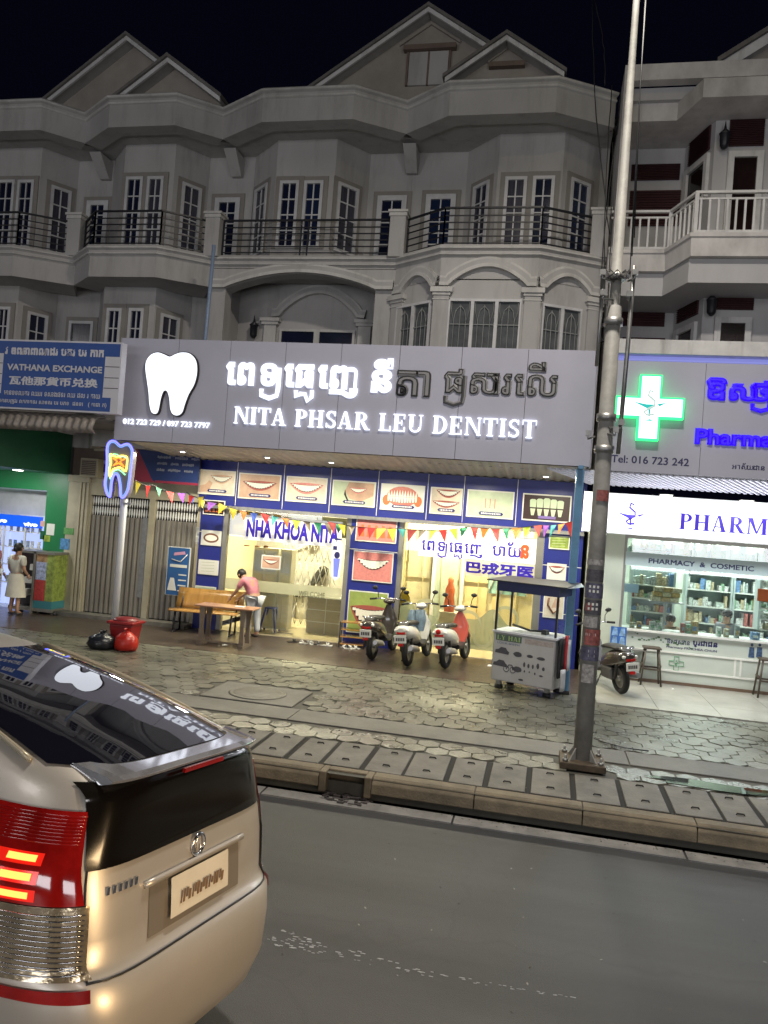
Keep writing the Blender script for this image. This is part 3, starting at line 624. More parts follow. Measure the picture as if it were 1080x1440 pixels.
# --- D: bay with three arched windows
d0=(XD,YR); p1=(bx0['D'][0],YB); p2=(bx0['D'][1],YB); d3=(XE,YR)
mb=MB(); wallpath(mb,[d0,p1,p2,d3],3.6,ZBAL-.6,.25); mb.build('bay_wall',M_wall,H['D'])
FD=[Frame(d0,p1),Frame(p1,p2),Frame(p2,d3)]
def grille_window(h,fr,a,b,n):
    u0,v1=fr.uv(*a); u1=fr.uv(*b)[0]; v1=(v1+fr.uv(*b)[1])/2; v0=4.9; fw=.045
    mb=MB(fr.M); mb.box(u0,u1,v1-fw,v1,0,.06); mb.box(u0,u1,v0,v0+fw,0,.06); w=(u1-u0)/n
    for k in range(n+1): mb.box(max(u0,u0+k*w-.03),min(u1,u0+k*w+.03),v0+fw,v1-fw,0,.058)
    o=mb.build('window',M_wwood,h)
    for k in range(n):
        a_,b_=u0+k*w+.035,u0+(k+1)*w-.035
        q=MB(fr.M); q.box(a_,b_,v0+fw,v1-fw,0,.012); q.build('pane',M_pane2,o)
        q=MB(fr.M); cx=(a_+b_)/2; r=(b_-a_)*.3
        for s in (-1,1): q.tube([(cx+s*r,v0+.05,.03),(cx+s*r,v1-.35,.03),(cx+s*r*.7,v1-.2,.03),(cx,v1-.12,.03)],.009,5); q.tube([(cx+s*r,v1-.42,.03),(cx+s*r*1.5,v1-.2,.03),(cx+s*r*1.5,v1-.06,.03)],.008,5)
        for z in (v0+.3,v0+.62,v1-.45): q.box(a_,b_,z-.008,z+.008,.022,.034)
        q.tube([(cx,v0+.05,.03),(cx,v1-.1,.03)],.008,5)
        q.build('window_grille',mat('grille_paint',(.22,.23,.23),.6,var=.1),o)
grille_window(H['D'],FD[0],(560,432),(608,423),2); grille_window(H['D'],FD[1],(632,421),(734,422),3); grille_window(H['D'],FD[2],(762,427),(817,436),2)
zsp=FD[1].uv(632,402)[1]-.02
def barch(fr,u0,u1,rise,a,b):
    pts=[(a,zsp)]+[(u0+(u1-u0)*k/16,zsp+rise*math.sin(PI*k/16)**.85) for k in range(17)]+[(b,zsp)]; arch_mould(H['D'],fr,pts)
L0=FD[0].L; barch(FD[0],.22*L0,.88*L0,.26,.03,L0-.01); L1=FD[1].L; barch(FD[1],.17,L1-.17,.34,.01,L1-.01); L2=FD[2].L; barch(FD[2],.12*L2,.78*L2,.26,.01,L2-.03)
def capital(fr,u,w=.14):
    mb=MB(fr.M); z=zsp; mb.box(u-w,u+w,3.7,z-.16,0,.05); mb.build('pilaster',M_wall,H['D'])
    mb=MB(fr.M); mb.box(u-w-.02,u+w+.02,z-.158,z-.11,0,.07); mb.box(u-w-.06,u+w+.06,z-.108,z-.02,0,.10); mb.box(u-w-.02,u+w+.02,z-.24,z-.22,0,.06); mb.build('capital',M_trim,H['D'])
capital(FD[0],.13); capital(FD[1],.06); capital(FD[1],L1-.06); capital(FD[2],L2-.14)
# weather stains
mb=MB(); fr=F_B.off(.05)
for px,py,w,h_ in ((627,146,8,26),(645,139,6,10),(684,135,2,22),(691,130,2,12),(373,155,3,22),(384,150,2,14),(638,132,3,8)):
    u,v=fr.uv(px,py); mb.box(u-w*.0062,u+w*.0062,v-h_*.0065,v+h_*.0065,-.052,-.044)
mb.build('drain_stain',M_soot,H['D'])
# --- gables
M_gab=mat('gable_render',(.33,.30,.265),.85,var=.2,scale=1.4,bump=.2)
def gable(h,Y,a,ap,b,depth=5,zb=None,ov=.25):
    fr=FY(Y); fm=FY(Y-.33); A=fm.uv(*a); B=fm.uv(*ap); Cc=fm.uv(*b); B=(B[0],B[1]-.09)
    # make symmetric about apex using mean slope
    sl=((B[1]-A[1])/(B[0]-A[0])+(B[1]-Cc[1])/(Cc[0]-B[0]))/2
    zb=zb or ZC-.12
    if zb=='px': zb=(A[1]+Cc[1])/2-.05
    hw=(B[1]-zb)/sl; x=B[0]; zt=B[1]
    mb=MB(fr.M); mb.prism([(x-hw,zb),(x+hw,zb),(x,zt-.06)],-.2,-.001); g=mb.build('gable',M_gab,h)
    mb=MB(fr.M)
    for s in (-1,1): mb.prism([(x,zt),(x+s*(hw+ov),zb-ov*sl),(x+s*(hw+ov),zb-ov*sl-.09),(x,zt-.09)],.28+.003*s,.33+.003*s)
    mb.build('bargeboard',M_trimw,g)
    for s in (-1,1):
        mb=MB(fr.M); mb.prism([(x,zt+.07+.003*s),(x+s*(hw+ov+.04),zb-(ov+.04)*sl+.07),(x+s*(hw+ov+.04),zb-(ov+.04)*sl+.002),(x,zt+.002)],-depth,.38); mb.build('roof_slope',M_roof,g)
    mb=MB(fr.M)
    for s in (-1,1): mb.prism([(x+s*.003,zt-.002),(x+s*(hw+ov*.8),zb-ov*.8*sl-.002),(x+s*(hw+ov*.8),zb-ov*.8*sl-.06),(x+s*.003,zt-.06)],-.001,.279)
    mb.build('soffit',M_wall,g)
    return g,fr,x,zt,sl
g,fr,*_=gable(H['D'],15.3,(457,110),(603,3),(740,97))
u0,u1,v0,v1=fr.box([(575,77),(630,72),(575,124),(630,118)])
mb=MB(fr.M)
um=(u0+u1)/2; mb.box(u0,um-.02,v0,v1,0,.05); mb.box(um+.02,u1,v0,v1,0,.05); mb.build('gable_shutter',M_wall,g)
mb=MB(fr.M); mb.box(u0-.12,u1+.15,v1+.01,v1+.11,0,.14); mb.box(u0-.05,u0-.01,v0,v1,0,.06); mb.box(um-.018,um+.018,v0,v1,0,.06); mb.box(u1+.01,u1+.05,v0,v1,0,.06); mb.build('shutter_frame',mat('weathered_wood',(.17,.125,.10),.8,var=.3),g)
for s in (-1,1):
    mb=MB(fr.M); mb.prism([(um,v1+.62),(um+s*.62,v1+.2),(um+s*.62,v1+.15),(um,v1+.56)],.001,.05+.002*s); mb.build('pediment_moulding',M_gab,g)
g,fr,x,zt,sl=gable(H['D'],14.32,(640,102),(713,42),(795,97),depth=3.6,ov=.02,zb='px')
u,v=fr.uv(713,93); mb=MB(fr.M); mb.box(u-.33,u+.33,v-.06,v+.03,0,.12); mb.build('vent_sill',mat('weathered_wood',(.17,.125,.10)),g)
mb=MB(fr.M)
for s in (-1,1): mb.prism([(u,v+.36),(u+s*.36,v+.1),(u+s*.36,v+.06),(u,v+.31)],.001,.04+.002*s)
mb.build('pediment_moulding',M_gab,g)
gable(H['B'],15.3,(65,135),(178,44),(226,90)); gable(H['B'],14.32,(178,127),(236,74),(322,141),depth=3.6,ov=.02,zb='px')

# --- E: neighbour on the right
E=thing('row_house','pale shophouse with maroon louvred panels and a white baluster balcony above the pharmacy','house',(4,15,0))
M_wE=mat('pale_grey_render',(.46,.455,.46),.8,var=.14,scale=1.1,bump=.1,stretch=(1,1,.4)); M_mar=mat('maroon_louvre',(.065,.022,.026),.6,var=.2); 
M_wEt=mat('weathered_white_render',(.58,.56,.55),.8,var=.35,scale=1.5,stretch=(1,1,.6))
XR=9.5
def ez(px,py,Y): return Z(px,py,Y)
YE=13.55; x0=X(872,200,YE)
# party wall edge, parapet
mb=MB(); mb.box(x0,x0+.16,YE,YE+3,3.6,ez(872,92,YE)); mb.build('party_wall',M_wEt,E)
zt=ez(900,90,YE); zb=ez(900,113,YE)
mb=MB(); mb.box(x0+.162,XR,YE+.0,YE+.2,zb,zt-.005); mb.build('parapet',M_wEt,E)
# eave band: recess then bulge
YE2=13.9; YE3=13.2
za,zb2=ez(900,146,YE2),ez(900,171,YE2)
mb=MB(); mb.box(x0+.162,XR,YE2-.1,YE2+.1,za,zb-.001); mb.build('frieze',M_wE,E)
xq=X(952,170,YE2); xq2=X(988,143,YE3)
epath=[(x0+.163,YE2),(xq,YE2),(xq2,YE3),(XR,YE3)]
mb=MB(); mb.sweep(epath,[(0,za),(0,zb2),(-1.4,zb2),(-1.4,za)]); mb.build('eaves_band',M_wEt,E)
# walls: recess and bay, two storeys
YEW=14.9; YEB=13.95
ebay=[(x0+.163,YEW),(X(958,300,YEW),YEW),(X(1003,230,YEB),YEB),(XR,YEB)]
mb=MB(); wallpath(mb,ebay,3.6,za+.1,.2); mb.build('bay_wall',M_wE,E)
FE=[Frame(ebay[i],ebay[i+1]) for i in range(3)]
def louvre(fr,px4,n,v=None):
    u0,u1,v0,v1=fr.box(px4) if v is None else v
    mb=MB(fr.M); mb.box(u0,u1,v0,v1,0,.015); o=mb.build('louvre_panel',M_mar,E)
    q=MB(fr.M); st=(v1-v0)/n
    for k in range(n): q.add([(u0,v0+k*st,.017),(u1,v0+k*st,.017),(u1,v0+k*st,.05),(u0,v0+k*st,.05),(u0,v0+(k+.8)*st,.02),(u1,v0+(k+.8)*st,.02)],[(0,1,2,3),(3,2,5,4),(0,3,4),(1,5,2)],0,False)
    q.build('louvre_slats',M_mar,o,kind='stuff')
def framed(fr,u0,u1,v0,v1,lit=False):
    fw=.1; mb=MB(fr.M); mb.box(u0,u0+fw,v0,v1,0,.06); mb.box(u1-fw,u1,v0,v1,0,.06); mb.box(u0+fw,u1-fw,v1-fw,v1,0,.06); mb.box(u0+fw,u1-fw,v0,v0+fw*.5,0,.06); o=mb.build('window',M_trimw,E)
    q=MB(fr.M); q.box(u0+fw,u1-fw,v0+fw*.5,v1-fw,0,.012); q.build('pane',mat('dim_interior_glass',(.018,.010,.010),.1,var=.6,scale=2),o)
    if lit:
        q=MB(fr.M); q.box(u0+.3,u1-.16,v0+.05,v1-.35,.013,.018); q.build('lit_curtain',emis('dim_warm_window',(1,.75,.4),.16),o)
zl=lambda fr,px,py: fr.uv(px,py)[1]
# top storey
def uu(fr,*pts): return [fr.uv(*p)[0] for p in pts]
louvre(FE[0],None,10,(*uu(FE[0],(888,240),(956,240)),zl(FE[0],920,254),zl(FE[0],920,231)))
louvre(FE[0],None,14,(*uu(FE[0],(884,300),(955,300)),zl(FE[0],920,318),zl(FE[0],920,268)))
b=FE[1]; L=b.L
louvre(b,None,18,(L*.18,L*.86,zl(b,963,240),zl(b,963,197))); framed(b,L*.1,L*.88,zl(b,963,300),zl(b,963,245))
c=FE[2]; 
u0,u1=uu(c,(1026,180),(1075,180)); louvre(c,None,20,(u0,u1,zl(c,1050,206),zl(c,1050,155)))
u0,u1=uu(c,(1022,240),(1072,240)); framed(c,u0,u1,7.3,zl(c,1045,214))
for k in (1,2,3): louvre(c,None,20,(u0+k*1.1,u1+k*1.1-.05,zl(c,1050,206),zl(c,1050,155))); framed(c,u0+k*1.1,u1+k*1.1,7.3,zl(c,1045,214))
# balcony
BY=13.75; BY2=13.0
bz=Z(900,352,BY); bpath=[(x0-.05,BY),(X(937,346,BY),BY),(X(974,322,BY2),BY2),(XR,BY2)]
mb=MB(); mb.sweep(bpath,[(-1.2,bz),(.05,bz),(.05,bz-.06),(0.02,bz-.08),(0,bz-.36),(-1.2,bz-.36)]); mb.build('balcony_slab',M_wEt,E)
ip=[(p[0]+(.05 if i else 0),p[1]+.1) for i,p in enumerate(bpath)]
mb=MB(); mb.sweep([(p[0],p[1]+.12) for p in bpath],[(0,bz-.362),(0,bz-.75),(-1.1,bz-.75),(-1.1,bz-.362)]); mb.build('balcony_beam',M_wE,E)
zr=Z(900,293,BY)
mb=MB(); mb.sweep(ip,[(.03,zr-.04),(.03,zr),(-.03,zr),(-.03,zr-.04)]); rl=mb.build('railing',M_trimw,E)
mb=MB(); mb.sweep(ip,[(.015,zr-.14),(.015,zr-.11),(-.015,zr-.11),(-.015,zr-.14)]); mb.sweep(ip,[(.02,bz+.05),(.02,bz+.09),(-.02,bz+.09),(-.02,bz+.05)]); mb.build('rail',M_trimw,rl)
bm_=MB(); bm_.box(-.016,.016,-.016,.016,bz+.09,zr-.141); bo=None
for i in range(3):
    A=Vector(ip[i]);B=Vector(ip[i+1]); L=(B-A).length; n=max(2,round(L/.135))
    for k in range(n):
        p=A+(B-A)*((k+.5)/n)
        if p.x>6.5: break
        if bo is None: bo=bm_.build('baluster',M_trimw,rl); q=bo
        else: q=bo.copy(); COL.objects.link(q); q.parent=rl
        q.location=(p.x,p.y,0)
for p in ip[1:3]: q=MB(); q.box(p[0]-.03,p[0]+.03,p[1]-.03,p[1]+.03,bz,zr-.042); q.build('rail_post',M_trimw,rl)
# middle storey
louvre(FE[0],None,8,(*uu(FE[0],(875,440),(935,440)),zl(FE[0],905,459),zl(FE[0],905,431)))
louvre(FE[0],None,4,(*uu(FE[0],(875,480),(935,480)),4.75,zl(FE[0],905,475)))
louvre(b,None,18,(.16*b.L,b.L*.86,zl(b,960,452),zl(b,960,400))); framed(b,b.L*.14,b.L*.85,4.6,zl(b,960,462),lit=True)
u0,u1=uu(c,(1008,420),(1060,420)); u2,u3=uu(c,(1004,460),(1056,460))
for k in range(4): louvre(c,None,20,(u0+k*1.0,u1+k*1.0-.0,zl(c,1030,436),zl(c,1030,383))); framed(c,u2+k*1.0,u3+k*1.0,4.5,zl(c,1030,447))
# wall lanterns
def lantern(px,py,fr,lab):
    u,v=fr.uv(px,py); p=fr.M@Vector((u,v,.12)); t=thing('wall_lantern',lab,'lantern',p,group='dark wall lanterns')
    mb=MB(Matrix.Translation(p)); mb.lathe([(.02,-.22),(.05,-.2),(.075,-.16),(.085,.04),(.10,.05),(.03,.12),(.012,.2),(.004,.27)],8); mb.build('lantern_body',M_iron,t)
    mb=MB(Matrix.Translation(p)); mb.tube([(0,.12,-.05),(0,.06,.0),(0,.02,.1)],.014,6); mb.box(-.03,.03,.10,.125,-.12,.02); mb.build('bracket',M_iron,t)
lantern(1017,197,c,'dark wall lantern beside the upper maroon louvres of the pale shophouse'); lantern(999,429,c,'dark wall lantern between maroon louvres just above the pharmacy board')
lantern(360,463,FL,'small dark lantern inside the wide arch left of its door')
gfr=FY(14.6); 
A=gfr.uv(1022,84); B=gfr.uv(1080,47)
mb=MB(gfr.M); sl=.62; xa=A[0]; mb.prism([(xa,A[1]-.1),(xa+2.6,A[1]-.1+2.6*sl),(xa+5.2,A[1]-.1)],-.2,0); g=mb.build('gable',M_gab,E)
for s in (0,1):
    mb=MB(gfr.M); x1=xa-.2 if s==0 else xa+5.4; xm=xa+2.6; z0_=A[1]-.2; z1_=A[1]-.1+2.6*sl+.1
    mb.prism([(x1,z0_),(xm,z1_),(xm,z1_-.2),(x1,z0_-.2)],.001,.2+.002*s); mb.build('bargeboard',M_trimw,g)
    mb=MB(gfr.M); mb.prism([(x1,z0_+.09),(xm,z1_+.09),(xm,z1_+.002),(x1,z0_+.002)],-4,.28+.002*s); mb.build('roof_slope',M_roof,g)

# grit and leaf scraps swept along the kerb and over the pavers
mb=MB(); rg=random.Random(21)
for k in range(420):
    if k<170: x,y,z=rg.uniform(-3,3),7.36-abs(rg.gauss(0,.05)),-.226
    elif k<300: x,y,z=rg.uniform(-6,4),rg.uniform(7.65,12.5),.004
    else: x,y,z=rg.uniform(-1.5,4),rg.uniform(2.5,7.1),-.239
    w_=rg.uniform(.004,.016); a=rg.uniform(0,PI); c,s_=math.cos(a)*w_,math.sin(a)*w_; mb.add([(x-c,y-s_,z),(x+s_*.5,y-c*.5,z+.002),(x+c,y+s_,z+.004),(x-s_*.5,y+c*.5,z+.002)],[(0,1,2,3)],rg.choice((0,0,1,2)),False)
mb.build('street_grit',[mat('grit_dark',(.04,.035,.03),.8,var=0),mat('grit_leaf',(.12,.09,.04),.7,var=0),mat('grit_pale',(.28,.27,.25),.7,var=0)],kind='stuff')
# ================================================================ DENTIST SHOP
M_blue=mat('royal_blue_panel',(.012,.02,.20),.35,var=.08); M_rimw=mat('white_poster_paper',(.70,.70,.66),.4,var=.05)
M_lip=mat('print_lip_red',(.36,.09,.07),.4,var=.2,scale=20); M_lipp=mat('print_lip_pink',(.62,.22,.20),.4,var=.2,scale=20); M_skin=mat('print_skin',(.55,.36,.26),.4,var=.35,scale=2.5)
M_skin2=mat('print_pale_skin',(.66,.57,.47),.4,var=.3,scale=2.5); M_tooth=mat('print_teeth',(.78,.78,.70),.35,var=.05); M_dark=mat('print_dark',(.03,.01,.01),.4,var=.2); M_gum=mat('print_gum',(.55,.16,.12),.4,var=.2,scale=30)
M_pill=mat('print_navy',(.02,.02,.13),.4,var=0); M_pgrn=mat('print_pale_green',(.50,.58,.42),.4,var=.15,scale=5); M_org=mat('print_orange',(.6,.15,.05),.4,var=.1)
M_lgrn=mat('print_leaf',(.28,.38,.06),.4,var=.5,scale=9)
M_cream=mat('cream_wall',(.55,.50,.36),.6,var=.08); M_floor=mat('beige_floor_tile',(.50,.44,.31),.15,var=.08,spec=.6)
def poly(mb,pts,w,t=.002,mi=None): mb.prism(pts,w,w+t,mi)
def crescent(cx,cz,w,h,sag,thick,n=14):
    """smile-shaped lens: returns upper and lower curves"""
    up=[(cx-w/2+w*k/n, cz-sag*(1-((k/n)*2-1)**2)+0) for k in range(n+1)]
    lo=[(cx-w/2+w*k/n, cz-(sag+thick)*(1-((k/n)*2-1)**2)) for k in range(n+1)]
    return up,lo
def smile(parent,fr,cx,cz,w,h,lip,w0,teeth=9):
    n=14; mb=MB(fr.M); vv=random.Random(int(abs(cx)*977)).uniform(.72,1.05); w*=1.0
    def ring(a_up,a_lo,b_up,b_lo,z):
        for (ua,la,s) in ((a_up,b_up,1),(b_lo,a_lo,-1)):
            for k in range(n):
                x0=cx-w/2+w*k/n; x1=x0+w/n; f0=1-((k/n)*2-1)**2; f1=1-(((k+1)/n)*2-1)**2
                mb.add([(x0,cz+ua*f0,z),(x1,cz+ua*f1,z),(x1,cz+la*f1,z),(x0,cz+la*f0,z)],[(0,1,2,3)],0,False)
    up=.06*h; lo=-.95*h*vv
    def lens(t,b,z,ww):
        a=[(cx-ww/2+ww*k/n,cz+t*(1-((k/n)*2-1)**2)) for k in range(n+1)]; c=[(cx-ww/2+ww*k/n,cz+b*(1-((k/n)*2-1)**2)) for k in range(n+1)]
        return a+c[::-1][1:-1]
    mb.prism(lens(up+.03*h,lo*.92,0,w),w0,w0+.002); mb.build('lips',lip,parent)
    mb=MB(fr.M); mb.prism(lens(-.08*h,lo*.74,0,w*.92),w0+.0021,w0+.004); mb.build('mouth',M_dark,parent)
    mb=MB(fr.M); teeth+=3; tw=w*.86/teeth
    for k in range(teeth):
        t=((k+.5)/teeth)*2-1; f=1-t*t; x=cx+t*w*.43; zt=cz-.09*h*f-.02*h; zb=cz+lo*.64*f-.02*h; a=tw*.49
        if zt-zb<.05*h: continue
        mb.prism([(x-a,zt),(x-a,zb+.10*(zt-zb)),(x-a*.75,zb),(x+a*.75,zb),(x+a,zb+.10*(zt-zb)),(x+a,zt)],w0+.0041,w0+.007)
    mb.build('teeth',M_tooth,parent)
def poster(fr,pts,kind,label,bg=None,pill=True,cat='poster',group=None,border=.025,board=None):
    u0,u1,v0,v1=fr.box(pts) if isinstance(pts,list) else pts
    mb=MB(fr.M); mb.box(u0,u1,v0,v1,.002,.022); o=mb.build('dental_poster',board or M_rimw); tag(o,label,cat,group)
    b=border; mb=MB(fr.M); mb.box(u0+b,u1-b,v0+b,v1-b,.0221,.024); mb.build('picture',bg or M_skin2,o)
    w=u1-u0; h=v1-v0; cx=(u0+u1)/2; cz=(v0+v1)/2; z=.0245
    if kind=='smile': smile(o,fr,cx,cz+.18*h,w*.82,h*.5,M_lip,z,10)
    if kind=='pink': smile(o,fr,cx,cz+.22*h,w*.84,h*.55,M_lipp,z,10)
    if kind=='big': smile(o,fr,cx,cz+.26*h,w*.9,h*.62,M_lipp,z,8)
    if kind=='whiten':
        smile(o,fr,cx+.12*w,cz+.28*h,w*.62,h*.5,M_skin,z,8)
        mb=MB(fr.M); mb.prism([(cx-.46*w,cz-.42*h),(cx-.2*w,cz-.38*h),(cx-.1*w,cz-.02*h),(cx-.2*w,cz+.08*h),(cx-.3*w,cz-.1*h),(cx-.46*w,cz-.16*h)],z+.008,z+.01); mb.build('fingers',M_skin,o)
    if kind=='chin':
        mb=MB(fr.M); mb.prism([(cx-.12*w,cz+.44*h),(cx-.2*w,cz+.1*h),(cx-.08*w,cz-.22*h),(cx+.18*w,cz-.3*h),(cx+.46*w,cz-.05*h),(cx+.46*w,cz+.44*h)],z,z+.001); mb.build('face',M_skin,o); smile(o,fr,cx+.1*w,cz+.22*h,w*.42,h*.3,M_lipp,z+.0012,7)
        mb=MB(fr.M); mb.prism([(cx-.2*w,cz+.15*h),(cx-.16*w,cz-.1*h),(cx-.1*w,cz-.3*h),(cx-.14*w,cz-.3*h),(cx-.22*w,cz-.05*h)],z+.0011,z+.002); mb.build('hair',M_dark,o)
    if kind=='two':
        smile(o,fr,cx+.05*w,cz+.40*h,w*.75,h*.32,M_lip,z,8); smile(o,fr,cx,cz-.02*h,w*.86,h*.36,M_lip,z,8)
    if kind=='denture':
        mb=MB(fr.M); mb.prism([(cx+.36*w*math.cos(2*PI*k/20),cz+.04*h+.38*h*math.sin(2*PI*k/20)) for k in range(20)],z,z+.001); mb.build('gums',M_gum,o)
        mb=MB(fr.M)
        for s in (-1,1): mb.prism([(cx+s*.36*w+.09*w*math.cos(2*PI*k/12),cz-.12*h+.2*h*math.sin(2*PI*k/12)) for k in range(12)],z+.0011,z+.002)
        mb.build('gum_ends',M_org,o)
        mb=MB(fr.M)
        for k in range(11):
            x=cx+(k-5)*.062*w; a=.028*w; d=.05*h*abs(k-5)/5
            mb.prism([(x-a,cz+.03*h),(x,cz+.3*h-d),(x+a,cz+.03*h)],z+.0021,z+.004); mb.prism([(x-a,cz+.02*h),(x-a*.6,cz-.2*h+d),(x+a*.6,cz-.2*h+d),(x+a,cz+.02*h)],z+.0021,z+.004)
        mb.build('teeth',M_tooth,o)
    if kind=='implant':
        mb=MB(fr.M)
        for k,x in enumerate((-.38,-.18,-.06,.06,.18,.36)):
            X_=cx+x*w; hh=(.2,.34,.4,.4,.34,.2)[k]*h; mb.prism([(X_-.05*w,cz-.35*h),(X_-.045*w,cz-.35*h+hh*.6),(X_,cz-.35*h+hh),(X_+.045*w,cz-.35*h+hh*.6),(X_+.05*w,cz-.35*h)],z,z+.001)
        mb.build('tooth_drawing',mat('print_grey_green',(.42,.47,.40),.5,var=.1),o)
        mb=MB(fr.M)
        for x in (-.1,0,.1): mb.box(cx+x*w-.008*w,cx+x*w+.008*w,cz-.15*h,cz+.2*h,z+.0011,z+.002)
        mb.build('implant_posts',M_gum,o)
    if kind=='crowns':
        mb=MB(fr.M)
        for k in range(5):
            x=cx+(k-2)*.14*w; a=.068*w; t=.03*h*abs(k-2)
            mb.prism([(x-a,cz+.32*h-t),(x-a*.5,cz+.36*h-t),(x+a*.5,cz+.36*h-t),(x+a,cz+.32*h-t),(x+a*.9,cz+.0*h),(x-a*.9,cz+.0*h)],z,z+.002)
            mb.prism([(x-a*.8,cz-.05*h),(x-a*.4,cz-.3*h),(x+a*.4,cz-.3*h),(x+a*.8,cz-.05*h)],z,z+.002)
        mb.build('crown_teeth',mat('print_greenish_teeth',(.50,.60,.42),.4,var=.1),o)
        mb=MB(fr.M); mb.box(cx-.16*w,cx+.2*w,cz-.4*h,cz-.3*h,z,z+.002); mb.build('caption',mat('print_violet',(.18,.12,.40),.4),o)
    if kind=='mold':
        mb=MB(fr.M); mb.prism([(cx+.38*w*math.cos(2*PI*k/20),cz+.32*h*math.sin(2*PI*k/20)) for k in range(20)],z,z+.001); mb.build('denture_base',mat('print_brown',(.18,.07,.04),.5),o)
        mb=MB(fr.M); mb.prism([(cx+.3*w*math.cos(2*PI*k/20),cz+.2*h*math.sin(2*PI*k/20)) for k in range(20)],z+.0011,z+.002); mb.build('teeth',M_tooth,o)
    if kind=='dark':
        mb=MB(fr.M)
        for k in range(5): x=cx+(k-2)*.17*w; mb.prism([(x-.06*w,cz-.3*h),(x-.03*w,cz+.2*h),(x+.03*w,cz+.2*h),(x+.06*w,cz-.3*h)],z,z+.001)
        mb.build('print_shapes',M_org,o)
    if kind=='lines':
        mb=MB(fr.M)
        for k in range(4):
            v=v0+h*(.2+.2*k); mb.prism([(u0+.15*w,v),(u1-.2*w,v+.04*h),(u1-.2*w,v+.07*h),(u0+.15*w,v+.03*h)],z,z+.001)
        mb.build('print_lines',mat('print_faint_green',(.45,.50,.36),.4,var=.1),o)
    if kind=='clamp':
        mb=MB(fr.M); mb.tube([(cx-.4*w,cz+.2*h,z+.01),(cx-.1*w,cz,z+.01),(cx+.1*w,cz+.05*h,z+.01),(cx+.4*w,cz+.25*h,z+.01)],.018,6); mb.tube([(cx-.4*w,cz-.1*h,z+.01),(cx,cz-.25*h,z+.01),(cx+.4*w,cz-.25*h,z+.01)],.012,6); mb.build('print_shapes',mat('print_olive',(.09,.12,.04),.4),o)
    if kind=='giant': smile(o,fr,cx+.05*w,cz+.12*h,w*.98,h*.62,M_lip,z,7)
    if kind=='brace':
        smile(o,fr,cx,cz+.3*h,w*.85,h*.6,M_lip,z,8)
        mb=MB(fr.M); mb.tube([(cx-.3*w,cz+.1*h,z+.012),(cx,cz-.02*h,z+.012),(cx+.3*w,cz+.1*h,z+.012)],.008,5); mb.build('brace_wire',M_steel,o)
    if kind=='hook':
        mb=MB(fr.M); mb.tube([(cx-.25*w,cz+.3*h,z+.01),(cx-.28*w,cz,z+.01),(cx,cz-.3*h,z+.01),(cx+.25*w,cz-.15*h,z+.01)],.02,6); mb.build('dental_tool',mat('print_brown',(.18,.07,.04)),o)
        mb=MB(fr.M); mb.prism([(cx-.1*w,cz-.1*h),(cx+.05*w,cz+.3*h),(cx+.3*w,cz+.25*h),(cx+.3*w,cz-.05*h)],z,z+.001); mb.build('cheek',M_skin,o)
    if pill:
        mb=MB(fr.M); a,b_=cx-.2*w,cx+.26*w; zc=cz-.34*h; r=.06*h; mb.prism([(a,zc-r),(b_,zc-r),(b_+r,zc),(b_,zc+r),(a,zc+r),(a-r,zc)],z+.0111,z+.0125); c=mb.build('caption',M_pill,o)
        mb=MB(fr.M); x=a+.02
        while x<b_-.03: q=random.uniform(.012,.03); mb.box(x,x+q,zc-r*.45,zc+r*.45,z+.0126,z+.0135); x+=q+.01
        mb.build('caption_text',M_white,c,kind='stuff')
    return o
F15=FY(15.0)
# --- the big sign board
FF=FY(12.5)
sign=thing('sign_board','long grey panelled dentist sign with white lit tooth and NITA PHSAR LEU DENTIST lettering','sign',(-3.5,12.6,3.62))
sx0,sx1=FF.uv(172,474)[0],FF.uv(841,494)[0]; sz0,sz1=3.60,5.43
seams=[sx0]+[FF.uv(p,q)[0] for p,q in ((247,550),(320,550),(398,550),(476,555),(558,560),(645,565),(738,570))]+[sx1]
for i in range(8):
    mb=MB(FF.M); mb.box(seams[i]+.004,seams[i+1]-.004,sz0,sz1,-.012,random.uniform(-.001,.001)); mb.build('panel',M_acp,sign)
mb=MB(FF.M); mb.box(sx0+.01,sx1-.01,sz0+.01,sz1-.01,-.30,-.014); mb.build('sign_frame',M_soot,sign)
for a_,b_ in ((sx0-.012,sx0-.001),(sx1+.001,sx1+.012)): mb=MB(FF.M); mb.box(a_,b_,sz0,sz1,-.3,.0); mb.build('side_panel',M_acp,sign)
# tooth
tp=[(560,190),(563,160),(580,136),(606,127),(630,134),(652,143),(672,134),(697,127),(728,132),(750,158),(754,200),(744,245),(722,285),(708,322),(698,352),(682,364),(664,360),(654,340),(650,300),(642,274),(628,272),(617,300),(608,345),(598,358),(583,352),(575,322),(572,280),(566,235)]
def catmull(P,n=4):
    out=[];N=len(P)
    for i in range(N):
        a,b,c,d=[Vector(P[(i+j-1)%N]) for j in range(4)]
        for k in range(n): t=k/n; out.append(.5*((2*b)+(c-a)*t+(2*a-5*b+4*c-d)*t*t+(3*b-a-3*c+d)*t**3))
    return out
def px6(p): return (p[0]/2.7,450+p[1]/2.7)
tooth=[FF.uv(*px6(p)) for p in catmull(tp)]
cxm=sum(p[0] for p in tooth)/len(tooth); czm=sum(p[1] for p in tooth)/len(tooth)
def offs(P,d):
    o=[];N=len(P)
    A=sum(P[i][0]*P[(i+1)%N][1]-P[(i+1)%N][0]*P[i][1] for i in range(N)); s=1 if A>0 else -1
    for i in range(N):
        a=Vector(P[i-1]);b=Vector(P[(i+1)%N]); t=(b-a).normalized(); o.append((P[i][0]+t.y*d*s,P[i][1]-t.x*d*s))
    return o
mb=MB(FF.M); mb.prism(offs(tooth,.018),.002,.06); tb=mb.build('tooth_back',M_soot,sign)
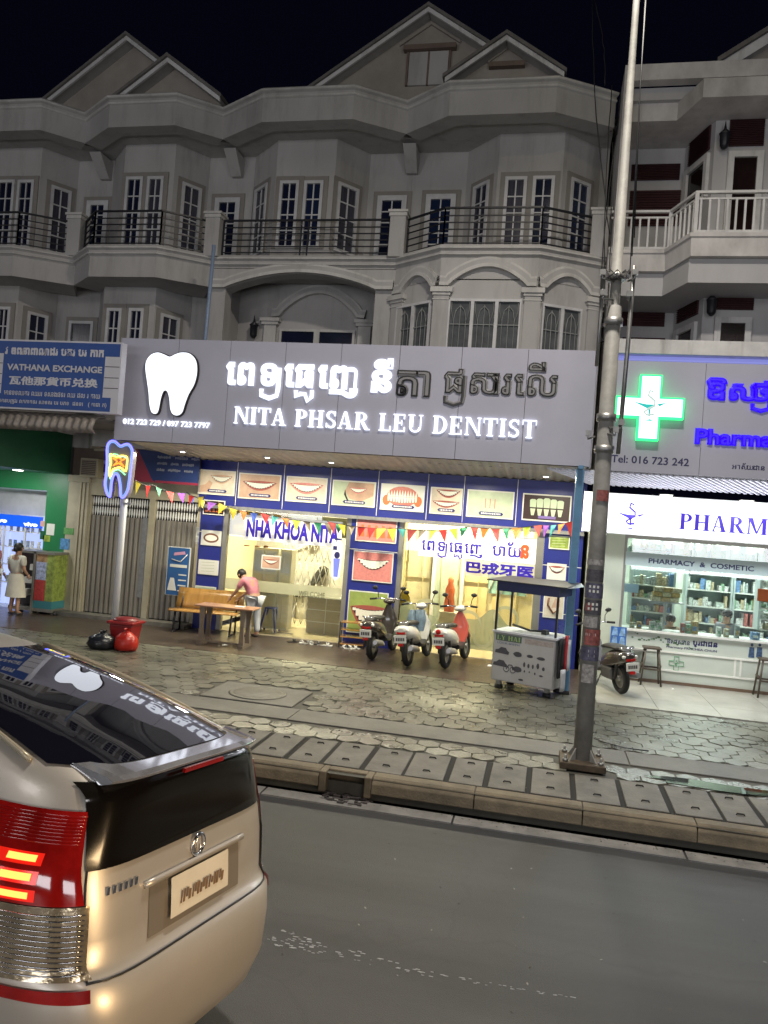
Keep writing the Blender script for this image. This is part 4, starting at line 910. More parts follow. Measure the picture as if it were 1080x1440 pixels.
mb=MB(FF.M); mb.prism(tooth,.061,.075); mb.build('lit_tooth',M_E_white,tb)
def serifpx(body,fr,pts,mt,par,**k): u0,u1,v0,v1=fr.box(pts); return serif(body,fr,u0,u1,v0,v1,mt,par,**k)
def textpx(body,fr,pts,mt,par,**k): u0,u1,v0,v1=fr.box(pts); return text(body,fr,u0,u1,v0,v1,mt,par,**k)
def khpx(gl,fr,pts,mt,par,**k): u0,u1,v0,v1=fr.box(pts); return khmer(gl,fr,u0,u1,v0,v1,mt,par,**k)
serifpx('NITA PHSAR LEU DENTIST',FF,[(329.5,571.5),(756,592),(329.5,596),(754,616.6)],M_E_white,sign,depth=.03,w=.01)
khpx(KM_DENTAL,FF,[(318,507),(505,517),(317,561),(503,572)],M_E_white,sign,bold=.045,depth=.03,w=.01)
khpx([K('នី',.66)],FF,[(523,504),(553,504),(523,553),(552,553)],M_E_white,sign,bold=.045,depth=.03,w=.01)
M_unl=mat('unlit_letter_edge',(.05,.05,.05),.5,var=.1); M_unf=mat('unlit_letter_face',(.24,.24,.25),.45,var=.1)
for mt,kw in ((M_unf,dict(bold=.045,depth=.03,w=.005)),(M_unl,dict(bold=.0,outline=.028,depth=.035,w=.006))):
    khpx([K('ត',.62),K('ា',.3)],FF,[(558,520),(606,522),(558,557),(606,559)],mt,sign,**kw)
    khpx([K('ផ',.64),('~ya',0,0,1,1,.05),K('ស',.66),K('ា',.28),K('រ',.34),K('េ',.3),K('ល',.64),K('ី',.3,dx=-.05,dy=.05)],FF,[(624,505),(785,510),(624,572),(783,578)],mt,sign,**kw)
textpx('012 723 729 / 097 723 7797',FF,[(174,588),(296,595),(174,596),(296,603.5)],M_E_white,sign,bold=.03,depth=.03,w=.01)
# --- canopy behind the sign: corrugated soffit with downlights
can=thing('shop_canopy','corrugated cream metal canopy with round downlights behind the dentist sign','canopy',(-3.5,13.7,3.6))
zf,zk=3.63,3.50; cy0,cy1=12.81,14.995
mb=MB(); n=int((sx1-sx0)/.09); rows=[]
for k in range(n*2+1):
    x=sx0+.02+(sx1-sx0-.04)*k/(n*2); dz=.0 if k%4<2 else .022; rows.append([(x,cy0,zf+dz),(x,cy1,zk+dz)])
mb.grid(rows,smooth=False); mb.build('corrugated_soffit',mat('cream_corrugated_metal',(.62,.58,.46),.35,metal=.0,var=.25,scale=2),can)
mb=MB(); mb.add([(sx0,12.81,3.78),(sx1,12.81,3.78),(sx1,14.1,3.95),(sx0,14.1,3.95)],[(0,1,2,3)],0,False); mb.build('canopy_roof',M_steel,can)
def onsof(px,py):
    d=ray(px,py); # intersect plane z = zf+(y-cy0)/(cy1-cy0)*(zk-zf)
    k=(zk-zf)/(cy1-cy0); t=(zf-k*cy0-CAMH)/(d.z-k*d.y); return Vector((0,0,CAMH))+d*t
for i,(px,py) in enumerate([(257,635),(295,649),(376,643),(405,657),(519,664),(640,673),(768,670),(768,683),(466,650)]):
    p=onsof(px,py)
    mb=MB(Matrix.Translation(p)); mb.lathe([(.05,-.012),(.078,-.012),(.085,-.002),(.085,.03),(.05,.03)],20); r=mb.build('downlight',M_white,can)
    mb=MB(Matrix.Translation(p)); mb.lathe([(.001,-.0125),(.049,-.0125),(.049,-.004),(.001,-.004)],20); mb.build('lit_diffuser',M_E_lamp,r)
for i,(x,w_) in enumerate([(-6.6,80),(-4.9,95),(-3.1,95),(-1.3,95),(.2,85)]): area('downlight_glow',(x,13.7,3.5),(x,13.3,0),w_,.25,(1.0,.93,.70))
# posts of the canopy
def cpost(px,Yp,zt,lab,mt,r,grp='canopy posts of the dentist shop'):
    x=px; t=thing('canopy_post',lab,'post',(x,Yp,0),group=grp)
    mb=MB(); mb.box(x-r,x+r,Yp-r,Yp+r,.02,zt); mb.build('shaft',mt,t,bevel=.006)
    mb=MB(); mb.box(x-r*1.25,x+r*1.25,Yp-r*1.25,Yp+r*1.25,0,.06); mb.build('foot',M_black,t,bevel=.01)
    mb=MB(); mb.box(x-r*.6,x+r*.6,Yp-.25,Yp+.3,zt,zt+.05); mb.build('bracket',mt,t)
    return t
cpost(FY(12.6).uv(806,800)[0],12.6,3.55,'light blue square post right of the key cart holding up the canopy',M_bluep,.062)
pxl=FY(12.75).uv(170,760)[0]
t=thing('canopy_post','pale steel round post behind the red bin carrying the neon tooth','post',(pxl,12.75,0),group='canopy posts of the dentist shop')
mb=MB(); mb.cyl((pxl,12.75,0),(pxl,12.75,3.58),.062,16); mb.build('shaft',M_steelw,t)
pp=X(297,430,13.2); t=thing('drain_pipe','light blue pipe rising from the canopy roof past the balcony corner','pipe',(pp,13.2,3.9)); mb=MB(); 
mb.cyl((X(287,475,13.3),13.3,3.9),(X(301,345,13.3),13.3,Z(301,345,13.3)),.035,12); mb.build('pipe_body',mat('pale_blue_pipe',(.22,.29,.42),.45,var=.1),t)
# neon tooth box on the left post
def px2(p): return (p[0]/3.857,600+p[1]/3.857)
FN=FY(12.55)
nt_=thing('neon_tooth_sign','small tooth-shaped neon sign with blue rim and yellow and orange roots on the left post','sign',(-6.6,12.6,2.9))
o1=[(582,110),(600,80),(628,80),(655,103),(680,95),(705,98),(722,130),(718,185),(712,240),(705,300),(695,350),(672,385),(655,375),(652,320),(640,265),(622,262),(610,300),(605,350),(598,382),(580,360),(570,310),(578,250),(582,180)]
O=[FN.uv(*px2(p)) for p in catmull(o1,3)]
mb=MB(FN.M); mb.prism([(p[0]-.02,p[1]-.02) for p in O],-.16,-.005); mb.build('sign_body',mat('grey_acrylic_back',(.20,.18,.20),.3,var=.1),nt_)
def neon(pts,col,s,r,closed=True,w=.015):
    mb=MB(FN.M); mb.tube([(p[0],p[1],w) for p in pts],r,6,closed=closed); mb.build('neon_tube',emis('neon_%s'%col[0],col[1],s),nt_)
neon(O,('blue',(.12,.12,1)),4,.016); neon([((p[0]-cxm*0),p[1]) for p in offs(O,-.03)],('pale_blue',(.25,.45,1)),1.2,.008)
i1=[(600,150),(618,158),(640,165),(662,158),(690,165),(692,200),(685,240),(672,235),(655,222),(635,225),(615,235),(600,275),(596,235),(604,195)]
I=[FN.uv(*px2(p)) for p in catmull(i1,3)]
neon(I,('yellow',(1,.85,.10)),4,.014,w=.02)
neon([FN.uv(*px2(p)) for p in ((600,285),(605,255),(625,238),(645,232),(665,245),(682,262))],('green',(.3,1,.45)),2.2,.011,False,.022)
neon([FN.uv(*px2(p)) for p in ((606,162),(620,148),(640,152),(655,165),(672,162),(690,172))],('green',(.3,1,.45)),1.6,.009,False,.022)
for a in ([(618,170),(640,190),(620,212)],[(680,175),(655,190),(675,218)],[(632,175),(648,168),(662,178)],[(630,205),(648,198),(664,208)]): neon([FN.uv(*px2(p)) for p in a],('orange',(1,.18,.02)),3.5,.014,False,.024)
mb=MB(); p=FN.uv(178,690); mb.box(p[0]-.12,p[0]+.02,12.68,12.72,2.45,2.49); mb.box(p[0]-.12,p[0]+.02,12.68,12.72,3.05,3.09); mb.build('bracket',M_steel,nt_)
# --- shop front: header band, pillars
shop=thing('dental_shop_front','blue dentist shop front with glass doors and lit cream interior','shop front',(-3,15,0))
hb0,hb1=2.58,3.50
xh0=F15.uv(281,690)[0]; xh1=F15.uv(820,700)[0]
pil=[F15.box([(345,705),(358,840),(312,868),(283,690)])]
def Xp(px,py): return F15.uv(px,py)[0]
PL=(Xp(277,800),Xp(309,800)); PM=(Xp(490,800),Xp(557,808)); PR=(Xp(763,800),Xp(817,805))
mb=MB(F15.M); mb.box(xh0,PR[1],hb0,hb1,-.2,.03); mb.build('header_panel',M_blue,shop)
for a,b in (PL,PM,PR): mb=MB(F15.M); mb.box(a,b,0,hb0-.002,-.2,.02); mb.build('pillar_panel',M_blue,shop)
mb=MB(F15.M)
for px in (333,399,465,532,602,653,728): u=F15.uv(px,690)[0]; mb.box(u-.006,u+.006,hb0+.02,hb1,.0301,.034)
mb.build('panel_seam',M_rimw,shop)
for (a,b),zz in zip((PL,PM,PR,PR),(2.0,1.9,1.0,1.9)): mb=MB(F15.M); mb.box(a,b,zz,zz+.014,.0201,.024); mb.build('pillar_seam',M_rimw,shop)
mb=MB(F15.M); mb.box(xh0,PR[1],hb0-.07,hb0-.004,.021,.12)
mb.build('awning_rail',M_steel,shop)
PP=[('whiten',[(281,659),(332,664),(279,693),(330,699)],None,'first poster of the header row: fingers pulling a lip off white teeth'),
('smile',[(336,664),(396,669),(336,700),(394,705)],M_skin,'second poster of the header row: tan skin and a red-lipped smile'),
('pink',[(403,669),(461,673),(402,704),(459,709)],M_skin2,'third poster of the header row: big pink smile'),
('chin',[(469,674),(529,679),(466,709),(527,715)],M_pgrn,'fourth poster of the header row: chin and smile on pale green'),
('denture',[(537,679),(599,684),(534,716),(595,721)],M_rimw,'fifth poster of the header row: full denture with orange gum ends'),
('two',[(607,684),(652,688),(603,722),(648,725)],M_skin2,'narrow sixth header poster showing two smiles one above the other'),
('implant',[(658,688),(724,692),(655,726),(721,731)],M_pgrn,'pale seventh header poster with drawn tooth implants'),
('crowns',[(736,693),(804,698),(733,731),(802,736)],M_dark,'black last header poster with greenish crown teeth')]
for k,pts,bg_,lab in PP: poster(F15.off(.032),pts,k,lab,bg_,pill=k!='crowns',group='posters of the header band')
fp=F15.off(.022)
gp='posters on the blue pillars'
for k,pts,bg_,lab in [('dark',[(288,702),(318,705),(285,722),(315,726)],M_dark,'dark poster at the top of the left blue pillar behind flags'),
('mold',[(285,744),(313,748),(282,765),(310,769)],M_rimw,'left pillar poster of a brown denture'),
('lines',[(281,786),(309,789),(278,806),(306,810)],M_rimw,'blank pale poster halfway down the left blue pillar'),
('clamp',[(276,823),(305,826),(273,842),(302,846)],M_pgrn,'greenish poster low on the left blue pillar behind the bench'),
('dark',[(503,726),(560,732),(499,758),(556,767)],M_lipp,'blurred pink and red poster at the top of the middle pillar'),
('big',[(499,773),(555,779),(494,815),(550,821)],M_lipp,'large smile poster halfway down the middle pillar'),
('giant',[(492,829),(549,835),(486,888),(540,894)],mat('print_lime',(.30,.38,.10),.4,var=.3),'tall green and red mouth poster low on the middle pillar behind the dark scooter'),
('lines',[(773,752),(802,755),(771,771),(800,774)],M_lgrn,'yellow green poster at the top of the right pillar'),
('brace',[(770,791),(797,794),(768,814),(795,817)],M_rimw,'right pillar poster of a smile with braces'),
('hook',[(765,832),(795,836),(763,867),(791,871)],M_skin2,'right pillar poster of a dental hook beside the blue post')]:
    poster(fp,pts,k,lab,bg_,pill=False,group=gp,border=.02)
# door frames and glass
M_alu=mat('dull_aluminium',(.30,.29,.26),.4,metal=.6,var=.15)
for a in (PL[1]+.001,PM[0]-.10,PM[1]+.001,PR[0]-.14): mb=MB(F15.M); mb.box(a,a+(.098 if a!=PR[0]-.14 else .139),0,hb0-.002,-.12,.0); mb.build('jamb',M_alu,shop)
mb=MB(F15.M); mb.box(PL[1]+.102,PM[0]-.102,hb0-.06,hb0-.002,-.1,-.002); mb.box(PM[1]+.102,PR[0]-.142,hb0-.06,hb0-.002,-.1,-.002); mb.build('lintel',M_alu,shop)
M_gl=glass('clear_door_glass',(.97,.99,.95),.02,.07)
def panes(a,b,n):
    w=(b-a)/n
    for k in range(n): mb=MB(F15.M); mb.box(a+k*w+.006,a+(k+1)*w-.006,.02,hb0-.062,-.062,-.052); mb.build('door_glass',M_gl,shop)
    return w
La,Lb=PL[1]+.102,PM[0]-.102; Ra,Rb=PM[1]+.102,PR[0]-.142
panes(La,Lb,4); panes(Ra,Rb,4)
# lettering on the glass
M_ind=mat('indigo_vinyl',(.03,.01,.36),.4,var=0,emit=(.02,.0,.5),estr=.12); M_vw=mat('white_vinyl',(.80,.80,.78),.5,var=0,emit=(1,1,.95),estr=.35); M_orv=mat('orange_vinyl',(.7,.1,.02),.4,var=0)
M_veilw=mat('frosted_film',(.62,.62,.42),.6,var=.05,alpha=.62); M_veilg=mat('frosted_green_film',(.30,.34,.20),.6,var=.1,alpha=.78); M_yel=mat('yellow_film',(.75,.62,.16),.5,var=.1,alpha=.55)
FG=F15.off(-.050)
u0,u1,v0,v1=FG.box([(348,728),(478,741),(346,753),(476,767)])
mb=MB(FG.M); mb.box(u0-.05,u1+.05,v0-.06,v1+.08,.0,.003); mb.build('white_strip',M_vw,shop)
text('NHA KHOA NITA',FG,u0,u1,v0,v1,M_ind,shop,depth=.004,bold=.05,w=.004)
u0,u1,v0,v1=FG.box([(594,752),(715,762),(592,783),(713,793)])
mb=MB(FG.M); mb.box(u0-.06,FG.uv(768,780)[0],v0+.02,v1+.10,.0,.003); mb.build('white_strip',M_vw,shop)
khmer(KM_DENTAL+[K(' ',.5),K('ប',.62),K('ា',.32),K('យ',.82),K('័',.05,dx=-.35)],FG,u0,u1+.25,v0,v1,M_ind,shop,depth=.004,bold=.02,w=.004)
u0,u1,v0,v1=FG.box([(733,768),(745,770),(731,783),(743,786)])
khmer([K('ន',.6)],FG,u0,u1,v0-.02,v1+.04,M_orv,shop,depth=.004,bold=.05,w=.004)
u0,u1,v0,v1=FG.box([(656,788),(751,797),(655,805),(750,814)])
mb=MB(FG.M); mb.box(u0-.04,u1+.04,v0-.05,v1+.04,.0,.003); mb.build('white_strip',mat('faint_white_vinyl',(.8,.78,.66),.5,var=0,alpha=.6),shop)
text('巴戎牙医',FG,u0,u1,v0,v1,M_ind,shop,depth=.004,bold=.045,w=.004)
# film on the lower glass: wave pattern right, WELCOME band left
mb=MB(FG.M); n=60; top=[]
for k in range(n+1):
    t=k/n; x=Ra+.02+(Rb-Ra-.04)*t; z=.72+.18*math.sin(t*PI*3.2+.8)+.07*math.sin(t*PI*9); top.append((x,z))
for k in range(n): mb.add([(top[k][0],.16,.001),(top[k+1][0],.16,.001),(top[k+1][0],top[k+1][1],.001),(top[k][0],top[k][1],.001)],[(0,1,2,3)],0,False)
mb.build('frosted_film',M_veilg,shop)
for (c,h_),r,a0,a1 in (((.20,.78),.30,-60,200),((.52,.62),.30,-20,250),((.80,.80),.28,-60,200),((.66,.40),.20,150,400),((.36,.38),.18,150,400)):
    mb=MB(FG.M); x=Ra+(Rb-Ra)*c; rows=[]
    for k in range(25):
        a=R(a0+(a1-a0)*k/24); rr=r*(1-.35*k/24); w_=.028*math.sin(PI*(k+.5)/25)+.006; rows.append([(x+(rr-w_)*math.cos(a),h_+(rr-w_)*math.sin(a),.0045),(x+(rr+w_)*math.cos(a),h_+(rr+w_)*math.sin(a),.0045)])
    mb.grid(rows,smooth=False); mb.build('film_scroll',mat('pale_scroll_film',(.46,.46,.28),.5,var=.05,alpha=.8),shop)
mb=MB(FG.M); mb.box(La+.02,Lb-.02,Z(420,838,15),Z(420,822,15),.001,.003); mb.build('welcome_band',M_veilw,shop)
textpx('WELCOME',FG,[(420,830),(457,834),(420,838),(457,842)],mat('faint_grey_vinyl',(.18,.18,.10),.5,var=0),shop,depth=.002,bold=.02,w=.004)
poster(FG,[(369,780),(396,782),(367,799),(394,802)],'smile','small square lip sticker on the left glass door above the pink-shirted man',M_skin,pill=False)
# bulb-shaped blue and white sticker
u,v=FG.uv(474,782)
st=MB(FG.M); st.prism([(u+.13*math.cos(2*PI*k/18),v+.16+.17*math.sin(2*PI*k/18)) for k in range(18)],.004,.008); st.prism([(u-.13,v+.14),(u+.13,v+.14),(u+.085,v-.42),(u,v-.5),(u-.085,v-.42)],.0041,.0078); o=st.build('implant_sticker',M_vw); tag(o,'white bulb-shaped dental sticker with a blue shaft on the left glass doors','sticker')
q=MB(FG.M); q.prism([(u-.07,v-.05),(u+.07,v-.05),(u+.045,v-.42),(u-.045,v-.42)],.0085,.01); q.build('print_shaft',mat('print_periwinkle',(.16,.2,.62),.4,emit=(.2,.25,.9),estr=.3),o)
q=MB(FG.M); q.box(u-.09,u-.01,v+.12,v+.2,.0085,.01); q.prism([(u+.06*math.cos(2*PI*k/14),v+.02+.07*math.sin(2*PI*k/14)) for k in range(14)],.0085,.01); q.box(u-.07,u+.08,v+.32,v+.36,.0085,.01); q.build('print_marks',M_pill,o)
# --- interior
room=thing('shop_room','bright cream dentist waiting room behind the glass doors','room',(-3,16,0))
xm=(PM[0]+PM[1])/2
mb=MB(); mb.box(xh0+.5,PR[1],15.0,20.2,-.02,.012); mb.build('room_floor',M_floor,room)
mb=MB(); mb.box(PL[0],PL[0]+.1,15.2,20,0,3.1); mb.box(xm-.05,xm+.05,15.2,20,0,3.1); mb.box(PR[0]+.1,PR[1],15.2,20,0,3.1); mb.box(PL[0],xm-.06,19.9,20.0,0,3.1); mb.build('room_wall',M_cream,room)
mb=MB(); mb.box(PL[0],PR[1],15.2,20,3.1,3.18); mb.build('room_ceiling',M_cream,room)
mb=MB(); mb.box(PL[0]+.2,La+1.2,15.25,15.32,1.98,2.5); mb.build('yellow_valance',mat('warm_yellow_wall',(.70,.50,.12),.6,var=.1),room)
mb=MB(); mb.box(La+1.2,Lb,15.25,15.32,2.1,2.5); mb.build('cream_valance',mat('pale_yellow_wall',(.66,.60,.30),.6,var=.1),room)
for x,y,w_,c_ in ((-5.2,16.6,300,(1,.88,.56)),(-4.4,18.6,160,(.92,1,.86)),(-1.6,15.9,260,(1,.88,.58))):
    mb=MB(); mb.box(x-.5,x+.5,y-.08,y+.08,3.06,3.09); mb.build('lit_tube',emis('lit_tube_light',(1,.95,.8),8),room); area('room_light',(x,y,3.0),(x,y,0),w_,1.0,c_,size_y=.3)
# back partition of the right bay: yellow panels, door
mb=MB(); mb.box(xm+.05,PR[0]+.1,16.6,16.7,0,3.1); mb.build('yellow_partition',mat('butter_yellow_panel',(.72,.63,.38),.5,var=.12,scale=1.5),room)
for k in range(4):
    x=xm+.45+k*.62; mb=MB(); mb.box(x,x+.5,16.55,16.598,.1,1.25); mb.box(x,x+.5,16.55,16.598,1.35,2.35)
    if k in (0,1): mb.build('panel_board',mat('cream_panel',(.66,.60,.40),.5,var=.1),room)
    else: mb.build('panel_board',mat('light_wood_panel',(.66,.52,.26),.5,var=.15,scale=3,stretch=(1,1,.2)),room)
x=xm+1.05; mb=MB(); mb.box(x-.02,x+.5,16.53,16.549,.3,2.1); mb.build('frosted_window',mat('greenish_frosted_glass',(.40,.46,.36),.3,var=.2),room)
for k in range(7):
    xx=xm+.4+k*.40; mb=MB(); mb.cyl((xx,16.50,.05),(xx,16.50,2.9),.010,5); mb.build('panel_bead',mat('pale_bead',(.70,.62,.34),.4,var=.05),room)
for xx in (xm+1.0,xm+1.62): mb=MB(); mb.box(xx,xx+.07,16.44,16.49,0.012,2.25); mb.build('door_post',M_white,room)
mb=MB(); mb.box(xm+1.0,xm+1.69,16.44,16.489,2.2505,2.32); mb.build('door_head',M_white,room)
x=Rb-.95; mb=MB(); mb.box(x,x+.8,16.53,16.549,1.15,2.0); mb.build('mirror',mat('teal_mirror',(.30,.5,.45),.25,var=.5,scale=3),room)
mb=MB(); 
for s in (0,1):
    for k in range(3): a=x+.0+k*.27; mb.tube([(a,16.51,1.15 if s else 2.0),(a+.27,16.51,2.0 if s else 1.15)],.012,5)
mb.build('window_lattice',M_white,room)
# tiled reception desk, cabinets, folding gate
desk=thing('reception_desk','beige tiled reception desk behind the left glass door','desk',(-4.1,16.4,0))
dx0,dx1=X(432,860,15.9),X(484,860,15.9); ztop=Z(460,842,15.9)
mb=MB(); mb.box(dx0,dx1,15.9,16.6,0.012,ztop); mb.build('desk_body',mat('dull_beige_tile',(.34,.30,.20),.3,var=.1),desk)
mb=MB(); 
for k in (1,2): mb.box(dx0,dx1,15.893,15.899,ztop*k/3-.006,ztop*k/3+.006)
mb.box((dx0+dx1)/2-.006,(dx0+dx1)/2+.006,15.893,15.899,.02,ztop); mb.build('tile_joint',M_rimw,desk); mb=MB(); mb.box(dx0-.04,dx1+.02,15.86,16.65,ztop+.001,ztop+.04); mb.build('desk_top',M_rimw,desk)
fg=thing('folding_gate','white diamond lattice folding gate inside the left glass door','gate',(-4.8,16.9,0))
ga,gb=X(392,830,16.4),X(470,830,16.4)
for row in range(5):
    z0_=.1+row*.46; nb=9
    for k in range(nb):
        a=ga+(gb-ga)*k/nb; b=ga+(gb-ga)*(k+1)/nb
        for s in (0,1):
            mb=MB(); mb.tube([(a,16.4+.01*s,z0_ if s else z0_+.46),(b,16.4+.01*s,z0_+.46 if s else z0_)],.009,4); mb.build('lattice_bar',M_white,fg)
mb=MB(); gr0,gr1=X(378,830,19.2),X(486,830,19.2); mb.box(gr0,gr1,19.5,19.6,.0,2.4); mb.build('rear_shelving',mat('dark_rear_shelving',(.06,.07,.06),.3,var=.8,scale=4),room)
rr=random.Random(9); gl=[mat('clutter_%s'%n,c,.3,metal=m_,var=.2) for n,c,m_ in (('silver',(.55,.6,.58),.7),('white',(.7,.72,.7),0),('black',(.02,.02,.02),0),('mint',(.3,.5,.42),0),('blue',(.2,.25,.5),0))]
mb=MB()
for k in range(150):
    x=rr.uniform(gr0,gr1-.1); z=rr.uniform(.3,2.1); y=rr.uniform(18.4,19.4); w_=rr.uniform(.03,.14); h_=rr.uniform(.04,.28); mb.box(x,x+w_,y,y+.1,z,z+h_,rr.choice((0,0,1,1,2,3,4)))
mb.build('rear_clutter',gl,room,kind='stuff')
dc=thing('dental_chair','dark reclining dental chair with arm lamp far inside the left glass door','dental chair',(-4.6,17.8,0)); x=X(425,830,17.8)
mb=MB(); mb.box(x-.55,x+.1,17.6,18.1,.55,.68); mb.build('seat',M_black,dc,bevel=.03); mb=MB(); mb.prism([(0,0),(1,0),(1,1)],0,0) if False else mb.add([(x+.1,17.6,.6),(x+.1,18.1,.6),(x+.55,18.1,1.25),(x+.55,17.6,1.25),(x+.1,17.6,.72),(x+.1,18.1,.72),(x+.45,18.1,1.32),(x+.45,17.6,1.32)],[(0,1,2,3),(4,5,6,7),(0,1,5,4),(1,2,6,5),(2,3,7,6),(3,0,4,7)],0,False); mb.build('backrest',M_black,dc); mb=MB(); mb.cyl((x,17.85,.012),(x,17.85,.55),.12,14); mb.build('pedestal',M_white,dc)
mb=MB(); mb.tube([(x-.3,18.0,.7),(x-.35,18.0,1.6),(x+.1,17.9,1.9)],.025,8); mb.ball((x+.15,17.9,1.85),.16,.12,.07,12); mb.build('lamp_arm',M_white,dc)
for k in range(26):
    x=random.uniform(ga-.2,gb+.1); z=random.choice((.8,1.15,1.5,1.85)); y=random.uniform(17.4,18.8)
for nm,x_,lab in (('a',-6.02,'white panelled cabinet behind the man, left one'),('b',-5.42,'white panelled cabinet behind the man, right one')):
    c=thing('white_cabinet',lab,'cabinet',(x_,15.75,0),group='white cabinets in the waiting room')
    mb=MB(); mb.box(x_,x_+(.55 if nm=='a' else .25),15.6,15.9,.05,1.75); mb.build('cabinet_body',mat('white_laminate',(.66,.64,.54),.4,var=.05),c)
    for z0_,z1_ in ((.1,.75),(.8,1.2),(1.25,1.7)):
        mb=MB(); mb.box(x_+.03,x_+.235,15.58,15.599,z0_,z1_); (mb.box(x_+.285,x_+.52,15.58,15.599,z0_,z1_) if nm=='a' else None); mb.build('cabinet_door',mat('cream_panel',(.66,.60,.40)) if z1_<1.3 else mat('milky_blue_glass',(.50,.53,.62),.3,var=.1),c,bevel=.004)
for i,(px,lab) in enumerate(((346,'leftmost brown carved bottle statue on the cabinet top'),(361,'middle brown carved bottle statue on the cabinet top'),(373,'rightmost brown carved bottle statue beside the lip sticker'))):
    x=X(px,780,15.7); mb=MB(Matrix.Translation((x,15.7,1.751))); h=Z(px,767,15.7)-1.751
    mb.lathe([(.05,0),(.062,.02),(.065,h*.45),(.045,h*.6),(.055,h*.68),(.04,h*.8),(.045,h*.88),(.02,h)],12); o=mb.build('bottle_statue',mat('carved_brown_wood',(.28,.09,.02),.5,var=.4,scale=20,bump=.8,bscale=60)); tag(o,lab,'statue',group='carved bottle statues')
def aframe(x,y,h,lab):
    t=thing('blue_stool',lab,'stool',(x,y,0)); mm=mat('blue_plastic',(.02,.04,.32),.4,var=.1)
    mb=MB(); mb.box(x-.11,x+.11,y-.1,y+.1,h-.03,h); mb.build('seat',mm,t,bevel=.01)
    for sx in (-1,1):
        for sy in (-1,1): mb=MB(); mb.tube([(x+sx*.09,y+sy*.08,h-.03),(x+sx*.17,y+sy*.14,.012)],.022,6); mb.build('leg',mm,t)
aframe(X(380,870,15.5),15.5,.52,'blue plastic stool inside the left glass door')
# framed yellow raincoat and orange figure by the right door
mb=MB(F15.M); u,v=F15.uv(566,850); mb.prism([(u-.10,v-.34),(u+.1,v-.34),(u+.12,v+.1),(u+.06,v+.28),(u-.04,v+.3),(u-.1,v+.1)],-.2,-.13); o=mb.build('yellow_raincoat',mat('yellow_cloth',(.62,.44,.02),.7,var=.2),bevel=.02); tag(o,'yellow raincoat hanging inside at the left edge of the right glass doors','raincoat')
mb=MB(Matrix.Translation((X(632,845,15.9),15.9,.75))); mb.lathe([(.10,0),(.12,.1),(.09,.3),(.10,.45),(.05,.58),(.06,.66),(.0,.74)],14); o=mb.build('orange_figure',mat('orange_robe',(.62,.13,.04),.6,var=.2)); tag(o,'orange robed figure standing behind the right glass above the red scooter','statue')
mb=MB(); x=X(632,845,15.9); mb.box(x-.2,x+.2,15.75,16.1,0.012,.748); o=mb.build('statue_plinth',M_cream); tag(o,'cream plinth under the orange figure behind the right glass','plinth')
# ================================================================ BUNTING
cols=[('red',(.50,.03,.03)),('green',(.03,.22,.12)),('yellow',(.60,.50,.05)),('blue',(.05,.10,.45)),('orange',(.65,.16,.03)),('teal',(.08,.36,.36)),('purple',(.20,.06,.35)),('maroon',(.28,.04,.04)),('lime',(.36,.48,.05)),('taupe',(.28,.24,.18))]
def bunting(P3,n,lab,seq):
    t=thing('bunting_string',lab,'bunting',P3[0],group='flag strings under the canopy'); P=[Vector(p) for p in P3]
    mb=MB(); fine=[]
    for i in range(len(P)-1):
        for k in range(8): f=k/8; p=P[i].lerp(P[i+1],f); p.z-=.05*4*f*(1-f); fine.append(p)
    fine.append(P[-1]); mb.tube(fine,.007,5); mb.build('cord',M_iron,t)
    L=[0]; 
    for i in range(1,len(fine)): L.append(L[-1]+(fine[i]-fine[i-1]).length)
    for k in range(n):
        d=L[-1]*(k+.5)/n; i=max(j for j in range(len(L)) if L[j]<=d); i=min(i,len(fine)-2); p=fine[i].lerp(fine[i+1],(d-L[i])/(L[i+1]-L[i])); dr=(fine[i+1]-fine[i]).normalized()
        w=random.uniform(.065,.10); h=random.uniform(.17,.26); a=random.uniform(-.5,.5); tip=p+Vector((random.uniform(-.08,.08),random.uniform(-.07,.07),-h)); q0,q1=p-dr*w,p+dr*w; mid=(q0+q1+tip)/3+Vector((0,random.uniform(-.03,.03),0))
        mb=MB(); mb.add([q0,q1,tip,mid],[(0,1,3),(1,2,3),(2,0,3)],0,False); c=cols[seq[k%len(seq)]]; mb.build('flag',mat('flag_'+c[0],c[1],.6,var=.1),t,solid=.003)
def onY(px,py,Y): u,v=FY(Y).uv(px,py); return (u,Y,v)
bunting([onY(188,673,12.8),onY(215,682,13.3),onY(262,693,14.0),onY(290,697,14.5)],7,'short flag string from the left post over the shutters',[2,0,1,0,6,0,2])
bunting([onY(262,692,14.4),onY(310,708,14.6),onY(370,722,14.7),onY(485,737,14.7)],15,'flag string across the left glass doors in front of NHA KHOA NITA',[3,2,6,2,2,4,3,0,5,4,8,9,1,9,1])
bunting([onY(460,733,14.6),onY(560,743,14.6),onY(660,741,14.5),onY(760,738,14.2),onY(818,728,13.4)],26,'long flag string over the middle pillar and right glass doors',[7,2,9,0,0,8,2,5,7,9,8,0,8,1,0,4,7,1,4,8,7,6,5,4,0,7])
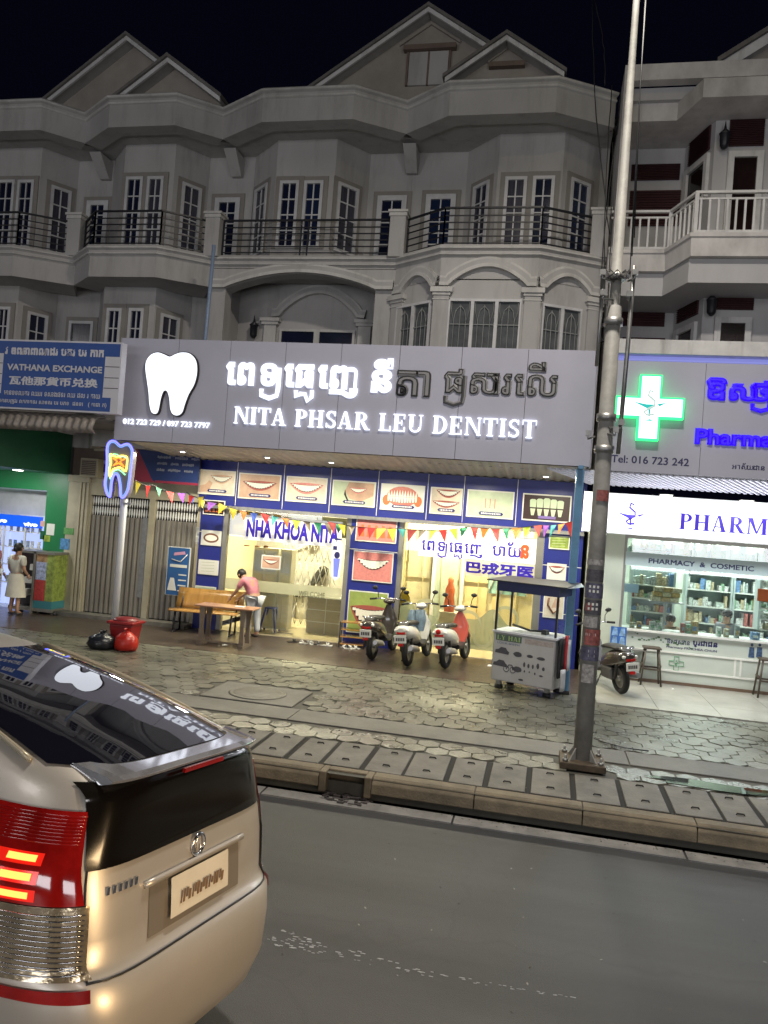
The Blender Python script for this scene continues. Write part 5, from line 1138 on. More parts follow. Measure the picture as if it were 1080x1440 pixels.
# ================================================================ PHARMACY (right)
ph=thing('pharmacy_sign_board','grey pharmacy board with glowing green cross and violet lettering','sign',(4,12.6,3.6))
px0=FF.uv(864.8,483)[0]; PXR=9.2; pz0,pz1=3.56,5.42
PXL=px0+.0
for i in range(6):
    a=PXL+i*1.37; mb=MB(FF.M); mb.box(a+.003,a+1.367,pz0,pz1-.13,-.012,0); mb.build('panel',M_acp,ph)
mb=MB(FF.M); mb.box(PXL,PXR,pz0+.01,pz1-.14,-.3,-.014); mb.box(PXL,PXL+.02,pz0,pz1,-.3,-.013) ; mb.build('sign_frame',M_soot,ph)
mb=MB(FF.M); mb.box(PXL-.01,PXR,pz1-.02,pz1+.20,-.32,.05); mb.build('top_box',M_trimw,ph)
mb=MB(FF.M); mb.box(PXL+.05,PXR-.2,pz1-.115,pz1-.05,-.25,-.02); mb.build('lit_strip',emis('lit_violet_strip',(.35,.38,1.0),.55),ph)
# cross
c0,c1,c2,c3=FF.box([(866,560),(961,566),(866,586),(960,590)]) if False else (0,0,0,0)
cu_,cv_=FF.uv(912,574.5); ux=FF.uv(960.5,577)[0]-FF.uv(864.5,572)[0]; A=ux/2; B_=FF.uv(929,545)[0]-FF.uv(898,543)[0]; B_/=2
crs=lambda a,b:[(cu_-b,cv_-a),(cu_+b,cv_-a),(cu_+b,cv_-b),(cu_+a,cv_-b),(cu_+a,cv_+b),(cu_+b,cv_+b),(cu_+b,cv_+a),(cu_-b,cv_+a),(cu_-b,cv_+b),(cu_-a,cv_+b),(cu_-a,cv_-b),(cu_-b,cv_-b)]
cross=thing('green_cross_sign','lit white pharmacy cross with glowing green edge','sign',(cu_,12.4,cv_))
mb=MB(FF.M)
for s,(x0,x1,y0,y1) in enumerate(((-B_,B_,-A,A),(-A,-B_-.0002,-B_,B_),(B_+.0002,A,-B_,B_))): mb.box(cu_+x0,cu_+x1,cv_+y0,cv_+y1,.001,.11)
mb.build('cross_edge',emis('lit_green_edge',(.03,.8,.20),2.2),cross)
b2=B_-.03; a2=A-.03; mb=MB(FF.M)
for (x0,x1,y0,y1) in ((-b2,b2,-a2,a2),(-a2,-b2-.0002,-b2,b2),(b2+.0002,a2,-b2,b2)): mb.box(cu_+x0,cu_+x1,cv_+y0,cv_+y1,.1101,.125)
mb.build('lit_face',emis('lit_mint_white',(.85,1,.93),2.2),cross)
def cup(fr,u,v,s,mt,par,w=.0,mt2=None):   # bowl with snake
    mb=MB(fr.M); mb.prism([(u-.5*s,v+.12*s),(u-.1*s,v+.05*s),(u+.12*s,v+.05*s),(u+.10*s,v-.06*s),(u+.03*s,v-.1*s),(u+.03*s,v-.32*s),(u-.02*s,v-.32*s),(u-.03*s,v-.1*s),(u-.2*s,v-.02*s)],w,w+.004)
    mb.prism([(u+.22*s,v+.07*s),(u+.5*s,v+.12*s),(u+.28*s,v-.01*s)],w,w+.004); mb.prism([(u-.12*s,v-.46*s),(u+.14*s,v-.46*s),(u+.03*s,v-.4*s)],w,w+.004); mb.build('bowl_emblem',mt,par)
    mb=MB(fr.M); mb.tube([(u+.08*s,v+.42*s,w+.006),(u-.02*s,v+.48*s,w+.006),(u-.06*s,v+.32*s,w+.006),(u+.14*s,v+.16*s,w+.006),(u+.14*s,v+.0*s,w+.006),(u-.02*s,v-.08*s,w+.006),(u-.16*s,v-.2*s,w+.006),(u-.06*s,v-.28*s,w+.006),(u+.14*s,v-.26*s,w+.006)],.036*s,6); mb.build('snake_emblem',mt2 or mt,par)
cup(FF,cu_,cv_+.02,.5,emis('teal_print_lit',(.02,.55,.5),.9),cross,.126,emis('grey_print_lit',(.55,.7,.65),.9))
M_vio=mat('lit_violet_letter',(.01,.0,.2),.4,var=0,emit=(.03,.0,1.0),estr=.95)
u0,v0=FF.uv(990,578); u1=FF.uv(1080,540)[0]; v1=FF.uv(1035,532)[1]
khmer([K('ឱ',.66),K('ស',.66),K('ថ',.66),('~ya',0,0,1,1,.05),K('ស',.66),K('ថ',.66),K('ា',.3),K('ន',.6)],FF,u0,u0+(u1-u0)*2.3,v0,v1,M_vio,ph,bold=.055,depth=.04,w=.005)
u0,v0=FF.uv(976,624.5); v1=FF.uv(976,602)[1]; u1=FF.uv(1080,610)[0]
text('Pharmacy',FF,u0,u0+(u1-u0)*1.4,v0-.07,v1,M_vio,ph,bold=.06,depth=.04,w=.005)
M_navy=mat('navy_vinyl',(.02,.02,.09),.4,var=0)
textpx('Tel: 016 723 242',FF,[(860,638),(969,646),(859,651),(969,655)],M_navy,ph,bold=.018,depth=.003,w=.001)
khpx([K('អ',.8),K('ា',.3),K('ស',.66),K('័',.0),K('យ',.8),K('ដ',.6),K('ា',.3),K('ន',.6)],FF,[(1030,650),(1076,653),(1029,659),(1075,662)],M_navy,ph,bold=.02,depth=.003,w=.001)
# slatted soffit
pc=thing('pharmacy_canopy','white slatted soffit with square lamps above the pharmacy light box','canopy',(4,13.4,3.5))
sy0,sy1,sza,szb=12.8,14.05,3.55,3.42
mb=MB(); mb.add([(PXL-.1,sy0,sza+.06),(PXR,sy0,sza+.06),(PXR,sy1,szb+.06),(PXL-.1,sy1,szb+.06)],[(0,1,2,3)],0,False); mb.build('dark_backing',M_soot,pc)
base=None; k=0
sl_m=mat('pale_slat_paint',(.74,.74,.82),.45,var=.08)
x=PXL-.9
while x<6.3:
    if base is None:
        mb=MB(); mb.add([(0,sy0,sza),(.042,sy0,sza),(.042+.75,sy1,szb),(.75,sy1,szb),(0,sy0,sza+.03),(.042,sy0,sza+.03),(.792,sy1,szb+.03),(.75,sy1,szb+.03)],[(0,1,2,3),(4,5,6,7),(0,1,5,4),(1,2,6,5),(2,3,7,6),(3,0,4,7)],0,False)
        base=mb.build('slat',sl_m,pc); q=base
    else: q=base.copy(); COL.objects.link(q)
    q.location=(x,0,0); x+=.098
for px,py in ((937,695),(1050,703)):
    d=ray(px,py); kk=(szb-sza)/(sy1-sy0); t=(sza-kk*sy0-CAMH)/(d.z-kk*d.y); p=Vector((0,0,CAMH))+d*t
    mb=MB(Matrix.Translation(p)); mb.box(-.11,.11,-.09,.09,-.02,-.004); r=mb.build('downlight',M_white,pc); mb=MB(Matrix.Translation(p)); mb.box(-.095,.095,-.075,.075,-.026,-.0201); mb.build('lit_diffuser',M_E_lamp,r)
for x in (1.6,3.4,5.4): area('pharmacy_glow',(x,13.2,3.35),(x,13.4,0),42,.3,(.95,.98,1.0))
# light box
F14=FY(14.05); lb=thing('light_box','long white light box reading PHARM with bowl and snake emblem','sign',(4,14.1,2.9))
bx0_=F14.uv(822,700)[0]; bz0,bz1=2.59,3.30
mb=MB(F14.M); mb.box(bx0_,PXR,bz0,bz1,-.25,-.001); mb.build('box_body',M_white,lb)
mb=MB(F14.M); mb.box(bx0_+.015,PXR,bz0+.015,bz1-.015,0,.01); mb.build('lit_face',emis('lit_box_white',(.93,.95,1.0),1.5),lb)
M_ib=mat('indigo_print',(.02,.005,.25),.4,var=0,emit=(.03,.0,.35),estr=.5)
u0,v0=F14.uv(954,744); u1,_=F14.uv(1080,750); v1=F14.uv(954,721.5)[1]
serif('PHARMACY',F14,u0,u0+(u1-u0)*1.55,v0,v1,M_ib,lb,depth=.004,w=.012)
u,v=F14.uv(887,726); cup(F14,u,v,.48,M_ib,lb,.012)
area('light_box_glow',(3,13.7,2.9),(3,10,1.2),22,3,(.92,.95,1),size_y=.5)
area('light_box_upglow',(3.6,13.75,2.75),(3.6,13.3,3.6),34,4.5,(.85,.85,1),size_y=.12)
# wall and shop window
FP=FY(14.55); pw=thing('pharmacy_shop_front','pale green-white pharmacy front with counter, glass and PHARMACY & COSMETIC strip','shop front',(4,14.6,0))
M_pg=mat('pale_green_wall',(.50,.54,.45),.5,var=.06); M_ct=mat('pale_mint_counter',(.50,.55,.49),.3,var=.06)
wx0=F15.uv(824,800)[0]; wx1=FP.uv(876,800)[0]; 
mb=MB(FP.M); mb.box(wx0,wx1,0,bz1,-.4,-.001); mb.build('side_wall',M_pg,pw)
zct=FP.uv(900,888)[1]; zst=FP.uv(900,777)[1]; zsb=FP.uv(900,796)[1]; ztp=FP.uv(885,762)[1]
mb=MB(FP.M); mb.box(wx1+.001,PXR,0.0,zct,-.45,0); mb.build('counter_body',M_ct,pw)
mb=MB(FP.M); mb.box(wx1-.02,PXR,zct+.001,zct+.035,-.5,.05); mb.build('counter_top',M_rimw,pw)
zmid=FP.uv(950,919)[1]
mb=MB(FP.M)
for z in (.22,zmid): mb.box(wx1+.01,PXR,z,z+.03,.001,.02)
for px in (1032,1040,1120): u=FP.uv(px,940)[0]; mb.box(u,u+.03,.25,zmid-.001,.001,.018)
mb.build('counter_moulding',M_rimw,pw)
mb=MB(FP.M); mb.box(wx1+.001,PXR,.0,.05,.001,.03); mb.build('skirting',mat('brown_skirting',(.14,.09,.06),.5,var=.2),pw)
mb=MB(FP.M); mb.box(wx1+.03,PXR,zsb,zst,.0,.012); mb.build('sign_strip',mat('pale_teal_strip',(.42,.52,.52),.35,var=.05),pw)
textpx('PHARMACY  &  COSMETIC',FP,[(912,784),(1060,797),(912,791),(1060,804.5)],M_navy,pw,bold=.025,depth=.003,w=.013)
khpx([K('ឱ',.66),K('ស',.66),K('ថ',.66),K('ស',.66),K('ថ',.66),K('ា',.3),K('ន',.6)],FP,[(938,897),(970,901),(938,904),(970,908)],M_navy,pw,bold=.02,depth=.003,w=.001)
khpx([K('ប',.66),K('្រ',.3),K('ជ',.66),K('ា',.3),K('ជ',.66),K('ន',.6)],FP,[(974,900),(1009,903),(974,910),(1009,913)],M_navy,pw,bold=.05,depth=.003,w=.001)
textpx('Pharmacy PRACHEA CHUN',FP,[(937,908),(1008,914),(937,912),(1008,918)],M_navy,pw,bold=.02,depth=.003,w=.001)
u,v=FP.uv(951,933); s_=.11
mb=MB(FP.M)
pts=[(-.33,-1),(.33,-1),(.33,-.33),(1,-.33),(1,.33),(.33,.33),(.33,1),(-.33,1),(-.33,.33),(-1,.33),(-1,-.33),(-.33,-.33)]
mb.tube([(u+a*s_*1.1,v+b*s_*1.1,.004) for a,b in pts],.007,4,closed=True); mb.build('cross_outline',mat('green_print',(.06,.28,.12),.4,var=0),pw); cup(FP,u,v,.13,MATS['green_print'],pw,.001)
# floral print, doctors print
mb=MB(FP.M)
for k in range(26):
    a=k*.045; uu_=FP.uv(890,888)[0]+a*.9; vv=FP.uv(890,893)[1]-.10*(k/26)+random.uniform(-.06,.06); r=random.uniform(.012,.034); mb.prism([(uu_+r*math.cos(q*PI/3),vv+r*.6*math.sin(q*PI/3)) for q in range(6)],.0005+.0001*k,.004+.0001*k)
mb.build('flower_print',mat('dark_green_print',(.05,.12,.04),.4,var=.5,scale=30),pw)
mb=MB(FP.M)
for uq in (1057,1068):
    u,v=FP.uv(uq,915); mb.prism([(u-.05,v-.12),(u+.05,v-.12),(u+.04,v+.06),(u-.04,v+.06)],.001,.004); mb.prism([(u+.025*math.cos(q*PI/4),v+.1+.03*math.sin(q*PI/4)) for q in range(8)],.001,.004)
mb.build('staff_print',mat('print_navy_soft',(.05,.10,.2),.4,var=.8,scale=20),pw)
# glass and frame
mb=MB(FP.M); mb.box(wx1+.001,wx1+.05,zct+.036,bz0+.05,-.09,-.02); mb.box(wx1+.05,PXR,bz0-.06,bz0+.01,-.09,-.02)
mb.build('glass_frame',M_alu,pw)
M_gl2=glass('pharmacy_glass',(.92,1,.97),.02,.08)
for k in range(5): a=wx1+.055+k*1.1; mb=MB(FP.M); mb.box(a,a+1.09,zct+.036,bz0-.062,-.06,-.05); mb.build('glass_pane',M_gl2,pw)
# interior
pr=thing('pharmacy_room','white-lit pharmacy interior with shelves seen through the glass','room',(4,16,0))
mb=MB(); mb.box(wx0,wx0+.1,14.96,18.4,0,3.1); mb.box(wx0+.1,PXR,18.3,18.4,0,3.1); mb.build('room_wall',M_pg,pr)
mb=MB(); mb.box(wx0,PXR,15.0,18.4,-.02,0.0); mb.build('room_floor',M_pol,pr); mb=MB(); mb.box(wx0,PXR,14.6,18.4,3.1,3.2); mb.build('room_ceiling',M_white,pr)
for x,y in ((2.4,16.2),(4.6,16.2),(3.4,17.6)):
    mb=MB(); mb.box(x-.6,x+.6,y-.05,y+.05,3.05,3.09); mb.build('lit_tube',emis('lit_tube_white',(.92,1,.98),9),pr)
    area('pharmacy_room_light',(x,y,3.0),(x,y,0),95,1.2,(.95,1,.97),size_y=.3)
# shelves with boxes
M_shf=mat('shelf_aluminium',(.50,.56,.56),.35,metal=.3,var=.05)
med=[mat('box_%s'%n,c,.45,var=.7,scale=26) for n,c in (('white',(.72,.72,.68)),('pale',(.60,.66,.60)),('amber',(.50,.32,.12)),('green',(.28,.45,.30)),('red',(.45,.14,.12)),('blue',(.16,.28,.50)),('tan',(.55,.46,.30)),('grey',(.36,.40,.40)))]
def shelf_unit(lab,x0,x1,y,zs,d=.35,back=True,dens=.85,zt=None):
    t=thing('medicine_shelf',lab,'shelf',(x0,y,zs[0]),group='pharmacy shelves')
    mb=MB(); zt=zt or zs[-1]+.35
    mb.box(x0-.02,x0+.02,y-d,y,zs[0],zt); mb.box(x1-.02,x1+.02,y-d,y,zs[0],zt); mb.build('upright',M_shf,t)
    if back: mb=MB(); mb.box(x0,x1,y,y+.02,zs[0],zt); mb.build('back_panel',mat('teal_grey_backing',(.34,.42,.41),.4,var=.2),t)
    for i,z in enumerate(zs):
        mb=MB(); mb.box(x0+.021,x1-.021,y-d,y-.001,z-.012,z+.012); mb.build('shelf_board',M_rimw,t)
        hmax=(zs[i+1]-z if i+1<len(zs) else .33)-.07
        mb=MB(); x=x0+.03
        while x<x1-.08:
            w=random.uniform(.035,.11); h=random.uniform(.35,.98)*hmax
            if random.random()<dens:
                dd=random.uniform(.0,.1); mb.box(x,x+w-.006,y-d+.02+dd,y-.08,z+.013,z+.013+h,random.choice((0,0,0,1,1,1,2,3,4,5,6,6,7)))
            x+=w
        mb.build('medicine_boxes',med,t,kind='stuff')
    return t
xa=X(893,800,17.6)
shelf_unit('low open medicine shelf left of the pharmacy doorway, under the blue paper',1.75,2.55,16.2,[.85,1.12,1.38,1.64])
shelf_unit('tall glass-fronted medicine shelf in the middle of the pharmacy rear wall',3.05,3.95,17.8,[.5,.85,1.2,1.55,1.9])
shelf_unit('tall medicine shelf at the right of the pharmacy rear wall',4.0,5.2,17.8,[.5,.85,1.2,1.55,1.9])
shelf_unit('medicine shelf behind the left corner of the counter, near the green wall',1.35,1.75,17.6,[.5,.85,1.2,1.55,1.9])
shelf_unit('near medicine rack at the right edge beside the orange sign',4.05,5.0,16.0,[1.0,1.2,1.4,1.6,1.8],back=False)
shelf_unit('high shelf of green and pink packs above the PHARMACY & COSMETIC strip',wx1+.1,5.4,15.2,[2.28],d=.4,back=False,dens=.97,zt=2.36)
mb=MB(); mb.box(X(898,765,14.9),X(940,770,14.9),14.75,15.05,2.33,2.36); tb_=mb.build('display_tray',mat('dark_red_wood',(.12,.03,.015),.4,var=.2)); tag(tb_,'dark wooden tray of gold bowls on the high pharmacy shelf','tray')
a0_,a1_=X(898,765,14.9),X(940,770,14.9)
for k in range(6):
    x=a0_+.06+(a1_-a0_-.12)*k/5; mb=MB(Matrix.Translation((x,14.9,2.361))); mb.lathe([(.02,0),(.035,.02),(.04,.06),(.02,.09),(.01,.12)],10); o=mb.build('gold_bowl',mat('gold_lacquer',(.55,.30,.06),.3,metal=.7,var=.2)); tag(o,['gold bowl, far left on the dark tray','gold bowl second from left on the dark tray','gold bowl third from left on the dark tray','gold bowl third from right on the dark tray','gold bowl second from right on the dark tray','gold bowl, far right on the dark tray'][k],'bowl','gold bowls on the tray')
mb=MB(); mb.box(X(948,815,16.8),X(986,820,16.8),16.7,16.8,1.95,2.35); o=mb.build('dark_screen',M_black); tag(o,'black screen hung high above the pharmacy doorway','screen')
fp2=FY(14.9)
u0,u1,v0,v1=fp2.box([(878,820),(898,822),(878,832),(898,834)]); mb=MB(fp2.M); mb.box(u0,u1,v0,v1,0,.004); o=mb.build('notice_paper',mat('pale_blue_paper',(.45,.55,.75),.5,var=.05)); tag(o,'pale blue notice taped inside the pharmacy glass at its left edge','notice')
u0,u1,v0,v1=fp2.box([(1065,828),(1090,829),(1065,845),(1090,847)]); mb=MB(fp2.M); mb.box(u0,u1,v0,v1,0,.02); o=mb.build('orange_sign',mat('orange_card',(.75,.12,.03),.5,var=.05)); tag(o,'orange card sign hanging at the right edge of the pharmacy','sign')
# things on the counter
def cbox(px,w,h,c,lab,d=.1,nm='carton'):
    x=FP.uv(px,885)[0]; mb=MB(); mb.box(x-w/2,x+w/2,14.68,14.68+d,zct+.036,zct+.036+h); o=mb.build(nm,med[c],bevel=.004); tag(o,lab,'carton','cartons on the pharmacy counter')
    q=MB(); q.box(x-w*.3,x+w*.3,14.675,14.679,zct+.036+h*.25,zct+.036+h*.6); q.build('printed_label',med[(c+3)%8],o)
for a in ((919,.10,.15,0,'white carton left on the counter below the amber display'),(929,.09,.13,0,'white carton beside the amber display stand'),(962,.07,.17,4,'red edged carton right of the seated child'),(970,.10,.16,3,'green and white carton in the middle of the counter'),(979,.12,.22,2,'tall amber carton right of the green one'),(1014,.08,.16,0,'white carton before the woman at the till, left one'),(1025,.08,.14,6,'tan carton before the woman at the till, right one'),(1040,.07,.22,7,'grey carton by the pharmacy till'),(1066,.14,.13,5,'blue tissue box on the right of the counter'),(890,.08,.10,6,'small tan carton at the left end of the counter'),(900,.08,.12,2,'small amber carton near the left end of the counter')): cbox(*a)
t=thing('amber_display','stack of amber pill cartons on a stand in the pharmacy window','display',(2.5,14.95,zct))
x=FY(15).uv(936,840)[0]
for k in range(9):
    r=k//3; cidx=k%3; mb=MB(); w=.16; mb.box(x-.25+cidx*w+.02*r,x-.25+(cidx+1)*w-.01+.02*r,14.9,15.1,1.42+r*.09,1.50+r*.09); mb.build('amber_carton',med[2] if k%2 else med[6],t,bevel=.004)
mb=MB(); mb.box(x-.02,x+.02,14.98,15.02,zct+.036,1.41); mb.box(x-.3,x+.3,14.88,15.12,1.40,1.418); mb.build('stand',M_steel,t)
t=thing('blue_leaflet_stand','blue four-picture leaflet panel on a small shelf beside the black scooter','leaflet stand',(1.3,14.3,.8))
FQ=FY(14.45); u0,u1,v0,v1=FQ.box([(860,880),(881,883),(857,906),(880,909)]); mb=MB(FQ.M); mb.box(u0,u1,v0,v1,0,.02); mb.build('board',mat('leaflet_blue',(.03,.12,.42),.4,var=.3,scale=14),t)
mb=MB(FQ.M); um=(u0+u1)/2; vm=(v0+v1)/2
for a,b,c,d in ((u0+.015,um-.01,vm+.01,v1-.015),(um+.01,u1-.015,vm+.01,v1-.015),(u0+.015,um-.01,v0+.015,vm-.01),(um+.01,u1-.015,v0+.015,vm-.01)): mb.prism([(a,c),(b,c),(b-.02,d),(a+.03,d)],.0201,.023)
mb.build('leaflet_picture',mat('leaflet_pale',(.22,.38,.62),.4,var=.6,scale=14),t); mb=MB(FQ.M); mb.box(u0-.25,u1+.35,v0-.05,v0-.03,-.1,.12); mb.build('shelf_board',M_steel,t)
def barstool(px,py,lab,mt):
    p=G(px,py); p.x-=(p.y-14.28)*p.x/p.y; p.y=14.28; h=.66; t=thing('bar_stool',lab,'stool',(p.x,p.y,0),group='wooden bar stools at the pharmacy counter')
    mb=MB(); mb.box(p.x-.15,p.x+.15,p.y-.13,p.y+.13,h-.035,h); mb.build('seat',mt,t,bevel=.01)
    for sx in (-1,1):
        for sy in (-1,1): mb=MB(); mb.tube([(p.x+sx*.11,p.y+sy*.10,h-.03),(p.x+sx*.17,p.y+sy*.15,0)],.019,4); mb.build('leg',mt,t)
    for z,f in ((.27,.155),(.33,.15)):
        for s in (-1,1):
            mb=MB()
            if z<.3: mb.box(p.x-f,p.x+f,p.y+s*.13-.012,p.y+s*.13+.012,z,z+.03)
            else: mb.box(p.x+s*f-.012,p.x+s*f+.012,p.y-.12,p.y+.12,z,z+.03)
            mb.build('stretcher',mt,t)
M_dkw=mat('dark_stained_wood',(.07,.055,.04),.5,var=.3,scale=8)
barstool(914,950,'dark wooden bar stool near the black scooter at the counter',M_dkw); barstool(1078,968,'dark wooden bar stool cut by the right edge of the picture',M_dkw)
t=thing('door_chime','small black plate with white marks on the pharmacy side wall','plate',(1,14.5,1.4)); u,v=FP.uv(839,846); mb=MB(FP.M); mb.box(u-.06,u+.06,v-.045,v+.045,0,.02); mb.build('plate',M_black,t); mb=MB(FP.M)
for k in (-1,0,1): mb.box(u+k*.03-.008,u+k*.03+.008,v-.012,v+.012,.0201,.024)
mb.build('marks',M_white,t)

# ================================================================ LEFT SHOPS
gs=thing('green_phone_shop','green painted phone shop with lit white interior at the far left','shop',(-11.5,15,0))
M_gr=mat('green_panel',(.015,.17,.06),.4,var=.08); M_dg=mat('dark_green_panel',(.012,.10,.05),.45,var=.15)
gx=-10.12
mb=MB(); mb.box(gx-.06,gx,12.4,14.95,3.0,3.86); mb.build('canopy_side',M_dg,gs)
mb=MB(); mb.box(-16,gx-.061,12.4,12.46,3.0,3.86); mb.build('canopy_front',M_dg,gs); mb=MB(); mb.box(-16,gx-.061,12.461,14.99,3.0,3.04); mb.build('canopy_soffit',M_gr,gs)
c0_=F15.uv(59,780)[0]; c1_=F15.uv(88,780)[0]
mb=MB(F15.M); mb.box(c0_,c1_+.02,0,2.999,-.3,0); mb.build('green_column',M_gr,gs); mb=MB(F15.M); mb.box(-16,c0_-.001,2.62,2.999,-.3,0); mb.build('green_lintel',M_gr,gs)
for x,y in ((-10.6,13.0),(-11.6,13.0),(-10.9,14.3),(-12,14.3)):
    mb=MB(Matrix.Translation((x,y,3.0))); mb.lathe([(.001,-.012),(.09,-.012),(.10,-.0005),(.001,-.0005)],18); mb.build('lit_downlight',M_E_lamp,gs)
area('green_shop_glow',(-11.0,13.9,2.95),(-11,14.4,0),32,.4,(.95,1,.95))
mb=MB(); mb.box(-16,c0_,15.3,18,2.9,2.95); mb.box(-16,c0_,17.9,18,0,2.9); mb.box(c0_-.05,c0_,15.3,17.9,0,2.9); mb.build('room_wall',M_white,gs)
mb=MB(); mb.box(-16,c0_,15.0,18,-.02,0.0); mb.build('room_floor',M_pol,gs)
area('phone_shop_room_light',(-12.2,16.2,2.85),(-12.2,16.2,0),60,1.5,(.85,.92,1))
mb=MB(); mb.box(-14,c0_-.15,15.35,15.4,2.05,2.6); mb.build('white_bulkhead',mat('grey_white_board',(.5,.5,.52),.5),gs)
vs=thing('blue_shop_sign','blue lit sign strip reading vivo over the phone cabinets','sign',(-11.7,15.2,1.9)); FV=FY(15.2)
zv1,zv0=FV.uv(30,725)[1],FV.uv(30,741)[1]
mb=MB(FV.M); mb.box(-14,FV.uv(56,740)[0],zv0,zv1,-.1,0); mb.build('sign_face',mat('lit_blue_face',(.01,.08,.6),.4,var=0,emit=(.0,.12,1),estr=.55),vs)
M_ew=emis('lit_white_letters',(.95,.97,1),1.6)
textpx('vivo',FV,[(33,733),(53,736),(33,739),(53,742)],M_ew,vs,bold=.05,depth=.01,w=.001); textpx('vivo',FV,[(-10,727),(10,730),(-10,733),(10,736)],M_ew,vs,bold=.05,depth=.01,w=.001)
for i,(a,b,lab) in enumerate(((-12.9,-11.9,'lit glass phone cabinet cut by the left edge'),(-11.85,c0_-.08,'lit glass phone cabinet beside the green column'))):
    t=thing('phone_cabinet',lab,'cabinet',(a,15.6,0),group='lit phone cabinets'); mb=MB(); mb.box(a,b,15.5,15.6,.0,1.95); mb.build('lit_back',emis('lit_blue_white_back',(.45,.55,1.0),1.1),t)
    mb=MB(); 
    for z in (.5,.9,1.3,1.65): mb.box(a+.05,b-.05,15.25,15.499,z,z+.02)
    mb.build('glass_shelf',M_rimw,t); mb=MB()
    for x in (a,(a+b)/2-.02,b-.04): mb.box(x,x+.04,15.22,15.25,0,1.95)
    mb.build('cabinet_frame',M_white,t)
    mb=MB()
    for z in (.5,.9,1.3,1.65):
        x=a+.1
        while x<b-.15: mb.box(x,x+.07,15.3,15.32,z+.021,z+.17,random.choice((0,5,7,0))); x+=random.uniform(.1,.2)
    mb.build('phones',med,t,kind='stuff')
# vending counter beside the column
t=thing('goods_counter','glass street counter of cigarettes and red packs beside the green column','counter',(-10.3,14.6,0))
FQ=FY(14.55); a_,b_=FQ.uv(44,860)[0],FQ.uv(68,860)[0]; q0=FQ.uv(72,772)[0]; zt_=FQ.uv(60,776)[1]
xk0,xk1,xk2=FQ.uv(22,860)[0]+.1,FQ.uv(45,860)[0],FQ.uv(71,862)[0]
mb=MB(FQ.M); mb.box(xk1,xk2,.12,.28,-.5,0); mb.build('teal_base',mat('teal_panel',(.05,.22,.26),.4,var=.1),t)
mb=MB(FQ.M); mb.box(xk1+.01,xk2-.18,.281,.72,-.5,0); mb.build('red_pack_rack',mat('red_packs',(.45,.05,.05),.4,var=.5,scale=14),t)
mb=MB(FQ.M); mb.box(xk2-.175,xk2,.281,zt_-.05,-.5,.0); mb.build('green_side_print',mat('lime_print',(.28,.36,.08),.4,var=.6,scale=12),t)
mb=MB(FQ.M); mb.box(xk1+.01,xk2-.18,.721,1.1,-.5,0); mb.build('packet_rack',mat('blue_white_packets',(.42,.48,.75),.4,var=.7,scale=16),t)
mb=MB(FQ.M); mb.box(xk1+.01,xk2-.18,1.101,zt_-.05,-.5,0); mb.build('snack_rack',mat('tan_snack_packs',(.42,.26,.14),.4,var=.6,scale=12),t)
mb=MB(FQ.M); mb.box(xk1-.05,xk1,.0,zt_,-.55,.02); mb.box(xk0-.3,xk2+.02,zt_-.049,zt_,-.55,.02); mb.box(xk0-.3,xk2,.05,.119,-.52,0); mb.build('counter_frame',M_alu,t)
mb=MB(FQ.M); mb.box(xk0-.3,xk1-.051,.12,zt_-.05,-.5,-.3); mb.build('dark_cabinet_inside',mat('dark_goods',(.05,.045,.05),.4,var=.9,scale=5),t)
for k in range(4):
    mb=MB(FQ.M); x=xk0-.15+k*.13; z=(.35,.62,.9,1.05)[k]; mb.box(x,x+.22,z,z+.13,-.28,-.06); mb.build('white_carton',M_rimw,t)
for k in range(3): mb=MB(Matrix.Translation((xk0+k*.4,14.6,.04))); mb.lathe([(.04,-.04),(.04,.0),(.01,.01)],8); mb.build('castor',M_black,t)
cpx=F15.off(.002)
for k,(pts,mt,lab) in enumerate([([(57,732),(63,733),(57,740),(63,741)],mat('sticker_pink',(.6,.35,.3),.5),'round pink sticker on the green column'),([(66,736),(77,737),(65,752),(76,753)],M_rimw,'white paper notice on the green column'),([(57,746),(63,747),(56,758),(62,759)],M_dg,'dark green sticker on the green column'),([(61,752),(71,754),(60,761),(70,762)],M_lgrn,'lime sticker near the foot of the green column')]):
    u0,u1,v0,v1=cpx.box(pts); mb=MB(cpx.M); mb.box(u0,u1,v0,v1,0,.004); o=mb.build('sticker',mt); tag(o,lab,'sticker')
# --- cream frontage with folding shutters
cs=thing('shuttered_shop','cream shop front with two closed grey folding shutters and white lattice tops','shop front',(-8.5,15,0))
cx0=F15.uv(91,800)[0]; sA=F15.box([(130,712),(212,722),(110,861),(201,872)])
M_cw=mat('old_cream_plaster',(.42,.38,.28),.7,var=.22,scale=2,bump=.2)
M_sh=mat('grey_shutter_steel',(.27,.25,.22),.4,metal=.35,var=.2,scale=2,stretch=(3,1,.4))
s0,s1=F15.uv(120,800)[0],F15.uv(203,800)[0]; s2,s3=F15.uv(211,800)[0],F15.uv(272,800)[0]
zl0,zl1=F15.uv(170,727)[1],F15.uv(170,700)[1]
mb=MB(F15.M); mb.box(c1_+.021,s0,0,3.0,-.25,0); mb.box(s1,s2,0,3.0,-.25,0); mb.box(s3,PL[0]-.001,0,3.0,-.25,0); mb.build('cream_pier',M_cw,cs)
mb=MB(F15.M); mb.box(s0,s1,zl1+.02,3.0,-.25,-.001); mb.box(s2,s3,zl1+.02,3.0,-.25,-.001); mb.build('lintel_wall',M_cw,cs)
mb=MB(F15.M)
for a in (s0-.28,s0-.19,s0-.10): mb.box(a,a+.05,0,2.85,.001,.035)
mb.box(c1_+.04,s0-.02,2.86,3.0,.001,.07); mb.build('pier_moulding',M_cw,cs)
mb=MB(F15.M); mb.box(c1_+.05,PL[0]-.02,0,.08,.001,.35); mb.build('door_step',M_conc,cs)
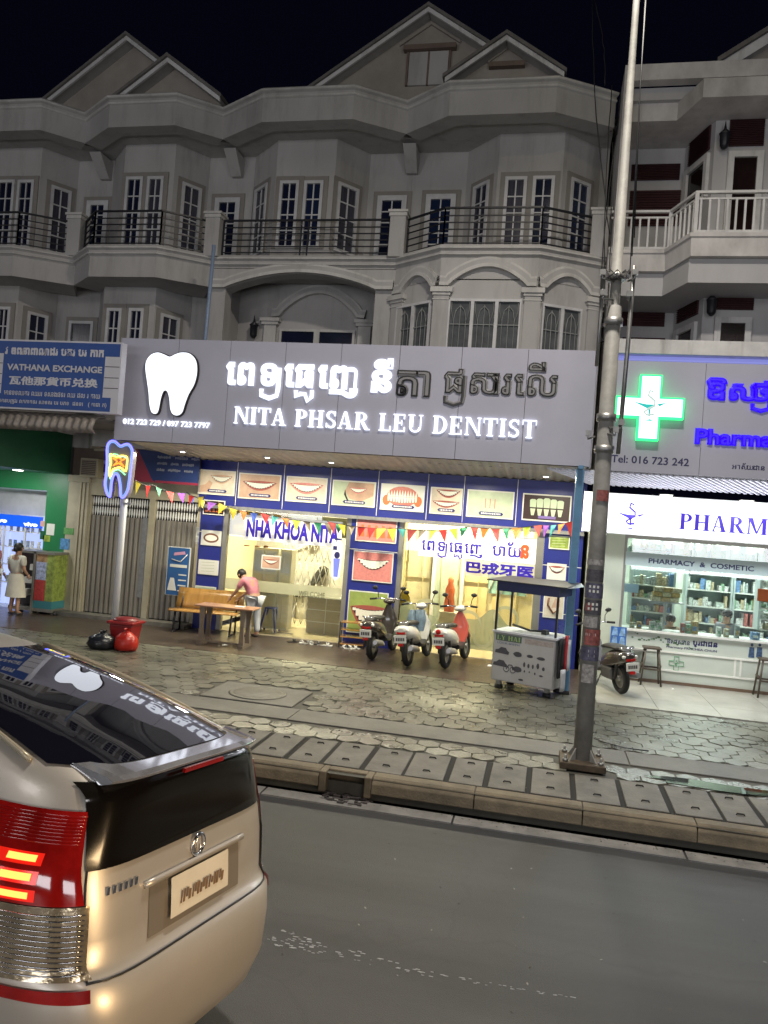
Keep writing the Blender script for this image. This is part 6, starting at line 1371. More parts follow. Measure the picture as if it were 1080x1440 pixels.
for a,b in ((s0,s1),(s2,s3)):
    n=int((b-a)/.115); w=(b-a)/n
    for k in range(n):
        x=a+k*w; mb=MB(F15.M); mb.add([(x+.004,.09,-.09),(x+w*.3,.09,-.045),(x+w*.7,.09,-.045),(x+w-.004,.09,-.09),(x+.004,zl0,-.09),(x+w*.3,zl0,-.045),(x+w*.7,zl0,-.045),(x+w-.004,zl0,-.09)],[(0,1,5,4),(1,2,6,5),(2,3,7,6)],0,False); mb.build('shutter_leaf',M_sh,cs,solid=.006)
    mb=MB(F15.M); mb.box(a,b,0,zl1+.02,-.2,-.11); mb.build('shutter_back',M_soot,cs)
    mb=MB(F15.M); zm=(zl0+zl1)/2
    for k in range(n*2):
        x=a+(k+.5)*w/2; q=w*.17
        for z0_,z1_ in ((zl0,zm-.005),(zm+.005,zl1)): mb.prism([(x,z0_),(x+q,z0_+(z1_-z0_)*.4),(x+q*.6,z1_-.02),(x,z1_),(x-q*.6,z1_-.02),(x-q,z0_+(z1_-z0_)*.4)],-.08,-.07)
    mb.build('lattice_top',M_white,cs)
x=(s0+s1)/2
mb=MB(F15.M); mb.box(s1-.14,s1-.02,.5,2.2,-.044,-.03); mb.build('shutter_lock_bar',M_steel,cs)
# upper strip wall between shutters and awning with louvre, AC
uw=MB(); uw.box(gx+.02,PL[0]-.002,15.02,15.25,3.001,4.6); uw.build('upper_wall',mat('dark_brown_render',(.16,.12,.10),.8,var=.2),cs)  # wall strip in dark brown render
for a,b in ((134,157),):
    for z0_,z1_ in ((3.28,3.36),(3.02,3.1),(3.55,3.63),(3.8,3.88)):
        mb=MB(F15.M); mb.box(F15.uv(a,640)[0],F15.uv(a,640)[0]+.5,z0_,z1_,.0,.07); mb.build('ledge',M_cw,cs)
FAc=FY(14.75); u0,u1,v0,v1=FAc.box([(114,643),(138,646),(111,670),(136,672)])
t=thing('air_conditioner','square grey air conditioner box on the wall above the cream pier','air conditioner',((u0+u1)/2,14.8,v0)); mb=MB(FAc.M); mb.box(u0,u1,v0,v1,-.24,0); mb.build('case',M_cw,t,bevel=.01); mb=MB(FAc.M); mb.box(u0+.04,u1-.04,v0+.04,v1-.04,.001,.008); mb.build('grille_back',mat('dull_brown_grille',(.12,.09,.08),.6),t); mb=MB(FAc.M)
for k in range(9): z=v0+.05+(v1-v0-.1)*k/8; mb.box(u0+.04,u1-.04,z-.004,z+.004,.0081,.014)
mb.build('grille',M_cw,t)
# AC bracket
# corrugated awning
aw=thing('corrugated_awning','old curved corrugated tin awning under the blue exchange sign','awning',(-9,12.4,3.8)); mt=mat('rusty_corrugated_tin',(.30,.27,.24),.5,metal=.3,var=.5,scale=3,stretch=(1,1,1))
rows=[]; n=170; xa_,xb_=-12.5,-7.72
za_=FY(12.0).uv(80,583)[1]; zb_=FY(11.9).uv(80,598)[1]
for k in range(n+1):
    x=xa_+(xb_-xa_)*k/n; d=.022*math.sin(k*PI*2/5.2)
    rows.append([(x,12.35+.0+d*.2,za_+.05+d),(x,12.15+d*.4,za_+.02+d),(x,12.0-d,za_-.05+d*.5),(x,11.93-d,zb_-.02),(x,12.02-d,zb_-.10)])
mb=MB(); mb.grid(rows); mb.build('tin_sheet',mt,aw,solid=.004); mb=MB(); mb.box(xa_,xb_,12.35,14.9,za_+.0,za_+.03); mb.build('tin_roof',mt,aw)
# exchange sign
FVa=FY(11.95)
ex=thing('exchange_sign','blue and white VATHANA EXCHANGE sign with Khmer and Chinese lines','sign',(-9,12,4.4))
E_=lambda pts:FVa.box(pts)
x0e=-12.0; x1e=FVa.uv(171,500)[0]; ze0=FVa.uv(80,578)[1]; ze1=FVa.uv(80,479)[1]
M_eb=mat('exchange_blue',(.02,.07,.28),.4,var=.1); M_ew2=mat('faded_sign_white',(.55,.55,.60),.45,var=.08)
mb=MB(FVa.M); mb.box(x0e,x1e,ze0,ze1,-.16,0); mb.build('sign_body',M_ew2,ex)
mb=MB(FVa.M); mb.box(x0e,x1e-.03,ze1-.25,ze1-.03,.001,.005); mb.box(x0e,x1e-.14,ze0+.03,ze0+.27,.001,.005); xi0=FVa.uv(4,520)[0]; xi1=FVa.uv(147,520)[0]; mb.box(xi0,xi1,ze0+.2702,ze1-.2502,.001,.005); mb.build('blue_field',M_eb,ex)
mb=MB(FVa.M)
for z in (ze1-.43,ze1-.62,ze1-.80): mb.box(xi1+.01,x1e-.02,z,z+.01,.001,.004); mb.box(x0e,xi0-.01,z,z+.01,.001,.004)
mb.build('panel_line',M_soot,ex)
def exk(chars,pts,bold=.02,mt=M_ew2):
    u0,u1,v0,v1=E_(pts); khmer([K(c,.62) if c not in 'ាិី' else K(c,.28) for c in chars],FVa,u0,u1,v0,v1,mt,ex,depth=.004,bold=bold,w=.006)
exk('វឌឍនាពាណរដរបតរបរកាក',[(8,488),(147,490),(7,499),(146,502)],.05)
textpx('VATHANA EXCHANGE',FVa,[(10,512),(144,515),(10,521),(144,525)],M_ew2,ex,bold=.045,depth=.004,w=.006)
textpx('瓦他那貨币兑换',FVa,[(13,527),(138,534),(13,540),(138,547)],M_ew2,ex,bold=.04,depth=.004,w=.006)
exk('មានទទលបតរលយបរទសនងផទរលយ ដល រតាយ',[(6,548),(141,554),(6,555),(141,561)],.02); exk('មានបញជរលកកាតទរសពទគរបរបភទ ជនទេ (តាដេក)',[(0,560),(150,567),(0,568),(150,574)],.02)
# blue-red banner behind
FBn=FY(14.7); u0,u1,v0,v1=FBn.box([(190,630),(281,643),(188,673),(279,684)])
t=thing('service_banner','dark blue and red banner with white lines above the shutters','banner',((u0+u1)/2,14.7,v0)); mb=MB(FBn.M); mb.box(u0,u1,v0-.02,v1+.05,-.02,0); mb.build('banner_sheet',mat('banner_navy',(.012,.03,.13),.5,var=.1),t); M_rd=mat('dull_red_print',(.25,.02,.05),.4,var=.1)
mb=MB(FBn.M); mb.prism([(u0,v1+.05),(u0+.05,v1+.05),(u0+.42,v0+.05),(u0+.5,v0-.02),(u0,v0-.02)],.001,.003); mb.box(u0+.5,u1,v0-.02,v0+.03,.001,.003); mb.build('red_stripe',M_rd,t)
mb=MB(FBn.M)
for r_ in range(3):
    x=u0+.52+r_*.0
    while x<u1-.15:
        wl=random.uniform(.14,.3); k=x
        while k<x+wl: q=random.uniform(.012,.025); z=v1-.10-r_*.13; mb.box(k,k+q,z-random.uniform(.02,.035),z+random.uniform(.01,.03),.004,.006); k+=q+.008
        x+=wl+.1
mb.build('small_lettering',mat('banner_grey',(.25,.27,.35),.5,var=0),t,kind='stuff')
# stickers on the pier
for pts,mt_,lab in [([(90,742),(104,743),(89,751),(103,752)],mat('sticker_green',(.12,.32,.10),.5,var=.4,scale=20),'green arched sticker on the cream pier'),([(86,757),(98,758),(83,772),(97,773)],mat('sticker_blue',(.10,.28,.55),.5,var=.6,scale=16),'blue picture sticker on the cream pier'),
    ([(277,741),(293,743),(274,764),(290,766)],mat('sticker_paper',(.50,.50,.48),.5,var=.7,scale=14),'pale torn paper on the pier left of the blue pillar')]:
    u0,u1,v0,v1=cpx.off(.003).box(pts); mb=MB(cpx.M); mb.box(u0,u1,v0,v1,.0,.006); o=mb.build('sticker',mt_); tag(o,lab,'sticker')
# blue standing sign by the shutters
FS=FY(14.75); u0,u1,v0,v1=FS.box([(239,768),(270,771),(230,829),(262,832)])
t=thing('blue_poster_board','tall blue advertising board leaning behind the wooden bench','poster board',((u0+u1)/2,14.75,0)); mb=MB(FS.M); mb.box(u0,u1,v0-.1,v1,-.03,-.001); mb.build('board',M_rimw,t); mb=MB(FS.M); mb.box(u0+.015,u1-.015,v0-.09,v1-.015,0,.004); mb.build('blue_face',mat('poster_blue',(.02,.10,.30),.4,var=.15),t)
mb=MB(FS.M); w_=u1-u0; mb.tube([(u0+.2*w_,v1-.26,.01),(u0+.6*w_,v1-.3,.01),(u1-.12*w_,v1-.14,.01)],.01,5); mb.prism([(u0+.14*w_,v1-.42),(u1-.1*w_,v1-.42),(u1-.1*w_,v1-.36),(u0+.14*w_,v1-.36)],.005,.008)
for k in range(4): mb.box(u1-.45*w_,u1-.1*w_,v1-.58-k*.11,v1-.555-k*.11,.005,.008)
mb.prism([(u0+.1*w_,v0),(u0+.5*w_,v0),(u0+.42*w_,v0+.14),(u0+.36*w_,v0+.26),(u0+.2*w_,v0+.26),(u0+.14*w_,v0+.12)],.005,.008); mb.build('white_print',M_rimw,t)
mb=MB(FS.M); mb.prism([(u0+.3*w_,v1-.12),(u0+.75*w_,v1-.08),(u0+.8*w_,v1-.14),(u0+.28*w_,v1-.18)],.005,.009); mb.build('pink_logo_print',mat('print_pinkish',(.6,.3,.45),.4),t)
# ================================================================ STREET POLE
plx,ply=.58,8.78
M_pole=mat('weathered_pole_steel',(.27,.265,.245),.65,metal=.1,var=.3,scale=5,bump=.2,bscale=25)
pole=thing('street_pole','tall tapering steel street pole with stickers standing on the drain covers','pole',(plx,ply,0))
mb=MB(); mb.tube([(plx,ply,.05),(plx,ply,2.5),(plx,ply,5.05),(plx,ply,5.06),(plx,ply,8.0),(plx,ply,12.4)],[.098,.090,.079,.058,.038,.022],24); mb.build('shaft',M_pole,pole)
mb=MB(); mb.box(plx-.24,plx+.24,ply-.23,ply+.23,.0,.075); bpl=mb.build('base_plate',mat('rusty_base',(.10,.075,.05),.7,metal=.3,var=.5,scale=8,bump=.5),pole,bevel=.01)
for sx in (-1,1):
    for sy in (-1,1):
        mb=MB(); c=(plx+sx*.185,ply+sy*.18); mb.tube([(c[0],c[1],.074),(c[0],c[1],.15)],.014,8); mb.tube([(c[0],c[1],.076),(c[0],c[1],.105)],.03,6); mb.build('anchor_bolt',M_steel,pole)
for k in range(4):
    a=k*PI/2+PI/4; mb=MB(Matrix.Translation((plx,ply,0))@Matrix.Rotation(a,4,'Z')); mb.prism([(0,0),(0,0),(0,0)],0,0) if False else mb.add([(.11,-.008,.076),(.2,-.008,.076),(.11,-.008,.2),(.11,.008,.076),(.2,.008,.076),(.11,.008,.2)],[(0,1,2),(3,5,4),(0,3,4,1),(1,4,5,2),(2,5,3,0)],0,False); mb.build('gusset',M_pole,pole)
Fp=FY(ply)
def clamp(z,r):
    mb=MB(Matrix.Translation((plx,ply,z))); mb.lathe([(r,-.04),(r+.012,-.04),(r+.012,.04),(r,.04)],24); mb.build('clamp_band',M_steel,pole)
zc1,zc2=Fp.uv(868,390)[1],Fp.uv(845,632)[1]
clamp(zc1,.089); clamp(zc1-.5,.09); clamp(zc2,.096); clamp(zc2+.35,.095)
def arm(px0,py0,px1,py1,lab='cable_bracket'):
    a=Fp.uv(px0,py0); b=Fp.uv(px1,py1); mb=MB(Fp.M); mb.tube([(a[0],a[1],.06),(b[0],b[1],.12),(b[0],b[1]+.07,.12)],.012,6); mb.box(b[0]-.03,b[0]+.03,b[1]+.03,b[1]+.09,.10,.15); mb.build(lab,M_steel,pole)
for q in ((862,398,846,396),(862,424,846,424),(882,398,891,396),(882,424,883,426),(836,615,826,619),(850,610,864,614),(850,602,872,604)): arm(*q)
mb=MB(); xr=plx+.17; mb.tube([(plx+.145,ply-.08,zc2-.05),(plx+.165,ply-.08,zc2+1.2),(plx+.17,ply-.08,zc1+.1)],.024,8); mb.tube([(plx-.15,ply-.08,zc2+.9),(plx-.14,ply-.08,zc1+.05)],.02,8); mb.build('conduit',M_steel,pole)
mb=MB(); 
for k in range(3): mb.tube([(plx+.13+.01*k,ply-.1,zc1+.2*k),(plx+.10,ply-.1,zc1+2.0),(plx+.07+.01*k,ply-.08,zc1+4.2)],.006,5)
for k in range(8): a=k*.8; mb.tube([(plx+.12*math.cos(a),ply-.12*abs(math.sin(a)),zc1+.04*math.sin(k)),(plx+.12*math.cos(a+1.3),ply-.14,zc1-.06),(plx+.12*math.cos(a+2.3),ply-.11,zc1+.05)],.006,5)
mb.build('loose_cable',M_black,pole)
stk=[mat('sticker_pole_%d'%i,c,.6,var=.6,scale=25) for i,c in enumerate([(.08,.075,.09),(.30,.09,.08),(.35,.34,.33),(.10,.10,.16)])]
for z0_,z1_,m_,a0,a1 in ((2.02,2.15,0,200,330),(1.84,2.0,3,195,335),(1.66,1.82,0,200,330),(1.52,1.64,2,210,300),(1.33,1.5,1,230,340),(1.16,1.31,3,200,335),(.92,1.12,2,225,300),(2.2,2.26,2,200,320),(2.9,3.02,1,240,320),(1.70,1.78,1,215,260)):
    mb=MB(); rows=[]; r0=.104-.0029*((z0_+z1_)/2)+.003+random.random()*.002
    for k in range(9): a=R(a0+(a1-a0)*k/8); rows.append([(plx+r0*math.cos(a),ply+r0*math.sin(a),z0_),(plx+r0*math.cos(a),ply+r0*math.sin(a),z1_)])
    mb.grid(rows); mb.build('pasted_sticker',stk[m_],pole)
mb=MB()
for z,w in ((1.95,.5),(1.90,.7),(1.76,.6),(1.71,.6),(1.25,.5),(1.20,.6),(1.05,.4),(1.43,.5)):
    for j in range(3):
        a=R(235+j*24); r=.1045; mb.add([(plx+r*math.cos(a),ply+r*math.sin(a),z),(plx+r*math.cos(a+.22),ply+r*math.sin(a+.22),z),(plx+r*math.cos(a+.22),ply+r*math.sin(a+.22),z+.028),(plx+r*math.cos(a),ply+r*math.sin(a),z+.028)],[(0,1,2,3)],0,False)
mb.build('sticker_print',M_rimw,pole,kind='stuff')
mb=MB(); mb.tube([(plx,ply,12.38),(plx,ply-.4,12.7),(plx-.05,ply-1.4,12.85)],.04,10); mb.build('lamp_arm',M_pole,pole); mb=MB(); mb.box(plx-.16,plx+.08,ply-2.0,ply-1.35,12.78,12.9); mb.build('lamp_head',M_steelw,pole,bevel=.02)
# cables down the party wall
cb=thing('wall_cables','bundle of black cables hanging down the gap between the two buildings','cables',(.75,13.5,5))
for k,(a,b) in enumerate([((832,0),(857,330)),((836,0),(850,120)),((860,120),(852,480)),((862,200),(838,640)),((866,190),(842,500))]):
    p=onY(*a,13.3) if 'onY' in globals() else None; q=onY(*b,13.3); mb=MB(); P_=[Vector(p).lerp(Vector(q),t/12)+Vector((.06*math.sin(t/12*PI)*(1 if k%2 else -1)+random.uniform(-.01,.01),0,0)) for t in range(13)]; mb.tube(P_,.009,5); mb.build('cable',M_black,cb)
for k in range(5): p=onY(849,468,13.3); mb=MB(); mb.tube([(p[0]+.10*math.cos(j*PI/6)+.01*k,13.3-.01*k,p[2]+.16*math.sin(j*PI/6)) for j in range(12)],.006,4,closed=True); mb.build('cable_coil',M_black,cb)

# ================================================================ FIGURES
M_flesh=mat('skin',(.42,.24,.16),.55,var=.1); M_hair=mat('black_hair',(.012,.010,.009),.45,var=.1)
def skin(name,V,E,mt,parent,sub=1):
    me=bpy.data.meshes.new(name); me.from_pydata([v[:3] for v in V],E,[]); o=bpy.data.objects.new(name,me); COL.objects.link(o); me.materials.append(mt)
    md=o.modifiers.new('s','SKIN'); md.use_smooth_shade=True
    for i,v in enumerate(V): r=v[3]; me.skin_vertices[0].data[i].radius=(r,v[4] if len(v)>4 else r)
    me.skin_vertices[0].data[0].use_root=True
    sm=o.modifiers.new('u','SUBSURF'); sm.levels=sm.render_levels=sub
    if parent: o.parent=parent
    return o
def person(label,loc,rz,J,shirt,trouser,sleeve=True,dress=None,group=None,hairlong=False):
    """J: joint positions in the person's own axes (x right, y forward, z up)"""
    t=thing('person',label,'person',(0,0,0),0,group)
    g=lambda k:J[k]
    V=[(*g('pelvis'),.12,.09),(*g('belly'),.115,.085),(*g('chest'),.135,.09),(*g('neck'),.05),(*g('head0'),.065),(*g('head1'),.085),(*g('head2'),.055)]
    E=[(0,1),(1,2),(2,3),(3,4),(4,5),(5,6)]
    for s in 'lr':
        b=len(V); V+=[(*g('sh'+s),.055),(*g('el'+s),.038),(*g('wr'+s),.026)]; E+=[(2,b),(b,b+1),(b+1,b+2)]
        b=len(V); V+=[(*g('hip'+s),.085),(*g('kn'+s),.055),(*g('an'+s),.036),(*g('to'+s),.03)]; E+=[(0,b),(b,b+1),(b+1,b+2),(b+2,b+3)]
    skin('body',V,E,M_flesh,t)
    for s in 'lr':
        w=Vector(g('wr'+s)); e=Vector(g('el'+s)); d=(w-e).normalized(); sd=d.orthogonal().normalized(); mb=MB(Matrix.Identity(4)); pc_=w+d*.05
        mb.ball(tuple(pc_),.03,.03,.045,8)
        for k in range(4): q=pc_+sd*(-.024+.016*k)+d*.02; mb.tube([q,q+d*(.035+.006*(k in(1,2)))+Vector((0,0,-.005)),q+d*(.062+.01*(k in (1,2)))+Vector((0,0,-.018))],.0075,5)
        mb.tube([pc_-sd*.025,pc_-sd*.045+d*.025,pc_-sd*.045+d*.045],.0085,5); mb.build('hand',M_flesh,t)
    h1=Vector(g('head1')); up=(Vector(g('head2'))-Vector(g('head0'))).normalized(); fw=Vector(J.get('face',(0,1,0))).normalized()
    mb=MB(); c=h1+up*.025-fw*.022; mb.ball(tuple(c),.092,.098,.10,14)
    if hairlong:
        c2=h1-fw*.085-up*.02; mb.ball(tuple(c2),.055,.05,.06,10)
    mb.build('hair',M_hair,t)
    mb=MB(); rt_=fw.cross(up).normalized()
    for s in (-1,1): q=h1+fw*.082+rt_*.03*s+up*.005; mb.ball(tuple(q),.01,.01,.008,6,)
    mb.build('eyes',M_black,t); mb=MB(); q=h1+fw*.092-up*.018; mb.ball(tuple(q),.012,.016,.018,6); 
    for s in (-1,1): q=h1+rt_*.085*s; mb.ball(tuple(q),.012,.02,.028,6)
    mb.build('nose_and_ears',M_flesh,t); mb=MB(); q=h1+fw*.083-up*.045; mb.ball(tuple(q),.02,.006,.006,6); mb.build('mouth',mat('lips',(.35,.10,.08),.5,var=0),t)
    V=[(*(Vector(g('pelvis'))+Vector((0,0,.02))),.145,.115),(*g('belly'),.14,.11),(*g('chest'),.155,.112),(*Vector(g('chest')).lerp(Vector(g('neck')),.6),.08,.07)]; E=[(0,1),(1,2),(2,3)]
    for s in 'lr': b=len(V); m_=Vector(g('sh'+s)).lerp(Vector(g('el'+s)),.75); V+=[(*g('sh'+s),.075),(*m_,.062)]; E+=[(2,b),(b,b+1)]
    skin('shirt',V,E,shirt,t)
    if dress:
        pl=Vector(g('pelvis')); kn=(Vector(g('knl'))+Vector(g('knr')))/2; rows=[]
        for i in range(7):
            f=i/6; c=pl.lerp(kn,f*1.12)+Vector((0,0,.06*(1-f))); r=.15+.07*f; rows.append([(c.x+(r+.012*math.sin(k*3))*math.cos(2*PI*k/18),c.y+r*.85*math.sin(2*PI*k/18),c.z) for k in range(18)])
        mb=MB(); mb.grid(rows,closed=True); mb.build('skirt',dress,t)
    else:
        V=[(*g('pelvis'),.145,.12)]; E=[]
        for s in 'lr': b=len(V); V+=[(*g('hip'+s),.10),(*g('kn'+s),.078),(*(Vector(g('an'+s))+Vector((0,0,.03))),.06)]; E+=[(0,b),(b,b+1),(b+1,b+2)]
        skin('trousers',V,E,trouser,t)
    mb=MB()
    for s in 'lr': a=Vector(g('an'+s)); b=Vector(g('to'+s)); q=(a+b)/2; mb.ball((q.x,q.y,.03),.045,.10,.03,8)
    mb.build('shoes',mat('dark_sandals',(.05,.04,.035),.6,var=.1),t)
    t.location=loc; t.rotation_euler=(0,0,rz)
    return t
stand=dict(pelvis=(0,0,.86),belly=(0,.0,1.0),chest=(0,0,1.2),neck=(0,0,1.34),head0=(0,.01,1.40),head1=(0,.02,1.48),head2=(0,.02,1.56),shl=(-.17,0,1.27),shr=(.17,0,1.27),ell=(-.23,-.01,1.03),elr=(.24,-.02,1.02),wrl=(-.2,.12,.84),wrr=(.18,.14,.90),hipl=(-.09,0,.82),hipr=(.09,0,.82),knl=(-.09,.03,.45),knr=(.10,.0,.45),anl=(-.09,-.02,.07),anr=(.10,.0,.07),tol=(-.10,.1,.03),tor=(.11,.12,.03))
def sc(J,k,**ov): D={a:tuple(x*k for x in b) for a,b in J.items()}; D.update(ov); return D
M_pinkS=mat('pink_shirt_cloth',(.55,.20,.25),.8,var=.15,scale=8); M_paleT=mat('pale_blue_trousers',(.50,.52,.55),.8,var=.15); M_offw=mat('offwhite_dress_cloth',(.58,.56,.48),.85,var=.12,scale=6)
# woman in a pale dress, another beside her
person('woman in loose off-white dress, black hair tied up, outside the phone shop',(-10.62,14.15,0),R(-12),sc(stand,.93,),M_offw,M_paleT,dress=M_offw,hairlong=True,group='people outside the phone shop')
person('person in a pink top half cut by the left edge of the picture',(-11.3,14.3,0),R(-80),sc(stand,.97),mat('pink_top_cloth',(.50,.16,.18),.8),M_paleT,group='people outside the phone shop')
# man bending over the table (facing left)
bend=dict(pelvis=(0,-.08,.84),belly=(0,-.03,.97),chest=(0,.09,1.14),neck=(0,.2,1.24),head0=(0,.25,1.27),head1=(0,.32,1.30),head2=(0,.38,1.35),face=(0,.75,-.6),shl=(-.17,.13,1.20),shr=(.17,.13,1.20),ell=(-.21,.26,.96),elr=(.21,.24,.95),wrl=(-.14,.46,.80),wrr=(.12,.42,.79),hipl=(-.09,-.1,.80),hipr=(.09,-.1,.80),knl=(-.10,-.02,.44),knr=(.10,-.1,.44),anl=(-.10,-.06,.07),anr=(.10,-.14,.07),tol=(-.11,.08,.03),tor=(.11,0,.03))
person('man in a pink shirt and pale trousers bending over the wooden table',(-5.62,14.62,0),R(72),sc(bend,.93,face=(0,.75,-.6)),M_pinkS,M_paleT)
# pharmacy people: seated behind the counter, only heads show
person('pharmacy woman with black hair looking down behind the counter at the right',(3.42,15.3,-.12),R(150),sc(stand,.92),mat('grey_blouse',(.22,.22,.25),.8),M_dkw,hairlong=True)
person('child with short black hair just above the pharmacy counter',(2.42,15.25,-.12),R(170),sc(stand,.80),mat('tan_tshirt',(.3,.22,.15),.8),M_dkw)

# ================================================================ SCOOTERS
def loft(mb,secs,n=12,mi=None,p=2.0):  # (x,y,z,hw,hh) ellipses normal to x-z path
    rows=[]
    for i,s in enumerate(secs):
        a=Vector(secs[max(0,i-1)][:3]); b=Vector(secs[min(len(secs)-1,i+1)][:3]); t=(b-a).normalized(); side=Vector((0,1,0)); up=t.cross(side); up.normalize()
        row=[]
        for k in range(n):
            an=2*PI*k/n; c,s_=math.cos(an),math.sin(an); row.append(Vector(s[:3])+side*s[3]*math.copysign(abs(c)**(2/p),c)+up*s[4]*math.copysign(abs(s_)**(2/p),s_))
        rows.append(row)
    mb.grid(rows,closed=True,mi=mi); vs=[tuple(v) for v in rows[0]]; mb.add(rows[0],[tuple(range(n))],mi,True); mb.add(rows[-1],[tuple(range(n))],mi,True)
def scooter(lab,loc,rz,lean,body,accent,seatm,group='scooters parked at the shops',box=None):
    t=thing('scooter',lab,'scooter',(0,0,0),0,group)
    for x in (0,1.24):
        mb=MB(); mb.tube([(x+.205*math.cos(2*PI*k/28),0,.26+.205*math.sin(2*PI*k/28)) for k in range(28)],.052,10,closed=True); w=mb.build('wheel',M_rub,t)
        mb=MB(Matrix.Translation((x,0,.26))@Matrix.Rotation(PI/2,4,'X')); mb.lathe([(.16,-.02),(.175,-.03),(.175,.03),(.16,.02)],24)
        for k in range(5): a=2*PI*k/5; mb.tube([(.03*math.cos(a),.03*math.sin(a),0),(.165*math.cos(a),.165*math.sin(a),0)],.013,5)
        mb.lathe([(.045,-.05),(.045,.05)],12); mb.build('rim',M_steel,w)
    mb=MB(); loft(mb,[(-.37,0,.67,.05,.03),(-.33,0,.66,.125,.085),(-.15,0,.62,.165,.125),(.12,0,.56,.17,.145),(.36,0,.48,.15,.13),(.5,0,.40,.11,.08)],14,p=2.4); mb.build('tail_body',body,t)
    mb=MB(); loft(mb,[(-.26,0,.735,.07,.015),(-.16,0,.755,.12,.035),(.1,0,.755,.135,.04),(.35,0,.735,.12,.04),(.5,0,.70,.08,.03)],14,p=2.6); mb.build('seat',seatm,t)
    mb=MB(); loft(mb,[(.42,0,.33,.14,.05),(.65,0,.30,.15,.035),(.86,0,.34,.13,.045)],12,p=3); mb.build('footboard',M_black,t)
    mb=MB(); loft(mb,[(.86,0,.30,.08,.03),(.93,0,.48,.15,.035),(.97,0,.66,.165,.04),(.97,0,.80,.11,.05),(.95,0,.92,.05,.03)],14,p=2.4); mb.build('leg_shield',accent,t)
    mb=MB(); mb.ball((.96,0,.98),.09,.12,.055,14); mb.build('handlebar_cowl',body,t)
    mb=MB(); mb.tube([(1.24,0,.27),(1.1,0,.62),(.97,0,.95)],.03,8); mb.build('fork',M_black,t)
    mb=MB(); loft(mb,[(1.0,0,.46,.05,.02),(1.16,0,.54,.065,.03),(1.36,0,.50,.065,.025),(1.5,0,.40,.05,.02)],10); mb.build('front_mudguard',accent,t)
    mb=MB(); mb.tube([(.86,-.34,1.02),(.93,-.15,1.03),(.95,0,1.0),(.93,.15,1.03),(.86,.34,1.02)],.013,8); hb=mb.build('handlebar',M_chrome,t)
    for s in (-1,1):
        mb=MB(); mb.tube([(.85,s*.36,1.018),(.90,s*.23,1.03)],.02,8); mb.build('grip',M_rub,hb)
        mb=MB(); mb.tube([(.93,s*.21,1.04),(.96,s*.23,1.14),(.94,s*.27,1.20)],.008,6); m_=mb.build('mirror_stalk',M_black,t); mb=MB(); mb.ball((.93,s*.28,1.235),.02,.06,.04,10); mb.build('mirror_head',M_black,m_)
    mb=MB(); mb.ball((1.05,0,.99),.04,.08,.05,10); mb.build('headlight',M_rimw,t)
    mb=MB(); loft(mb,[(-.38,0,.40,.06,.012),(-.34,0,.47,.075,.012),(-.2,0,.58,.08,.015)],8,p=3); mb.build('rear_mudguard',M_black,t)
    mb=MB(); mb.box(-.42,-.405,-.105,.105,.455,.585); mb.build('number_plate',M_rimw,t,bevel=.003)
    mb=MB(); 
    for k in range(5): mb.box(-.4225,-.421,-.075+k*.032,-.053+k*.032,.49,.545)
    mb.build('plate_marks',M_black,t,kind='stuff')
    mb=MB(); mb.box(-.375,-.30,-.075,.075,.595,.64); mb.build('tail_lamp',mat('red_lens',(.45,.01,.01),.2,var=0),t,bevel=.01)
    mb=MB(); mb.box(-.43,-.37,-.04,.04,.40,.445); mb.build('reflector',MATS['red_lens'],t,bevel=.008)
    for s in (-1,1): mb=MB(); mb.ball((-.33,s*.10,.66),.035,.035,.028,8); mb.build('indicator',M_rimw,t)
    mb=MB(); mb.tube([(-.02,.10,.74),(-.22,.12,.80),(-.33,.07,.80),(-.35,0,.80),(-.33,-.07,.80),(-.22,-.12,.80),(-.02,-.10,.74)],.012,8); mb.build('grab_rail',M_chrome,t)
    mb=MB(); mb.box(.05,.42,.06,.15,.22,.42); mb.build('engine_case',mat('grey_engine',(.10,.10,.10),.5,metal=.4,var=.3),t,bevel=.03)
    mb=MB(); loft(mb,[(-.32,-.15,.36,.04,.045),(-.25,-.15,.35,.055,.06),(.05,-.15,.30,.05,.055),(.2,-.14,.26,.03,.03)],10); mb.build('exhaust',mat('satin_silver',(.45,.45,.46),.35,metal=.7,var=.1),t)
    mb=MB(); mb.tube([(-.02,.11,.27),(-.1,.1,.55)],.024,8); mb.tube([(-.02,-.11,.27),(-.1,-.1,.55)],.024,8); mb.build('shock_absorber',M_black,t)
    mb=MB(); mb.tube([(.45,.12,.25),(.42,.26,.015)],.012,6); mb.build('side_stand',M_black,t)
    if box: box(t)
    t.location=loc; t.rotation_euler=(lean,0,rz); return t
M_sd=mat('dark_bronze_paint',(.04,.033,.028),.25,var=.1,coat=.8); M_sw=mat('white_scooter_paint',(.55,.55,.51),.25,var=.05,coat=.8); M_sr=mat('salmon_red_paint',(.42,.075,.055),.3,var=.05,coat=.6); M_sb=mat('pale_blue_scooter_paint',(.26,.34,.38),.3,var=.1,coat=.6)
M_st=mat('black_seat_vinyl',(.02,.02,.02),.5,var=.1); M_sg=mat('silver_grey_paint',(.22,.22,.22),.25,var=.1,coat=.8)
def badge(mt):
    def f(t):
        mb=MB(Matrix.Translation((-.365,0,.685))@Matrix.Rotation(PI/2,4,'Y')); mb.lathe([(.001,-.05),(.045,-.05),(.045,-.03),(.001,-.03)],14); mb.build('round_badge',mt,t)
    return f
def raincoat(t):
    for k,(x,y) in enumerate(((.62,.12),(.66,.02),(.6,-.08))):
        mb=MB(); loft(mb,[(x,y,.55,.05,.03),(x+.05,y,.75,.09,.05),(x+.12,y,.92,.05,.04)],8); mb.build('hung_raincoat',mat('blue_grey_plastic_coat',(.10,.15,.20),.4,var=.5,scale=10),t)
